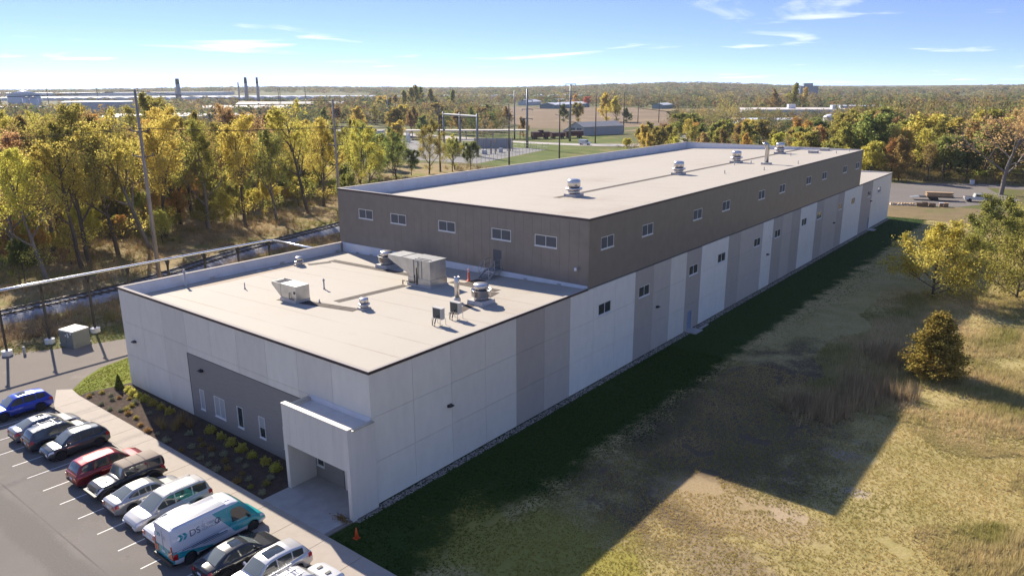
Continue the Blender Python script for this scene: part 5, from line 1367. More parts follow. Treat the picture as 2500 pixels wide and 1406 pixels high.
CNAME = {'yellowgreen': 'yellow-green', 'olive': 'olive', 'gold': 'golden', 'orange': 'orange', 'midgreen': 'green', 'brown': 'brown', 'rust': 'rust-red', 'tan': 'pale tan', 'green': 'dark green', 'yellow': 'yellow', 'red': 'red'}
def wood_zone(px):
    for lim, t_ in ((110, 'at the far left edge'), (220, 'near the left edge'), (320, 'left of the tall pole'), (430, 'right of the tall pole'), (540, 'left of the wood centre'), (650, 'right of the wood centre'), (800, 'left of the second pole')):
        if px < lim: return t_
    return 'right of the second pole'
LEAF = {
    'yellowgreen': leaf_mat('leaf_yellow_green', (0.523, 0.458, 0.096), (0.637, 0.580, 0.129)),
    'olive': leaf_mat('leaf_olive', (0.277, 0.258, 0.066), (0.439, 0.368, 0.093)),
    'gold': leaf_mat('leaf_gold', (0.637, 0.531, 0.123), (0.637, 0.480, 0.115)),
    'orange': leaf_mat('leaf_orange', (0.637, 0.421, 0.111), (0.637, 0.372, 0.111)),
    'rust': leaf_mat('leaf_rust', (0.485, 0.203, 0.089), (0.356, 0.193, 0.086)),
    'red': leaf_mat('leaf_red', (0.573, 0.184, 0.085), (0.538, 0.199, 0.092)),
    'brown': leaf_mat('leaf_brown', (0.414, 0.279, 0.108), (0.302, 0.207, 0.081)),
    'green': leaf_mat('leaf_green', (0.105, 0.143, 0.040), (0.202, 0.236, 0.066)),
    'midgreen': leaf_mat('leaf_mid_green', (0.224, 0.269, 0.071), (0.345, 0.346, 0.097)),
    'tan': leaf_mat('leaf_tan', (0.637, 0.451, 0.193), (0.478, 0.330, 0.143)),
    'cedar': leaf_mat('leaf_cedar', (0.401, 0.297, 0.065), (0.177, 0.168, 0.045), 0.15),
    'yellow': leaf_mat('leaf_yellow', (0.605, 0.591, 0.145), (0.605, 0.587, 0.140)),
    'sage': leaf_mat('leaf_sage', (0.251, 0.253, 0.152), (0.369, 0.361, 0.229), 0.2),
    'straw': leaf_mat('leaf_straw', (0.601, 0.498, 0.283), (0.497, 0.370, 0.203), 0.3),
}
# tree kinds: near (detailed) and mid-distance (lighter)
NEAR = [tree_meshes(11 + i, H=h, fork=f_, limbs=l, nb=8, ntw=7, spread=s, limb_len=ll, leaves=lv, leaf=0.235, bare=ba, lean=le, fullness=fu, low=lo, up=0.09)
        for i, (h, f_, l, s, ll, lv, ba, le, fu, lo) in enumerate([
            (20, 0.22, 10, 0.80, 0.42, 15500, 0.22, 0.06, 0.75, 14), (21, 0.30, 9, 0.78, 0.42, 14000, 0.28, 0.10, 0.70, 14), (18, 0.18, 11, 0.95, 0.44, 15000, 0.15, 0.06, 0.8, 14),
            (22, 0.34, 9, 0.75, 0.40, 10500, 0.40, 0.12, 0.65, 12), (17, 0.16, 11, 1.0, 0.46, 16000, 0.10, 0.07, 0.85, 14), (20, 0.25, 10, 0.88, 0.42, 15000, 0.25, 0.09, 0.75, 14)])]
SPARSE = tree_meshes(31, H=17, fork=0.22, limbs=10, nb=9, ntw=8, spread=0.85, limb_len=0.50, leaves=3600, leaf=0.26, bare=0.35, up=0.06, fullness=0.8)
LOW = [tree_meshes(41 + i, H=h, fork=0.16, limbs=10, nb=8, ntw=7, spread=0.95, limb_len=0.55, leaves=lv, leaf=0.24, bare=b_, up=0.10, fullness=0.9) for i, (h, lv, b_) in enumerate([(9.5, 9500, 0.12), (10.5, 7800, 0.25), (9, 11000, 0.0)])]
BROAD = [tree_meshes(71 + i, H=10, fork=0.07, limbs=15, nb=8, ntw=7, spread=1.15, limb_len=0.60, leaves=lv, leaf=0.215, bare=b_, up=0.05, fullness=0.8, low=6) for i, (lv, b_) in enumerate([(17000, 0.08), (12500, 0.22)])]
MID = [tree_meshes(51 + i, H=h, fork=0.13, limbs=11, nb=6, ntw=4, spread=s, limb_len=0.42, leaves=lv, leaf=0.50, twigless=True, fullness=1.5, low=8) for i, (h, s, lv) in enumerate([(16, 0.8, 6400), (14, 0.95, 7200), (18, 0.65, 6000), (13, 1.0, 6000)])]
MIDSPARSE = tree_meshes(61, H=16, fork=0.2, limbs=9, nb=7, ntw=5, spread=0.8, limb_len=0.48, leaves=2600, leaf=0.42, bare=0.2, fullness=1.0)
POPLAR = tree_meshes(65, H=26, fork=0.18, limbs=14, nb=6, ntw=4, spread=0.42, limb_len=0.30, leaves=3400, leaf=0.75, twigless=True, fullness=1.4)

def put_tree(var, x, y, h, leaf, label, rzz=None, group=None, bark=BARK, name='tree', wide=1.0, tilt=(0, 0), base_h=None, z=0.0):
    wood, crown = var
    H0 = HEIGHT[id(crown)]
    k = h / H0
    o = thing(name, label, 'tree', (x, y, z), random.uniform(0, 6.28) if rzz is None else rzz, group)
    o.rotation_euler.x, o.rotation_euler.y = tilt
    o.scale = (k * wide, k * wide, k)
    a = link('trunk', wood, None, o); b_ = link('crown', crown, None, o)
    for ob, m_ in ((a, bark), (b_, LEAF[leaf])):
        if len(ob.data.materials) == 0: ob.data.materials.append(m_)
        ob.material_slots[0].link = 'OBJECT'; ob.material_slots[0].material = m_
    return o
HEIGHT = {}
for _, cm in NEAR + LOW + MID + BROAD + [SPARSE, MIDSPARSE, POPLAR]:
    a_ = np.empty(len(cm.vertices) * 3, dtype=np.float32); cm.vertices.foreach_get('co', a_); HEIGHT[id(cm)] = float(a_.reshape(-1, 3)[:, 2].max())
ORD = ['first', 'second', 'third', 'fourth', 'fifth', 'sixth', 'seventh', 'eighth', 'ninth', 'tenth', 'eleventh', 'twelfth', 'thirteenth', 'fourteenth', 'fifteenth', 'sixteenth', 'seventeenth', 'eighteenth', 'nineteenth', 'twentieth']
TREES = []        # (x, y) of everything placed
random.seed(7)
def spot_ok(x, y, dmin):
    return all((x - a)**2 + (y - b_)**2 > dmin*dmin for a, b_ in TREES)

# front row of the wood beyond the track, one by one (x, y, height, kind, leaf, tilt)
front_row = [
    (-80.8, 10.6, 18, 1, 'yellowgreen', (0.0, -0.10)), (-84.5, 16.8, 19.5, 3, 'yellowgreen', (0.02, -0.06)), (-87.3, 19.0, 23, 1, 'olive', (0, 0.03)), (-90, 30, 22, 3, 'yellowgreen', (0.06, -0.16)),
    (-96.5, 36, 21, 1, 'gold', (0.05, -0.10)), (-91, 25.0, 20, 5, 'olive', (0, 0)), (-98, 45, 20, 0, 'olive', (0.03, -0.05)), (-96.6, 52, 20.5, 1, 'gold', (0.02, -0.08)),
    (-101, 70, 22.5, 3, 'yellowgreen', (0, -0.06)), (-98, 60, 18, 5, 'midgreen', (0.0, -0.05)), (-106, 78, 19, 0, 'yellowgreen', (0, 0)), (-110, 92, 18, 2, 'yellowgreen', (0, 0)), (-117, 101, 17, 4, 'midgreen', (0, 0)),
    (-122, 116, 15, 2, 'midgreen', (0, 0))]
for i, (x, y, h, kd, lf, tl) in enumerate(front_row):
    put_tree(NEAR[kd], x, y, h * 1.07, lf, '%s tree from the left along the front edge of the wood' % ORD[i], group='trees of the wood by the railway', tilt=tl, bark=BARK if i % 3 else BARKG)
    TREES.append((x, y))
b_ = put_tree(LOW[2], -84.5, 9.0, 6.2, 'green', 'dark green rounded bush-like tree at the left edge of the wood', name='low_tree'); TREES.append((-84.5, 9))
put_tree(LOW[2], -88.0, 4.0, 5.6, 'green', 'second dark green low tree at the left edge, partly cut by the frame', name='low_tree'); TREES.append((-88, 4))
put_tree(LOW[0], -101, 50, 7.5, 'yellowgreen', 'bright yellow-green sapling at the middle of the wood edge', name='low_tree', bark=BARKG)
put_tree(LOW[1], -93, 33.5, 6.5, 'yellow', 'small yellow sapling beside the leaning trunk', name='low_tree')
put_tree(LOW[0], -104, 62, 8.5, 'yellowgreen', 'yellow-green low tree right of the wood centre', name='low_tree', bark=BARKG)
put_tree(LOW[1], -108, 75, 7.0, 'midgreen', 'green low tree left of the second wooden pole', name='low_tree')
put_tree(LOW[2], -104, 84, 7.5, 'midgreen', 'green low tree just behind the corner of the upper storey', name='low_tree')
# the wood behind
leafs = ['yellowgreen', 'olive', 'tan', 'gold', 'olive', 'gold', 'tan', 'brown', 'gold', 'yellowgreen', 'orange', 'tan']
cnt = 0; tries = 0
while cnt < 92 and tries < 8000:
    tries += 1
    y = random.uniform(-25, 118); edge = -83 - max(0, y - 5) * 0.40
    x = edge - 9 - 74 * random.random() ** 0.8
    px, py, _ = proj((x, y, 8))
    if px < -60 or px > 1010 or not spot_ok(x, y, 5.0): continue
    TREES.append((x, y)); cnt += 1
    dpt = edge - x
    lf = random.choice(leafs if px < 700 else ['yellowgreen', 'midgreen', 'olive', 'yellowgreen', 'gold'])
    h = random.uniform(17.5, 23.5) if px < 640 else random.uniform(13, 18.5)
    if 250 < px < 640 and dpt > 30: h = random.uniform(14, 17.5)
    put_tree(NEAR[random.randrange(6)], x, y, h, lf, '%s tree deep in the railway wood, %s' % (CNAME[lf], wood_zone(px)), group='%s trees deeper in the wood, %s' % (CNAME[lf], wood_zone(px)), bark=random.choice([BARK, BARKG]))
put_tree(NEAR[5], -183, 80, 26, 'olive', 'broad olive-gold tree rising above the wood beside the tall pole', wide=1.25); TREES.append((-183, 80))
# saplings and understorey
cnt = 0
while cnt < 100:
    y = random.uniform(-10, 105); edge = -83 - max(0, y - 5) * 0.40; x = edge - random.uniform(0, 34)
    px, py, _ = proj((x, y, 3))
    if px < -40 or px > 1000: continue
    cnt += 1
    lf = random.choice(['yellowgreen', 'yellowgreen', 'midgreen', 'olive', 'yellow', 'orange'])
    put_tree(LOW[random.randrange(3)], x, y, random.uniform(3.2, 8.5), lf, '%s sapling in the railway wood, %s' % (CNAME[lf], wood_zone(px)), name='sapling', group='%s saplings in the wood, %s' % (CNAME[lf], wood_zone(px)))
# lone trees before the substation
lone = [(-132.6, 139.3, 17.5, NEAR[4], 'olive', 'rounded olive-yellow lone tree in front of the substation'), (-134.2, 152.8, 11.8, NEAR[2], 'yellowgreen', 'bright yellow-topped tree right of the lone olive tree'),
        (-131.0, 148.2, 11.0, NEAR[5], 'midgreen', 'narrow green tree between the lone olive tree and the yellow-topped one'), (-130.5, 156.5, 9.5, LOW[2], 'green', 'dark green tree at the substation corner'),
        (-144.8, 123.5, 17.2, NEAR[0], 'olive', 'tall thin-topped tree behind the dark green clump'), (-137.7, 128.8, 11.1, LOW[2], 'green', 'dark green dense tree at the right end of the wood'),
        (-134, 133, 8.5, LOW[2], 'green', 'low dark green tree beside the dense one'), (-141, 119, 12, LOW[0], 'midgreen', 'mid-green tree left of the dark green clump')]
for (x, y, h, vv, lf, lab) in lone:
    put_tree(vv, x, y, h, lf, lab, group='trees around the substation'); TREES.append((x, y))
# single trees that stand out in the middle distance
single = [(-262.9, 323, 11.5, MID[1], 'green', 'dark green round tree behind the substation wall', 1.3), (-345, 318.7, 9.5, MID[1], 'rust', 'left one of two dark orange round trees beyond the breakers', 1.2), (-338, 330, 8.5, MID[1], 'rust', 'right one of two dark orange round trees beyond the breakers', 1.2),
    (-215.9, 295.6, 11, MID[0], 'brown', 'brown round tree behind the slim steel pole', 1.1), (-510.5, 812, 14, MID[1], 'red', 'bright red maple beside the blue-roofed warehouse', 1.4), (-530, 815, 17, MID[0], 'orange', 'orange maple behind the red maple', 1.2),
    (-274.8, 476.4, 22.5, MID[0], 'gold', 'tall golden tree behind the grey shed', 1.1), (-262, 470, 20, MID[2], 'gold', 'slimmer golden tree right of the tall golden tree', 1.1), (-290, 460, 15, MID[1], 'olive', 'olive tree left of the tall golden tree', 1.2), (-300, 455, 14, MID[3], 'green', 'dark green tree at the left end of the golden clump', 1.1), (-257, 476, 11, MID[3], 'green', 'dark green low tree at the right end of the golden clump', 1.2),
    (-124.8, 305, 14.5, MID[1], 'midgreen', 'large rounded green tree behind the upper roof', 1.9), (-90, 385, 10, MID[1], 'midgreen', 'smaller rounded green tree before the pale factory roof', 1.6),
    (-205, 688, 29, POPLAR, 'olive', 'taller of two slim poplars on the skyline at right', 1.1), (-196, 690, 25, POPLAR, 'tan', 'shorter of two slim poplars on the skyline at right', 1.0), (-221, 688, 24, MID[2], 'brown', 'brown tree left of the skyline poplars', 1.0),
    (-158, 330, 8.5, MID[3], 'olive', 'olive bush-like tree at the edge of the upper roof', 1.6), (-140, 288, 7.5, MID[3], 'olive', 'low olive tree just behind the upper roof parapet', 1.7), (-133, 262, 4.5, MID[1], 'gold', 'low golden bush beside the road end', 1.6),
    (-78, 320, 13, MID[0], 'orange', 'orange tree in front of the pale factory', 1.2), (-62, 300, 12.5, MID[1], 'green', 'dark green tree in the clump behind the upper roof', 1.1), (-70, 310, 12, MID[0], 'orange', 'second orange tree in the clump behind the upper roof', 1.2), (-46, 330, 15, MID[2], 'green', 'dark green pointed tree right of the orange pair', 1.0)]
for (x, y, h, vv, lf, lab, wd) in single:
    put_tree(vv, x, y, h, lf, lab, wide=wd); TREES.append((x, y))
# poplars left of centre on the skyline
for i, (x, y, h, lf) in enumerate([(-520, 500, 24, 'olive'), (-535, 520, 26, 'olive'), (-548, 545, 29, 'olive'), (-556, 552, 27, 'midgreen'), (-540, 558, 25, 'olive'), (-530, 575, 24, 'midgreen'), (-500, 470, 20, 'brown'), (-480, 440, 18, 'olive'), (-505, 455, 17, 'green'), (-520, 470, 19, 'gold')]):
    put_tree(POPLAR if i < 6 else MID[i % 4], x, y, h, lf, '%s tree from the left in the tall skyline clump left of centre' % ORD[i] if i < 6 else 'tree at the foot of the tall skyline clump', group='skyline clump left of centre', wide=1.3); TREES.append((x, y))
# woods to the right behind the yard
yard_edge = [(-12.4, 206, 13, 'brown', MID[0]), (-6, 210, 11, 'brown', MIDSPARSE), (-2.8, 216, 13, 'midgreen', MID[1]), (2.5, 219, 12, 'green', MID[0]), (6, 224, 16, 'midgreen', MID[1]), (11, 222, 15, 'olive', MID[0]), (-20, 206, 11, 'yellowgreen', MID[1]), (-27, 200, 9.5, 'midgreen', MID[3]), (17, 226, 14, 'olive', MID[2]), (-16, 214, 12, 'rust', MIDSPARSE), (23, 230, 17, 'yellowgreen', MID[0])]
for i, (x, y, h, lf, vv) in enumerate(sorted(yard_edge)):
    put_tree(vv, x, y, h, lf, '%s tree from the left along the far side of the yard' % ORD[i], group='trees along the far side of the yard', wide=1.15); TREES.append((x, y))
def fill(n_, xr_, yr_, dmin, hr, leafl, label, zone, cond=None, vars_=None, wide=1.15):
    c_ = 0; tr_ = 0
    while c_ < n_ and tr_ < n_ * 60:
        tr_ += 1
        x, y = random.uniform(*xr_), random.uniform(*yr_)
        px, py, zf = proj((x, y, 8))
        if px < -40 or px > 2540 or zf < 10 or not spot_ok(x, y, dmin): continue
        if cond and not cond(x, y, px): continue
        TREES.append((x, y)); c_ += 1
        lf = random.choice(leafl); lb = label % (CNAME[lf], zone(px))
        put_tree(random.choice(vars_ or (MID + [MIDSPARSE])), x, y, random.uniform(*hr), lf, lb, group=lb.replace('tree', 'trees', 1), wide=wide * random.uniform(0.9, 1.2))
mixr = ['olive', 'midgreen', 'brown', 'olive', 'yellowgreen', 'olive', 'gold', 'yellowgreen', 'tan', 'brown', 'midgreen', 'olive']
def yard_zone(px): return 'behind the roof end' if px < 2150 else 'above the trailer' if px < 2330 else 'near the right edge'
def roof_zone(px): return 'left of the gooseneck' if px < 1860 else 'right of the gooseneck' if px < 2000 else 'at its right end'
def sub_zone(px): return 'left of the breakers' if px < 800 else 'behind the breakers' if px < 1000 else 'behind the gantry'
fill(52, (-60, 60), (218, 300), 7.0, (13, 19), mixr, '%s tree in the wood beyond the yard, %s', yard_zone, cond=lambda x, y, px: px > 2060)
fill(42, (-150, -8), (215, 330), 7.5, (8.5, 13), ['olive', 'gold', 'orange', 'brown', 'olive', 'tan', 'olive', 'midgreen', 'yellowgreen'], '%s tree in the thicket behind the roof, %s', roof_zone, cond=lambda x, y, px: 1560 < px < 2150 and (px > 1740 or y < 300))
fill(14, (-225, -150), (135, 215), 8, (10, 15), ['olive', 'midgreen', 'yellowgreen', 'gold'], '%s tree before the substation yard, %s', sub_zone, cond=lambda x, y, px: 700 < px < 985)
fill(24, (-400, -250), (200, 420), 12, (11, 17), ['olive', 'brown', 'olive', 'gold', 'midgreen', 'brown'], '%s tree scattered beyond the substation, %s', sub_zone, cond=lambda x, y, px: 700 < px < 1240 and y > 300 - (px - 560) * 0.12)
# right-hand side: trees over the field, cedar
put_tree(BROAD[0], 18.8, 76.5, 10.2, 'yellowgreen', 'broad bright yellow-green tree beside the long wall shadow', rzz=0.4, wide=1.25)
put_tree(BROAD[0], 22.4, 99, 11.2, 'midgreen', 'green open tree behind the broad yellow-green one', rzz=2.0, wide=1.1)
put_tree(BROAD[1], 25.5, 112, 10.5, 'yellowgreen', 'farther yellow-green tree in front of the pickup', rzz=3.1)
put_tree(BROAD[1], 27.2, 82.5, 10.0, 'olive', 'olive tree with dark trunk at the right edge', rzz=1.0, wide=1.15)
put_tree(SPARSE, 29.5, 108, 11.0, 'olive', 'thin twiggy tree behind the olive tree at the right edge', rzz=0.5, wide=1.3, bark=BARKG)
put_tree(SPARSE, 14.0, 190, 24.0, 'tan', 'tall grey half-bare tree at the right edge beyond the field', rzz=1.4, wide=1.5, bark=BARKG)
put_tree(LOW[1], 20.4, 92.0, 6.5, 'olive', 'small olive sapling behind the broad yellow-green tree', rzz=2.0)
def cedar_mesh(seed):
    rg = np.random.default_rng(seed); n_ = 26000
    H = 6.6
    nl = 420
    z_ = rg.beta(1.15, 1.5, nl) * 0.93 * H + 0.25
    rad = 2.35 * np.clip((1 - (z_ / H)) ** 0.72, 0, 1) * (0.55 + 0.45 * np.clip(z_ / 1.3, 0, 1)) * rg.uniform(0.5, 1.28, nl)
    th = rg.uniform(0, 6.28, nl)
    A = np.stack([rad * 0.25 * np.cos(th), rad * 0.25 * np.sin(th), z_ - 0.1], 1)
    B = np.stack([rad * np.cos(th), rad * np.sin(th), z_ + 0.55 * rg.uniform(0.3, 1.2, nl)], 1)
    idx = rg.integers(0, nl, n_); t_ = rg.beta(2.2, 1.0, n_)[:, None]
    C = A[idx] + (B[idx] - A[idx]) * t_ + rg.normal(0, 0.15, (n_, 3)); C[:, 2] = np.maximum(C[:, 2], 0.05)
    cl = rg.random(nl)
    me = leaf_quads(rg, C, 0.15, cl[idx])
    mb = MB(); mb.tube([(0, 0, -0.1), (0, 0, 3), (0.1, 0, 6.0)], [0.2, 0.12, 0.03], 7)
    for i in range(0, nl, 5): mb.tube([A[i] * [0.1, 0.1, 1], A[i] + (B[i] - A[i]) * 0.8], [0.03, 0.008], 3, caps=False)
    return mb.mesh('trunk'), me
cw, cc = cedar_mesh(5); HEIGHT[id(cc)] = 7.0
put_tree((cw, cc), 24.1, 46.6, 6.5, 'cedar', 'conical bronze-green cedar standing alone in the field', name='cedar_tree', rzz=0.3, wide=1.45)
# ------------------------------------------------------------------ middle distance and background
gravel = zone_mat('gravel_pad', [], (0.20, 0.192, 0.182), (0.25, 0.24, 0.228), fine=1.5, nscale=0.1, bump=0.2)
sheet('substation_yard', [(-141.5, 172.4), (-157.3, 236), (-176.5, 236), (-205, 222), (-282, 262), (-300, 240), (-210, 165)], 0.018, gravel)
grn = zone_mat('grass_verge', [('noise', (0.05, 0.5, 0.62), (0.17, 0.15, 0.05), (0.21, 0.18, 0.07))], (0.085, 0.115, 0.025), (0.115, 0.135, 0.032), fine=1.0, nscale=0.1, bump=0.2)
sheet('grass_verge', [(-100, 165), (-141, 171), (-157, 237), (-176, 237), (-196, 262), (-158, 258), (-120, 262), (-85, 220), (-80, 160)], 0.016, grn)
sheet('grass_verge', [(-214, 272), (-160, 272), (-140, 290), (-185, 330), (-210, 318), (-260, 300)], 0.016, grn)
road_m = mat('road_concrete', (0.36, 0.33, 0.30), 0.9, var=0.08, scale=0.2)
sheet('road', [(-330, 283), (-232, 254), (-203, 263), (-185, 259.5), (-158, 262), (-135, 272), (-128, 290), (-132, 330), (-165, 420), (-175, 419), (-142, 330), (-138, 295), (-145, 283), (-165, 272), (-190, 269), (-210, 270), (-330, 292)], 0.022, road_m)
tan_m = zone_mat('plowed_field', [('noise', (0.02, 0.5, 0.62), (0.23, 0.165, 0.10), (0.27, 0.20, 0.125))], (0.20, 0.145, 0.09), (0.175, 0.125, 0.078), fine=0.6, nscale=0.03, bump=0.1)
sheet('plowed_field', [(-270, 372), (-230, 372), (-205, 470), (-235, 520), (-330, 700), (-430, 810), (-520, 830), (-655, 745), (-560, 600), (-400, 480), (-330, 420)], 0.020, tan_m)
sheet('dry_grass_field', [(-200, 372), (-168, 415), (-150, 420), (-190, 520), (-330, 800), (-440, 812), (-340, 702), (-240, 524), (-208, 470)], 0.020, zone_mat('dry_grass', [], (0.30, 0.225, 0.12), (0.24, 0.175, 0.095), fine=0.8, nscale=0.05, bump=0.2))

def gable(o, nm, L, Wd, hw_, hr, wm, rm, ov=0.4):
    """walls and a ridged roof, ridge along local x, centred"""
    mb = MB(); l, q = L/2, Wd/2
    mb.extr([(-q, 0), (q, 0), (q, hw_), (0, hr - 0.12), (-q, hw_)], 'x', -l, l)
    mb.build('wall', wm, o)
    r_ = MB()
    for s_ in (-1, 1):
        sl = (hr - hw_) / q
        b0 = [(-l - ov, 0, hr), (l + ov, 0, hr), (l + ov, s_*(q + ov), hw_ - sl*ov), (-l - ov, s_*(q + ov), hw_ - sl*ov)]
        r_.hexa([(a, b_, c_ + 0.02) for a, b_, c_ in b0][::s_], [(a, b_, c_ + 0.16) for a, b_, c_ in b0][::s_])
    return r_.build('roof', rm, o)
def flat_block(o, L, Wd, h, wm, rm, para=0.4):
    MB().box(-L/2, -Wd/2, 0, L/2, Wd/2, h).build('wall', wm, o)
    MB().box(-L/2 - 0.1, -Wd/2 - 0.1, h + 0.004, L/2 + 0.1, Wd/2 + 0.1, h + para).build('roof', rm, o)
WHR = mat('white_metal_roof', (0.62, 0.62, 0.635), 0.4, var=0.06, scale=0.05)
PALEW = mat('pale_wall', (0.46, 0.50, 0.54), 0.7, var=0.08, scale=0.1, streak=(1, 1, 0.1))
BLUEW = mat('blue_wall', (0.13, 0.22, 0.26), 0.7, var=0.08, scale=0.1)
GREYR = mat('grey_roof', (0.24, 0.235, 0.24), 0.6, var=0.1, scale=0.3)
TANR = mat('pale_roof', (0.55, 0.49, 0.43), 0.7, var=0.08, scale=0.05)

# grey shed with dark doors and a lean-to, beside the rail wagons
sh = thing('storage_shed', 'grey gabled shed with dark sliding doors beside the rail wagons', 'shed', (-196.5, 338, 0), R(72))
gable(sh, 'shed', 29, 13, 4.6, 7.0, mat('shed_wall', (0.40, 0.41, 0.43), 0.7, var=0.08, scale=0.3, streak=(1, 1, 0.1)), GREYR)
for yy in (-4.8, -2.6, 1.0, 3.2): MB().box(-14.6, yy, 0.05, -14.503, yy + 1.9, 3.9).build('door', mat('shed_door', (0.055, 0.085, 0.11), 0.6), sh)
MB().extr([(6.6, 0), (12.2, 0), (12.2, 2.0), (6.6, 4.3)], 'x', -14.4, 14).build('lean_to', mat('lean_to_wall', (0.36, 0.37, 0.40), 0.7), sh)
# maroon rail wagons
MAR = mat('wagon_maroon', (0.10, 0.022, 0.024), 0.6, var=0.2, scale=0.5)
for i, (x, y, L, lab) in enumerate(((-199.0, 288.0, 9.5, 'maroon caboose wagon with raised roof box, leftmost of the row'), (-194.2, 296.5, 7.5, 'short maroon wagon between the caboose and the box wagon'), (-189.5, 304.8, 10.0, 'longer maroon box wagon behind the steel pole'))):
    wg = thing('rail_wagon', lab, 'rail wagon', (x, y, 0), R(61))
    MB().box(-L/2, -1.45, 1.0, L/2, 1.45, 3.5 if i != 1 else 3.0).build('body', MAR, wg)
    MB().extr([(-1.6, 3.52 if i != 1 else 3.02), (1.6, 3.52 if i != 1 else 3.02), (0, 3.95 if i != 1 else 3.4)], 'x', -L/2 - 0.1, L/2 + 0.1).build('roof', mat('wagon_roof', (0.07, 0.05, 0.05), 0.7), wg)
    if i == 0:
        MB().box(-1.0, -1.0, 3.9, 1.4, 1.0, 4.6).build('cupola', MAR, wg)
        MB().box(0.6, -1.47, 1.9, 1.3, -1.452, 2.7).build('window', mat('yellow_window', (0.5, 0.3, 0.05), 0.5), wg)
    for xx in (-L*0.33, L*0.33):
        MB().box(xx - 0.9, -1.1, 0.35, xx + 0.9, 1.1, 0.95).build('bogie', BLKST, wg)
        for s_ in (-1, 1):
            for d_ in (-0.6, 0.6): MB().lathe([(0.42, -0.05), (0.42, 0.05)], 14, (xx + d_, s_*1.12, 0.42), axis='y').build('wheel', BLKST, wg)
# white cargo van on the road
cv = thing('cargo_van', 'small white cargo van on the road by the wagons', 'van', (-158.2, 267.5, 0.02), R(10))
MB().extr([(-2.8, 0.4), (2.7, 0.4), (2.75, 0.95), (2.3, 1.2), (1.5, 1.35), (0.9, 2.3), (-2.8, 2.4)], 'y', -0.98, 0.98).build('body', WHT2, cv)
MB().extr([(0.85, 1.4), (1.4, 1.4), (0.9, 2.1), (0.6, 2.1)], 'y', -0.99, 0.99).build('cab_window', CARGLASS, cv)
MB().add([(1.53, -0.85, 1.38), (1.53, 0.85, 1.38), (0.98, 0.8, 2.24), (0.98, -0.8, 2.24)], [(0, 1, 2, 3)]).build('windscreen', CARGLASS, cv)
for xx in (-1.8, 1.8):
    for s_ in (-1, 1): MB().lathe([(0.36, -0.12), (0.36, 0.12)], 14, (xx, s_*0.9, 0.36), axis='y').build('wheel', TYRE, cv)
# buildings in the fields
t_ = thing('field_warehouse', 'long low warehouse with pale blue-white roof in the tan field', 'warehouse', (-515, 770, 0), R(94)); gable(t_, 'w', 86, 22, 4.6, 7.0, BLUEW, WHR)
for k in range(6): MB().box(-36 + k*13, 11.002, 0.2, -32 + k*13, 11.05, 3.6).build('door', GREYR, t_)
t_ = thing('field_barn', 'distant pale-roofed barn left of the blue-roofed warehouse', 'barn', (-640, 860, 0), R(100)); gable(t_, 'b', 40, 18, 5, 8, PALEW, WHR)
t_ = thing('field_barn', 'far grey barn behind the blue-roofed warehouse', 'barn', (-640, 940, 0), R(95)); gable(t_, 'b', 36, 16, 5, 8, BLUEW, PALEW)
t_ = thing('farm_shed', 'small blue-grey shed at the right end of the tan field', 'shed', (-395, 800, 0), R(98)); gable(t_, 's', 34, 14, 4.5, 6.5, BLUEW, PALEW)
# pale factory behind the upper roof
t_ = thing('factory_building', 'pale flat-roofed factory among trees behind the upper roof', 'factory', (-185, 640, 0), R(32)); flat_block(t_, 84, 60, 6.5, PALEW, TANR)
MB().box(-8, -6, 6.9, -2, 0, 10.5).build('roof_unit', WHR, t_); MB().box(24, -20, 6.9, 29, -14, 10).build('roof_unit', PALEW, t_)
t_ = thing('factory_wing', 'lower white wing in front of the pale factory', 'factory', (-140, 455, 0), R(35)); flat_block(t_, 46, 30, 5.2, PALEW, WHR)
t_ = thing('storage_tank', 'white domed storage tank right of the orange trees', 'tank', (-106.5, 465, 0))
MB().lathe([(4.5, 0), (4.5, 6.2)], 24).build('shell', WHR, t_, True); MB().lathe([(4.5, 6.2), (3.4, 7.9), (1.6, 8.7), (0.1, 8.9)], 24).build('dome', WHR, t_, True)
t_ = thing('factory_hall', 'white factory hall beside the domed tank', 'factory', (-88, 560, 0), R(28)); flat_block(t_, 60, 40, 6.5, PALEW, WHR)
for k, (a, b_) in enumerate(((-14, -6), (2, 4), (12, -4))): MB().lathe([(1.2, 6.9), (1.2, 9.8), (0.6, 10.3)], 12, (a, b_, 0)).build('roof_vent', PALEW, t_)
t_ = thing('factory_hall', 'long blue-grey hall behind the white factory hall', 'factory', (-120, 720, 0), R(28)); flat_block(t_, 110, 40, 8, PALEW, mat('bluegrey_roof', (0.33, 0.36, 0.40), 0.6))
t_ = thing('silo_block', 'tall blue-grey plant tower on the skyline at right', 'plant tower', (-483, 1612, 0), R(30))
MB().box(-18, -12, 0, 18, 12, 24).build('tower', mat('tower_wall', (0.17, 0.21, 0.26), 0.7), t_); MB().box(-10, -7, 24, 8, 7, 30).build('head', mat('tower_wall2', (0.22, 0.26, 0.31), 0.7), t_); MB().box(-60, -18, 0, -18.1, 14, 9).build('annex', PALEW, t_); MB().lathe([(2, 0), (2, 27)], 12, (-22, 0, 0)).build('stack', WHR, t_)
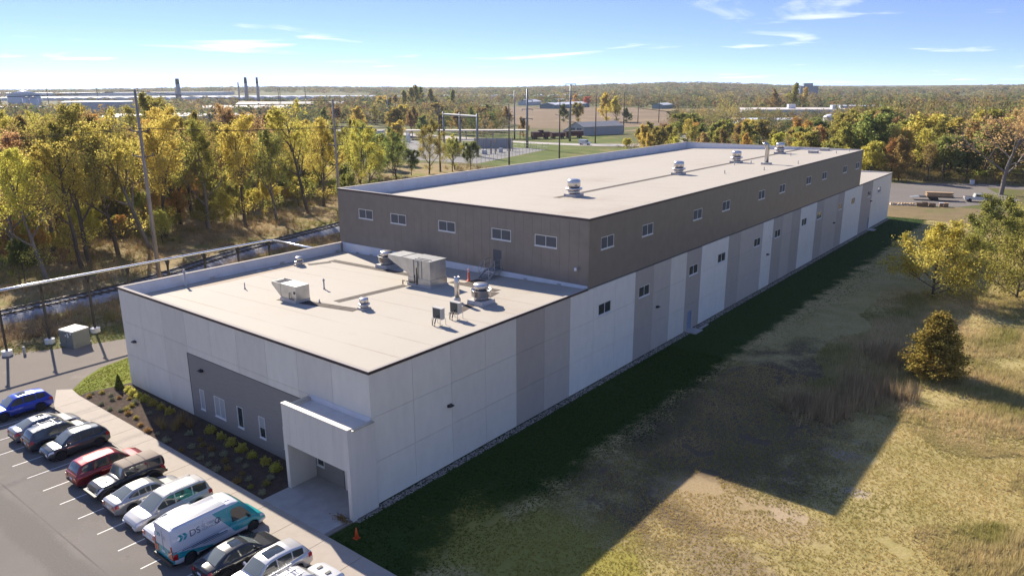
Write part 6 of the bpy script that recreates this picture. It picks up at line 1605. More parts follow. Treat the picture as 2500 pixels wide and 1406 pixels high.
# works at the left
t_ = thing('white_roof_building', 'wide low building with a dazzling white roof behind the wood', 'factory', (-515, 262, 0), R(60)); flat_block(t_, 105, 70, 7.0, PALEW, WHR)
t_ = thing('steel_hall', 'boxy pale steel hall behind the wood at left', 'factory', (-775, 318, 0), R(67)); flat_block(t_, 62, 46, 13.5, PALEW, WHR)
t_ = thing('steel_hall', 'low pale hall cut by the left edge of the picture', 'factory', (-860, 255, 0), R(30)); flat_block(t_, 80, 40, 8.5, mat('tan_wall', (0.40, 0.38, 0.30), 0.7), TANR)
t_ = thing('storage_tank', 'large white tank with a conical roof at the far left', 'tank', (-965, 318, 0))
MB().lathe([(17, 0), (17, 20)], 32).build('shell', PALEW, t_, True); MB().lathe([(17.3, 20), (0.3, 25)], 32).build('cone_roof', WHR, t_, True)
for k, (x, y) in enumerate(((-835, 275), (-829, 279))):
    t_ = thing('silo', ['left grey silo in front of the white tank', 'right grey silo in front of the white tank'][k], 'silo', (x, y, 0)); MB().lathe([(4, 0), (4, 17)], 16).build('shell', PALEW, t_, True); MB().lathe([(4, 17), (0.4, 19)], 16).build('cap', GREYR, t_, True)
gh = thing('greenhouse_range', 'very long white ridged roof range below the horizon', 'greenhouse', (-1400, 930, 0), R(37))
MB().box(-720, -60, 0, 720, 60, 5.5).build('wall', mat('gh_wall', (0.30, 0.36, 0.38), 0.6), gh)
for k in range(48):
    x0 = -720 + k * 30
    MB().extr([(x0 + 0.5, 5.6), (x0 + 29.5, 5.6), (x0 + 26, 8.4), (x0 + 15, 9.6), (x0 + 4, 8.4)], 'y', -60, 60).build('roof_bay', WHR, gh)
gh = thing('greenhouse_range', 'shorter white roof range behind the long one at far left', 'greenhouse', (-2150, 930, 0), R(32)); flat_block(gh, 700, 80, 13, PALEW, WHR, 3)
BR = mat('stack_brick', (0.40, 0.36, 0.34), 0.9, var=0.2, scale=0.2); BRD = mat('stack_dark', (0.06, 0.045, 0.045), 0.9)
for (x, y, h, r0, lab) in ((-933.8, 587.9, 40.5, 3.0, 'thick pale chimney stack on the left skyline'), (-861, 558.5, 39.5, 2.2, 'slim chimney stack right of the thick pale one'), (-1027, 538, 39.5, 4.0, 'short dark-topped chimney behind the golden tree'), (-945, 583, 34, 1.3, 'thin dark flue beside the thick pale chimney')):
    t_ = thing('chimney_stack', lab, 'chimney', (x, y, 0)); MB().tube([(0, 0, 0), (0, 0, h*0.8)], [r0, r0*0.72], 16).build('shaft', BR, t_, True); MB().tube([(0, 0, h*0.8), (0, 0, h)], [r0*0.72, r0*0.62], 16).build('crown', BRD, t_, True)
t_ = thing('works_shed', 'dark low works shed below the chimneys', 'shed', (-770, 545, 0), R(38)); gable(t_, 's', 130, 24, 7, 9.5, mat('dark_works', (0.07, 0.075, 0.08), 0.7), mat('dark_works_roof', (0.10, 0.10, 0.11), 0.6))
t_ = thing('works_shed', 'pale low works shed left of the chimneys', 'shed', (-690, 430, 0), R(38)); gable(t_, 's', 90, 22, 6, 8.5, PALEW, TANR)
# row of thin line poles on the left skyline
for k, (x, y) in enumerate(((-1000, 262), (-955, 290), (-930, 330), (-900, 372), (-880, 410), (-850, 440), (-640, 470), (-760, 520), (-735, 505))):
    o = MB().tube([(0, 0, 0), (0, 0, 27)], [0.45, 0.3], 6).box(-1.6, -0.1, 24, 1.6, 0.1, 24.3).build('line_pole', WOODD); o.location = (x, y, 0); tag(o, 'thin dark line pole on the left skyline', 'utility pole', 'line poles on the left skyline')
# low sheds and parked things in the strip beyond the wood
t_ = thing('long_shed', 'long low flat shed behind the wood left of the substation', 'shed', (-300, 232, 0), R(40)); flat_block(t_, 60, 9, 3.4, mat('shed_pale', (0.34, 0.33, 0.31), 0.7), mat('shed_flat_roof', (0.30, 0.285, 0.27), 0.6))
t_ = thing('long_shed', 'low flat canopy roof right of the lone tree', 'canopy', (-232, 268, 0), R(36)); MB().box(-32, -4, 4.2, 32, 4, 4.6).build('roof', TANR, t_)
for xx in (-28, -14, 0, 14, 28): MB().box(xx - 0.2, -3.6, 0, xx + 0.2, -3.2, 4.2).build('post', GREYR, t_)

# substation: gantry, wall, breakers, fence
g_ = thing('substation_gantry', 'grey steel portal gantry of the substation', 'gantry', (0, 0, 0))
for (x, y) in ((-187.1, 203.6), (-172.5, 197.7), (-158.1, 191.7)): MB().tube([(x, y, 0), (x, y, 16.4)], [0.5, 0.34], 8).build('column', STEELP, g_, True)
MB().tube([(-187.1, 203.6, 15.3), (-158.1, 191.7, 15.3)], 0.42, 8).build('beam', STEELP, g_)
sw_ = thing('substation_wall', 'pale grey panel wall behind the substation equipment', 'wall', (-182, 229.5, 0), R(35))
for k in range(6): MB().box(-8.4 + k*2.8, -0.15, 0, -5.64 + k*2.8, 0.15, 4.2).build('panel', mat('sub_wall', (0.30, 0.31, 0.33), 0.7), sw_)
random.seed(3)
for k in range(16):
    x, y = -168 + random.uniform(-9, 8), 207 + random.uniform(-20, 18)
    o = thing('bus_post', 'slender grey busbar post in the substation yard', 'busbar post', (x, y, 0), 0.5, 'busbar posts in the substation')
    MB().box(-0.14, -0.14, 0, 0.14, 0.14, 4.4).build('post', STEELP, o); MB().lathe([(0.22, 4.4), (0.15, 4.7), (0.22, 5.0), (0.12, 5.6)], 8).build('insulator', mat('insulator_brown', (0.25, 0.2, 0.17), 0.4), o)
for k in range(12):
    a, b_ = -262 + random.uniform(-22, 26), 232 + random.uniform(-12, 14)
    o = thing('circuit_breaker', 'white circuit breaker unit in the left part of the substation', 'circuit breaker', (a, b_, 0), 0.5, 'circuit breakers in the substation')
    MB().box(-1, -0.6, 0, 1, 0.6, 2.2).build('tank', WHR, o)
    for q in (-0.6, 0, 0.6): MB().tube([(q, 0, 2.2), (q*1.6, 0, 4.6)], [0.25, 0.14], 6).build('bushing', PALEW, o)
for k in range(7):
    a, b_ = -170 + random.uniform(-8, 8), 202 + random.uniform(-14, 12)
    o = thing('equipment_cabinet', 'small white cabinet standing on the substation gravel', 'cabinet', (a, b_, 0), 0.5, 'cabinets on the substation gravel'); MB().box(-0.6, -0.4, 0, 0.6, 0.4, 1.6).build('case', PALEW, o); MB().box(-0.65, -0.45, 1.6, 0.65, 0.45, 1.7).build('lid', WHR, o)
fe = thing('chain_fence', 'thin chain-link fence round the substation yard', 'fence', (0, 0, 0))
fp = [(-141.0, 171.6), (-149, 204), (-156.6, 236.2), (-176, 236.6)]
for (a, b_) in zip(fp, fp[1:]):
    n_ = int(math.hypot(b_[0]-a[0], b_[1]-a[1]) / 3.2)
    for k in range(n_):
        x, y = a[0] + (b_[0]-a[0])*k/n_, a[1] + (b_[1]-a[1])*k/n_
        MB().tube([(x, y, 0), (x, y, 2.5)], 0.06, 5).build('post', GALV, fe)
    MB().tube([(a[0], a[1], 2.4), (b_[0], b_[1], 2.4)], 0.04, 4).tube([(a[0], a[1], 1.2), (b_[0], b_[1], 1.2)], 0.03, 4).build('rail', GALV, fe)

# yard at the far right: trailer with timber, pickup, pallets
TIM = mat('timber', (0.45, 0.30, 0.165), 0.8, var=0.2, scale=1.0); TIMD = mat('timber_dark', (0.24, 0.155, 0.085), 0.85, var=0.25, scale=1.0)
tl = thing('flatbed_trailer', 'dark flatbed trailer in the far yard', 'trailer', (3.6, 170.8, 0.014), R(20))
MB().box(-4.2, -1.15, 0.7, 3.2, 1.15, 0.85).build('deck', BLKST, tl); MB().hexa([(-6.0, -1.1, 0.55), (-4.2, -1.1, 0.72), (-4.2, 1.1, 0.72), (-6.0, 1.1, 0.55)], [(-6.0, -1.1, 0.65), (-4.2, -1.1, 0.84), (-4.2, 1.1, 0.84), (-6.0, 1.1, 0.65)]).build('ramp', GALV, tl)
for xx in (-1.6, -0.6):
    for s_ in (-1, 1): MB().lathe([(0.36, -0.1), (0.36, 0.1)], 14, (xx, s_*1.2, 0.36), axis='y').build('wheel', TYRE, tl)
MB().box(3.2, -0.1, 0.6, 5.2, 0.1, 0.75).build('drawbar', BLKST, tl)
lt = thing('timber_load', 'stack of pale timber beams on the flatbed trailer', 'timber stack', (3.6, 170.8, 0.864), R(20))
for k in range(4):
    for q in range(4): MB().box(-2.6 - 0.2*(k % 2), -1.0 + 0.5*q, 0.27*k + 0.005, 2.6 + 0.25*(k % 2), -0.55 + 0.5*q, 0.27*k + 0.22).build('beam', TIM if (k + q) % 3 else TIMD, lt)
pk = thing('pickup_truck', 'white pickup truck hitched to the timber trailer', 'pickup', (11.2, 173.6, 0.014), R(20))
MB().extr([(-2.9, 0.5), (2.9, 0.5), (2.95, 0.95), (2.6, 1.12), (1.3, 1.2), (0.75, 1.85), (-0.75, 1.88), (-0.95, 1.15), (-2.9, 1.15)], 'y', -1.0, 1.0).build('body', WHT2, pk)
for s_ in (-1, 1): MB().box(-0.65, s_*1.003 - 0.004, 1.25, 0.62, s_*1.003 + 0.004, 1.72).build('side_window', CARGLASS, pk); MB().box(-2.95, s_*0.86 - 0.1, 0.8, -2.9, s_*0.86 + 0.1, 1.1).build('tail_light', TAIL, pk)
MB().box(-2.7, -0.85, 1.152, -1.1, 0.85, 1.156).build('bed_liner', BLKST, pk)
for xx in (-1.85, 1.85):
    for s_ in (-1, 1): MB().lathe([(0.40, -0.12), (0.40, 0.12)], 14, (xx, s_*0.93, 0.40), axis='y').build('wheel', TYRE, pk)
for k, (x, y, n_) in enumerate(((2.9, 158.6, 6), (4.3, 159.2, 5), (1.9, 158.2, 5))):
    o = thing('pallet_stack', ['tallest brown pallet stack at the edge of the far yard', 'brown pallet stack right of the tallest one', 'brown pallet stack left of the tallest one'][k], 'pallets', (x, y, 0.014), R(20))
    for q in range(n_):
        MB().box(-0.62, -0.55, 0.16*q, 0.62, 0.55, 0.045 + 0.16*q).box(-0.62, -0.5, 0.045 + 0.16*q, 0.62, -0.4, 0.135 + 0.16*q).box(-0.62, 0.4, 0.045 + 0.16*q, 0.62, 0.5, 0.135 + 0.16*q).build('pallet', TIMD, o)
random.seed(12)
for k in range(9):
    o = thing('timber_pile', 'small pile of pale blocks along the yard edge', 'timber pile', (-3.6 + k*0.52, 156.9 + k*0.24 + random.uniform(-0.2, 0.2), 0.014), R(20) + random.uniform(-0.2, 0.2), 'blocks along the yard edge')
    MB().box(-0.2, -0.5, 0, 0.2, 0.5, 0.3).build('block', mat('pale_block', (0.62, 0.55, 0.47), 0.8), o); MB().box(-0.15, -0.45, 0.31, 0.17, 0.4, 0.55).build('block', TIM, o)
for k, (x, y) in enumerate(((5.9, 160.2), (6.8, 160.6))):
    o = thing('material_crate', ['white topped crate right of the pallets', 'brown crate at the right end of the pallets'][k], 'crate', (x, y, 0.014), R(20)); MB().box(-0.4, -0.4, 0, 0.4, 0.4, 0.8).build('box', TIMD, o); MB().box(-0.42, -0.42, 0.802, 0.42, 0.42, 0.9).build('lid', [WHR, TIM][k], o)
o = thing('yard_sign', 'small white box standing at the far kerb of the yard', 'sign', (5.2, 209.5, 0), 0.3); MB().box(-0.5, -0.4, 0, 0.5, 0.4, 1.0).build('box', WHR, o); MB().box(-0.55, -0.45, 1.0, 0.55, 0.45, 1.08).build('lid', PALEW, o)
# ------------------------------------------------------------------ plants as masses: grass, scrub, far woods
rgG = np.random.default_rng(77)
def blade_tuft(seed, n_, h, spread, wd, curl=0.4):
    """n_ thin triangular blades fanning from a point; returns V, F"""
    rg = np.random.default_rng(seed); V = []; F = []
    for i in range(n_):
        a = rg.uniform(0, 6.28); b = rg.uniform(0, spread) ; hh = h * rg.uniform(0.6, 1.1)
        bx_, by_ = math.cos(a) * b * 0.3, math.sin(a) * b * 0.3
        tx, ty = bx_ + math.cos(a) * b * (0.6 + curl), by_ + math.sin(a) * b * (0.6 + curl)
        px_, py_ = -math.sin(a + 1) * wd, math.cos(a + 1) * wd
        o = len(V); V += [(bx_ - px_, by_ - py_, 0), (bx_ + px_, by_ + py_, 0), (tx, ty, hh)]; F.append((o, o+1, o+2))
    return np.array(V), np.array(F)
def leaf_clump(seed, n_, r_, h, leaf):
    rg = np.random.default_rng(seed)
    d = rg.normal(0, 1, (n_, 3)); d /= np.linalg.norm(d, axis=1)[:, None]; d *= rg.uniform(0.55, 1.0, (n_, 1)) ** 0.5
    C = d * [r_, r_, h/2] + [0, 0, h * 0.52]
    a = rg.normal(0, 1, (n_, 3)); a /= np.linalg.norm(a, axis=1)[:, None]; b = np.cross(a, rg.normal(0, 1, (n_, 3))); b /= np.linalg.norm(b, axis=1)[:, None]
    s_ = leaf * rg.uniform(0.6, 1.3, (n_, 1))
    V = np.stack([C - a*s_*0.5, C + b*s_*0.4, C + a*s_*0.5], 1).reshape(-1, 3); return V, np.arange(n_*3).reshape(-1, 3)
def scatter(name, tmpls, pts, sc, cols, label, cat, m, jit=0.25, zs=None):
    n_ = len(pts); which = rgG.integers(0, len(tmpls), n_); ang = rgG.uniform(0, 6.28, n_)
    VV = []; FF = []; CC = []; off = 0
    for k, (V, F) in enumerate(tmpls):
        ii = np.nonzero(which == k)[0]
        if not len(ii): continue
        ca, sa = np.cos(ang[ii])[:, None], np.sin(ang[ii])[:, None]; s_ = sc[ii][:, None]
        zz = s_ if zs is None else zs[ii][:, None]
        P = np.stack([(V[None, :, 0]*ca - V[None, :, 1]*sa)*s_, (V[None, :, 0]*sa + V[None, :, 1]*ca)*s_, V[None, :, 2]*zz], -1) + pts[ii][:, None, :]
        VV.append(P.reshape(-1, 3)); FF.append((F[None] + (np.arange(len(ii)) * len(V))[:, None, None]).reshape(-1, 3) + off)
        nf = len(V)//3
        c = np.repeat(cols[ii], nf, 0) * (1 + rgG.uniform(-jit, jit, (len(ii)*nf, 1)))
        CC.append(np.repeat(c, 3, 0)); off += len(ii) * len(V)
    o = link(name, np_mesh(name, np.concatenate(VV), np.concatenate(FF), np.clip(np.concatenate(CC), 0, 1)), m)
    return tag(o, label, cat, kind='stuff')
PLANT = attr_mat('plant_mass', 0.3)
def vnoise(x, y, s, seed=0):
    """smooth value noise, vectorised"""
    def h(i, j): v_ = np.sin(i * 127.1 + j * 311.7 + seed * 74.7) * 43758.5453; return v_ - np.floor(v_)
    x = x / s; y = y / s; i, j = np.floor(x), np.floor(y); f_, g_ = x - i, y - j; f_ = f_*f_*(3-2*f_); g_ = g_*g_*(3-2*g_)
    return (h(i, j)*(1-f_) + h(i+1, j)*f_)*(1-g_) + (h(i, j+1)*(1-f_) + h(i+1, j+1)*f_)*g_
def inview(P, m=60):
    d = P - np.array(CAM)[None]; zf = d @ np.array(fw); x = 1250 + 1818.7 * (d @ np.array(rt)) / zf; y = 703 - 1818.7 * (d @ np.array(up)) / zf
    return (zf > 1) & (x > -m) & (x < 2500 + m) & (y < 1406 + m) & (y > 0)
def rnd(n_, x0, x1, y0, y1):
    return np.stack([rgG.uniform(x0, x1, n_), rgG.uniform(y0, y1, n_), np.zeros(n_)], 1)
def lerp(a, b, t_): return np.array(a)[None] + (np.array(b) - np.array(a))[None] * t_[:, None]

# short turf of the mown field
P = np.concatenate([rnd(88000, 0.7, 38, -4.5, 40), rnd(30000, 0.7, 36, 40, 140)])
tallmask = (P[:, 1] > 33 - 2*np.sin(P[:, 0]*0.5)) & (P[:, 0] > 13.5)
P = P[inview(P)]
dens = vnoise(P[:, 0], P[:, 1], 2.2, 1)*0.6 + vnoise(P[:, 0], P[:, 1], 0.7, 2)*0.4
bare = np.exp(-(((P[:, 0]-18.3)/6.0)**2 + ((P[:, 1]-14.5)/2.2)**2))
P = P[dens > 0.22 + 0.30*bare]
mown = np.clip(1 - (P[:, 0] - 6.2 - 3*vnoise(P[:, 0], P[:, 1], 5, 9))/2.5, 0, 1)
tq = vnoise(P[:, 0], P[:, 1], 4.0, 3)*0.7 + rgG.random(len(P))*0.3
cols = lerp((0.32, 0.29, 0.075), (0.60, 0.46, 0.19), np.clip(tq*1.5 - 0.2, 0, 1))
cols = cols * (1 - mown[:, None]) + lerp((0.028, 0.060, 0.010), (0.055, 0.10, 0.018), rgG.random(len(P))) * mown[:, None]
lower = np.clip(1 - np.hypot((P[:, 0]-11)/8, (P[:, 1]-2)/7), 0, 1)[:, None]
cols = cols * (1 - lower) + np.array([[0.40, 0.33, 0.07]]) * lower
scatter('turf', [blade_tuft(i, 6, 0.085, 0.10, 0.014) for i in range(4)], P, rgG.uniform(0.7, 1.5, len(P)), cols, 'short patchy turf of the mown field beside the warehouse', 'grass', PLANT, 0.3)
P = rnd(7000, -41, -33.3, -4, 12); P = P[inview(P) & (P[:, 0] > np.interp(P[:, 1], [-4, -2, 0.2, 3.2], [-36.1, -38.3, -39.9, -40.8])) & ~((P[:, 1] < 0.4) & (P[:, 0] > -34.6))]
scatter('turf', [blade_tuft(i, 6, 0.085, 0.10, 0.014) for i in range(4)], P, rgG.uniform(0.7, 1.3, len(P)), lerp((0.15, 0.18, 0.025), (0.24, 0.21, 0.05), rgG.random(len(P))), 'bright green turf between the driveway and the warehouse', 'grass', PLANT, 0.3)
P = rnd(20000, -66, -47, -16, 40); edge_ = -47.3 - np.clip(-P[:, 1] + 5, 0, 30)*0.42
P = P[inview(P) & (P[:, 0] < edge_) & (P[:, 0] > -57)]
scatter('verge_grass', [blade_tuft(i, 6, 0.12, 0.12, 0.016) for i in range(4)], P, rgG.uniform(0.7, 1.5, len(P)), lerp((0.11, 0.14, 0.025), (0.25, 0.20, 0.08), np.clip(vnoise(P[:, 0], P[:, 1], 3, 5)*1.4-0.2, 0, 1)), 'green verge grass round the pipe footings', 'grass', PLANT, 0.3)
# tall dry grass and weeds over the field
tall = [blade_tuft(20 + i, 9, 0.62, 0.30, 0.018, 0.5) for i in range(4)]
P = np.concatenate([rnd(40000, 13.5, 46, 30, 80), rnd(14000, 10, 46, 80, 150), rnd(14000, 26, 42, 8, 34)])
nz = vnoise(P[:, 0], P[:, 1], 5.0, 11)*0.65 + vnoise(P[:, 0], P[:, 1], 1.8, 12)*0.35
up1 = (P[:, 1] > 33 - 2*np.sin(P[:, 0]*0.5)) & (P[:, 0] > 13.8 + 2.2*np.sin(P[:, 1]*0.35)) & (nz > 0.25 + 0.25*rgG.random(len(P)))
lowr = (P[:, 1] < 34) & (P[:, 0] > 29.5 + 0.10*(P[:, 1]-14) + 2.0*np.sin(P[:, 1]*0.6)) & (nz > 0.33 + 0.3*rgG.random(len(P)))
P = P[inview(P) & (up1 | lowr)]
nz = vnoise(P[:, 0], P[:, 1], 5.0, 11)*0.65 + vnoise(P[:, 0], P[:, 1], 1.8, 12)*0.35
cols = lerp((0.36, 0.33, 0.115), (0.66, 0.52, 0.29), np.clip(vnoise(P[:, 0], P[:, 1], 3.5, 14)*1.0 + vnoise(P[:, 0], P[:, 1], 1.1, 15)*0.5 - 0.25, 0, 1))
fe_ = np.where(P[:, 1] < 34.5, np.clip((P[:, 0] - 29)/4, 0, 1), np.clip((P[:, 1] - 32)/7, 0, 1) * np.clip((P[:, 0] - 13)/4, 0.1, 1))
hs_ = (0.36 + 1.5*np.clip(nz - 0.3, 0, 1)) * (0.35 + 0.65*fe_)
scatter('tall_grass', tall, P, rgG.uniform(0.8, 1.3, len(P)), cols, 'tall dry grass and weeds over the field around the cedar', 'tall grass', PLANT, 0.3, zs=hs_*rgG.uniform(0.7, 1.3, len(P)))
# pale plume thickets in the shade
pts = []
for (cx_, cy_, rr_, n_) in ((18.2, 33.0, 1.7, 320), (20.3, 39.0, 1.9, 420), (16.0, 32.8, 1.0, 140), (19.6, 50.0, 1.8, 300), (22.8, 39.8, 1.0, 100)):
    pts.append(np.stack([cx_ + rgG.normal(0, rr_*0.6, n_), cy_ + rgG.normal(0, rr_*0.9, n_), np.zeros(n_)], 1))
P = np.concatenate(pts)
scatter('reed_thicket', [blade_tuft(40 + i, 9, 1.5, 0.35, 0.022, 0.5) for i in range(3)], P, rgG.uniform(0.8, 1.2, len(P)), lerp((0.30, 0.225, 0.125), (0.52, 0.39, 0.22), rgG.random(len(P))), 'pale feathery weed thickets in the building shadow', 'weeds', PLANT, 0.25, zs=rgG.beta(2, 3, len(P))*1.5 + 0.15)
# scrub beside the railway
scrub = [leaf_clump(60 + i, 46, 0.75, 1.1, 0.16) for i in range(3)] + [blade_tuft(70 + i, 26, 1.15, 0.8, 0.02, 0.5) for i in range(2)]
P = rnd(10000, -76, -46, -22, 75)
txs = np.interp(P[:, 1], [c.y for c in track], [c.x for c in track])
P = P[inview(P, 30) & (P[:, 0] > txs + 3.1) & (P[:, 0] < np.where(P[:, 1] < 12, -54.5 + 0.9*np.sin(P[:, 1]*0.9), np.interp(P[:, 1], [12, 30, 75], [-54, -58, -63]) + 6))]
cols = lerp((0.25, 0.175, 0.105), (0.45, 0.32, 0.16), np.clip(vnoise(P[:, 0], P[:, 1], 3.0, 21)*1.3 - 0.15, 0, 1)); grn_ = vnoise(P[:, 0], P[:, 1], 4.0, 22) > 0.66; cols[grn_] = cols[grn_]*0.4 + np.array([0.17, 0.18, 0.045])*0.6
scatter('scrub', scrub, P, rgG.uniform(0.5, 1.0, len(P)), cols, 'brown dry scrub between the pipe posts and the railway', 'scrub', PLANT, 0.35)
P = rnd(26000, -150, -70, -25, 125)
txs = np.interp(P[:, 1], [c.y for c in track], [c.x for c in track])
P = P[inview(P, 30) & (P[:, 0] < txs - 3.8) & (P[:, 0] > txs - 60)]
kp = vnoise(P[:, 0], P[:, 1], 6, 31) > 0.24; P = P[kp][:7500]
cols = lerp((0.28, 0.20, 0.10), (0.48, 0.335, 0.165), np.clip(vnoise(P[:, 0], P[:, 1], 3.5, 33)*1.3 - 0.15, 0, 1)); g2 = vnoise(P[:, 0], P[:, 1], 5.0, 34) > 0.55; cols[g2] = cols[g2]*0.35 + np.array([0.23, 0.235, 0.045])*0.65
scatter('undergrowth', scrub, P, rgG.uniform(0.5, 1.15, len(P)), cols, 'brown and green undergrowth on the floor of the wood', 'undergrowth', PLANT, 0.35)
P = np.concatenate([rnd(2200, -60, 40, 203, 240), rnd(2600, -140, -60, 150, 290)])
P = P[inview(P, 30) & ~((P[:, 0] > -14) & (P[:, 1] < 209 + 0.3*P[:, 0]))]; P = P[~((P[:, 0] < -100) & (P[:, 1] > 165) & (P[:, 1] < 262) & (P[:, 0] < -112))]
scatter('scrub', scrub, P, rgG.uniform(0.8, 1.8, len(P)), lerp((0.20, 0.17, 0.055), (0.38, 0.27, 0.12), rgG.random(len(P))), 'olive and tan scrub behind the warehouse and along the far yard', 'scrub', PLANT, 0.3)
# woods as masses: uneven many-lobed crowns
def crown_tmpl(seed, lobes, per, leaf):
    rg = np.random.default_rng(seed); C = []
    for k in range(lobes):
        a = rg.uniform(0, 6.28); z_ = rg.uniform(0.18, 0.86); rr_ = 0.42 * math.sin(min(1.0, z_ * 0.95 + 0.12) * PI) ** 0.6 * rg.uniform(0.3, 1.0); lr = rg.uniform(0.12, 0.24)
        d = rg.normal(0, 1, (per, 3)); d /= np.linalg.norm(d, axis=1)[:, None]; C.append(d * lr * rg.uniform(0.5, 1.0, (per, 1)) + [rr_*math.cos(a), rr_*math.sin(a), z_])
    C = np.concatenate(C); n2 = len(C)
    a = rg.normal(0, 1, (n2, 3)); a /= np.linalg.norm(a, axis=1)[:, None]; b = np.cross(a, rg.normal(0, 1, (n2, 3))); b /= np.linalg.norm(b, axis=1)[:, None]
    s_ = leaf * rg.uniform(0.6, 1.3, (n2, 1)); V = np.stack([C - a*s_*0.5, C + b*s_*0.4, C + a*s_*0.5], 1).reshape(-1, 3); V[:, 2] = np.maximum(V[:, 2], 0); return V, np.arange(n2*3).reshape(-1, 3)
pal_ = np.array([(0.21, 0.195, 0.065), (0.225, 0.18, 0.08), (0.28, 0.225, 0.075), (0.16, 0.165, 0.06), (0.19, 0.16, 0.09), (0.24, 0.165, 0.07), (0.105, 0.125, 0.048)]) * 1.3
midc = [crown_tmpl(120 + i, 11, 22, 0.10) for i in range(6)]
def mid_wood(name, n_, x0, x1, y0, y1, cond, hr, label, wr=(9, 14)):
    P = rnd(n_ * 6, x0, x1, y0, y1); d = P - np.array(CAM)[None]; zf = d @ np.array(fw); px = 1250 + 1818.7 * (d @ np.array(rt)) / zf
    P = P[inview(P, 40) & cond(P[:, 0], P[:, 1], px)][:n_]
    pi_ = np.clip((vnoise(P[:, 0], P[:, 1], 30, 51)*4 + rgG.random(len(P))*3.6).astype(int), 0, 6)
    scatter(name, midc, P - np.array([[0, 0, 0.4]]), rgG.uniform(*wr, len(P)), pal_[pi_] * rgG.uniform(0.6, 1.35, (len(P), 1)), label, 'woods', attr_mat('far_plant_mass', 0.35), 0.35, zs=rgG.uniform(*hr, len(P)))
mid_wood('wood_mass', 520, -80, 90, 290, 520, lambda x, y, px: px > 2040, (14, 20), 'dense autumn wood behind the trees beyond the yard')
mid_wood('wood_mass', 380, -330, -20, 330, 560, lambda x, y, px: (px > 1640) & (px < 2120) & (np.hypot(x + 140, y - 455) > 30) & (np.hypot(x + 106, y - 465) > 10) & ~((x < -165) & (y < 440)), (7.5, 11.5), 'autumn thicket between the factory buildings and the upper roof')
mid_wood('wood_mass', 520, -440, -165, -40, 260, lambda x, y, px: (px < 860) & (x < -150 - 0.15*y) & (y < 150 + 0.25*(-x - 150)), (8, 14), 'autumn trees massed on the plain behind the railway wood')
mid_wood('wood_mass', 420, -900, -440, 60, 420, lambda x, y, px: (px < 1000) & ~((np.abs(x + 515) < 75) & (np.abs(y - 262) < 75)), (8, 13), 'scattered autumn trees among the works at the left')
mid_wood('wood_mass', 240, -480, -230, 260, 560, lambda x, y, px: (px > 640) & (px < 1240) & (y > 150 + 0.55*(-x)) , (8, 15), 'autumn trees massed beyond the substation')
# far woods reaching to the horizon
crowns = [crown_tmpl(140 + i, 7, 9, 0.22) for i in range(5)]
n_ = 9500
ang = rgG.uniform(R(-78), R(2), n_); dist = 560 * (5200/560) ** (rgG.random(n_) ** 0.85)
X, Y = CAM.x + dist*np.sin(ang), CAM.y + dist*np.cos(ang)
P = np.stack([X, Y, np.array([hill(a, b_) for a, b_ in zip(X, Y)])], 1)
def inpoly(P, poly):
    ins = np.zeros(len(P), bool); n2 = len(poly)
    for i in range(n2):
        x0, y0 = poly[i]; x1, y1 = poly[(i+1) % n2]
        c = ((y0 > P[:, 1]) != (y1 > P[:, 1])) & (P[:, 0] < (x1-x0)*(P[:, 1]-y0)/(y1-y0+1e-9) + x0); ins ^= c
    return ins
clear = inpoly(P, [(-260, 360), (-150, 420), (-190, 520), (-330, 810), (-520, 850), (-680, 900), (-720, 780), (-560, 590), (-400, 470)])
dg = np.degrees(ang)
clear |= (dg < -53) & (dist < 1500) & (vnoise(X, Y, 150, 7) > 0.35)   # the works at the left
clear |= (dg < -49) & (dist > 1400) & (dist < 2350)  # greenhouse ranges
clear |= (dist < 800) & (dg > -28) & (vnoise(X, Y, 120, 3) > 0.45)
clear |= (dg > -26) & (dg < -11) & (dist < 680)      # open ground round the factory at right
clear |= vnoise(X, Y, 260, 41) > 0.80
for (bx_, by_, br_) in ((-185, 640, 62), (-88, 560, 45), (-120, 720, 62), (-140, 455, 40), (-483, 1612, 60), (-106, 465, 12)): clear |= np.hypot(X - bx_, Y - by_) < br_
P = P[~clear & inview(P, 100)]; dist = np.hypot(P[:, 0]-CAM.x, P[:, 1]-CAM.y)
pi_ = np.clip((vnoise(P[:, 0], P[:, 1], 90, 51)*4 + rgG.random(len(P))*4).astype(int), 0, 6); var_ = rgG.uniform(0.75, 1.25, (len(P), 1))
wd = rgG.uniform(15, 24, len(P)) * np.clip(dist/1500, 1, 2.2)
scatter('far_woods', crowns, P - np.array([[0, 0, 1.5]]), wd, pal_[pi_]*var_, 'brown and olive autumn woods reaching to the horizon', 'woods', attr_mat('far_plant_mass', 0.2), 0.3, zs=rgG.uniform(10, 17, len(P)))

# ------------------------------------------------------------------ shrubs in the mulch bed
def shrub_mesh(seed, n_, r_, h, leaf):
    rg = np.random.default_rng(seed)
    d = rg.normal(0, 1, (n_, 3)); d /= np.linalg.norm(d, axis=1)[:, None]; d[:, 2] = np.abs(d[:, 2]); d *= rg.uniform(0.4, 1.0, (n_, 1)) * (1 + 0.25*np.sin(d[:, :1]*7 + d[:, 1:2]*5))
    me = leaf_quads(rg, d * [r_, r_, h] + [0, 0, 0.03], leaf, rg.random(n_)); me.name = 'shrub'; return me
def put_shrub(me, x, y, s_, leaf, label, name, group, cat='shrub'):
    o = link(name, me, None); o.location = (x, y, 0.095); o.scale = (s_,)*3; o.rotation_euler.z = random.uniform(0, 6.28)
    if len(me.materials) == 0: me.materials.append(LEAF[leaf])
    o.material_slots[0].link = 'OBJECT'; o.material_slots[0].material = LEAF[leaf]
    return tag(o, label, cat, group)
SH = [shrub_mesh(90 + i, 900, 0.42, 0.55, 0.10) for i in range(3)]
random.seed(21)
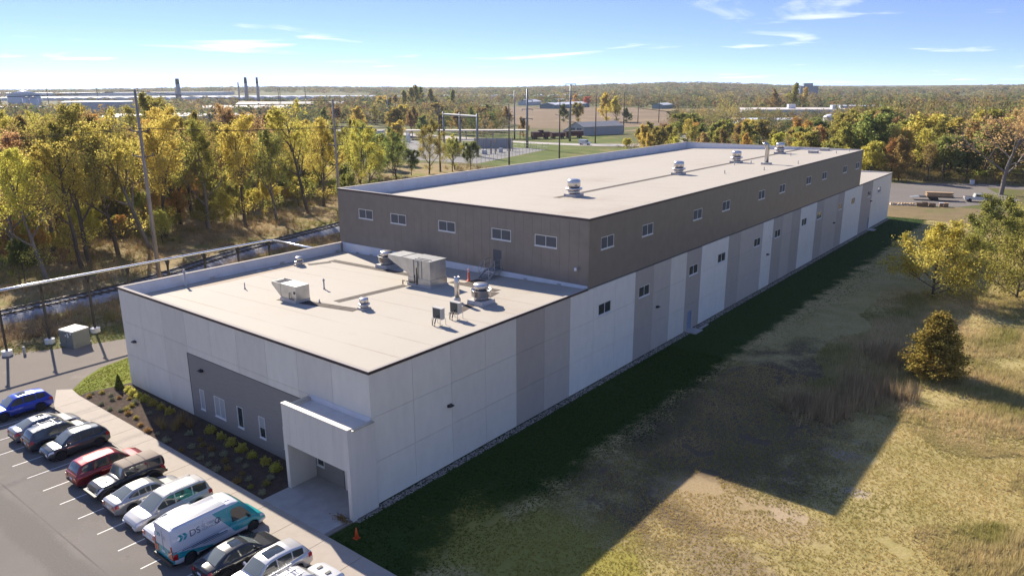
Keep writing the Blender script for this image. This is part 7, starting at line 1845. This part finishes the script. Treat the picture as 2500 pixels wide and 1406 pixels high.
yel = [(-31.9, -1.0), (-30.8, -1.1), (-29.7, -1.15), (-28.5, -1.1), (-27.1, -1.15), (-25.8, -1.08), (-24.4, -1.13), (-18.3, -0.95), (-16.75, -1.0), (-15.1, -1.15), (-13.6, -1.15), (-12.1, -1.25), (-10.5, -1.25), (-9.0, -1.35)]
for i, (x, y) in enumerate(yel):
    put_shrub(SH[i % 3], x, y, random.uniform(0.85, 1.1), 'yellow' if i < 3 else 'yellowgreen', 'yellow-green shrub by the front wall, %s from the left' % ORD[i], 'shrub', 'yellow-green shrubs along the front wall')  # sunshine on the first three is put into a brighter leaf colour
SM = [shrub_mesh(95 + i, 420, 0.30, 0.34, 0.075) for i in range(3)]
rows_ = [(-1.75, -33.0, -28.0, 'sage'), (-2.45, -33.4, -7.2, 'sage'), (-3.1, -33.6, -6.9, 'sage'), (-3.7, -33.2, -6.8, 'sage')]
lab_r = ['top row', 'upper row', 'middle row', 'sidewalk row']
for ri, (y, x0, x1, lf) in enumerate(rows_):
    x = x0; k_ = 0
    while x < x1:
        if not (-24.2 < x < -19.3 and y > -3.4) and random.random() > 0.2:
            far_ = x < -22
            l_ = random.choice(['sage', 'sage', 'sage', 'brown', 'olive'])
            put_shrub(SM[k_ % 3], x + random.uniform(-0.2, 0.2), y + random.uniform(-0.28, 0.28), random.uniform(0.65, 1.1), l_,
                      '%s mound shrub, %s of the mulch bed, %s half' % ({'sage': 'grey-green', 'brown': 'browning', 'olive': 'small olive'}[l_], lab_r[ri], 'left' if far_ else 'right'), 'small_shrub', 'small shrubs in the mulch bed, %s %s %s' % (lab_r[ri], 'left' if far_ else 'right', l_))
        k_ += 1; x += random.uniform(1.15, 1.5)
def grass_clump(seed):
    V, F = blade_tuft(seed, 170, 1.35, 0.8, 0.010, 0.35); rg = np.random.default_rng(seed)
    c = np.repeat(np.stack([rg.random(len(F)), rg.random(len(F)), rg.random(len(F))], 1), 3, 0); return np_mesh('ornamental_grass', V, F, c)
GC = [grass_clump(5), grass_clump(6)]
for i, (x, y) in enumerate(((-22.9, -2.7), (-21.9, -2.9), (-20.9, -2.45), (-22.0, -1.3), (-20.5, -1.45), (-21.3, -2.0))):
    put_shrub(GC[i % 2], x, y, random.uniform(0.7, 0.9), 'brown', 'brown plume grass in the mulch bed, %s of six' % ORD[i], 'ornamental_grass', 'plume grasses in the mulch bed', 'ornamental grass')
ab = thing('arborvitae', 'small dark conical evergreen at the corner of the mulch bed', 'shrub', (-33.2, -1.2, 0.09))
rg = np.random.default_rng(8); zz = rg.beta(1, 1.6, 2600)*1.35; aa = rg.uniform(0, 6.28, 2600); rr2 = 0.42*(1 - zz/1.45)*rg.uniform(0.6, 1.05, 2600)
me = leaf_quads(rg, np.stack([rr2*np.cos(aa), rr2*np.sin(aa), zz + 0.05], 1), 0.08, rg.random(2600)); me.materials.append(LEAF['green']); link('foliage', me, None, ab)
MB().tube([(0, 0, 0), (0, 0, 1.0)], [0.05, 0.01], 6).build('stem', BARK, ab)
# swept leaves on the porch path
rg = np.random.default_rng(4); C = np.stack([rg.normal(-0.45, 0.35, 260), rg.normal(-2.45, 0.16, 260), np.abs(rg.normal(0, 0.03, 260)) + 0.145], 1)
me = leaf_quads(rg, C, 0.11, rg.random(260)); me.materials.append(LEAF['brown']); o = link('leaf_litter', me); tag(o, 'little drift of brown leaves at the porch corner', 'leaves', kind='stuff')

# ------------------------------------------------------------------ thin autumn haze
hz = MB().box(-6400, -900, -1.0, 2600, 6600, 96.0)
m, t, b = _mat('haze_air'); t.nodes.remove(b)
pv = t.nodes.new('ShaderNodeVolumePrincipled')
pv.inputs['Color'].default_value = (0.80, 0.88, 1.0, 1); pv.inputs['Density'].default_value = 0.00007; pv.inputs['Anisotropy'].default_value = 0.2
t.links.new(pv.outputs[0], t.nodes['Material Output'].inputs['Volume'])
o = hz.build('haze', m); tag(o, 'thin pale haze over the far woods', 'haze', kind='stuff')

# ------------------------------------------------------------------ look-alikes: say which one, counted from the left
bpy.context.view_layer.update()
_same = {}
for o in scene.objects:
    if o.parent is None and o.get('label') and o.get('kind') is None: _same.setdefault(o['label'], []).append(o)
for lb, obs in _same.items():
    if len(obs) < 2: continue
    obs.sort(key=lambda q: proj(q.matrix_world.translation)[0])
    for k_, o in enumerate(obs):
        w_ = '%s, %s from left' % (lb, ORD[k_] if k_ < 20 else 'far')
        if len(w_.split()) <= 16: o['label'] = w_
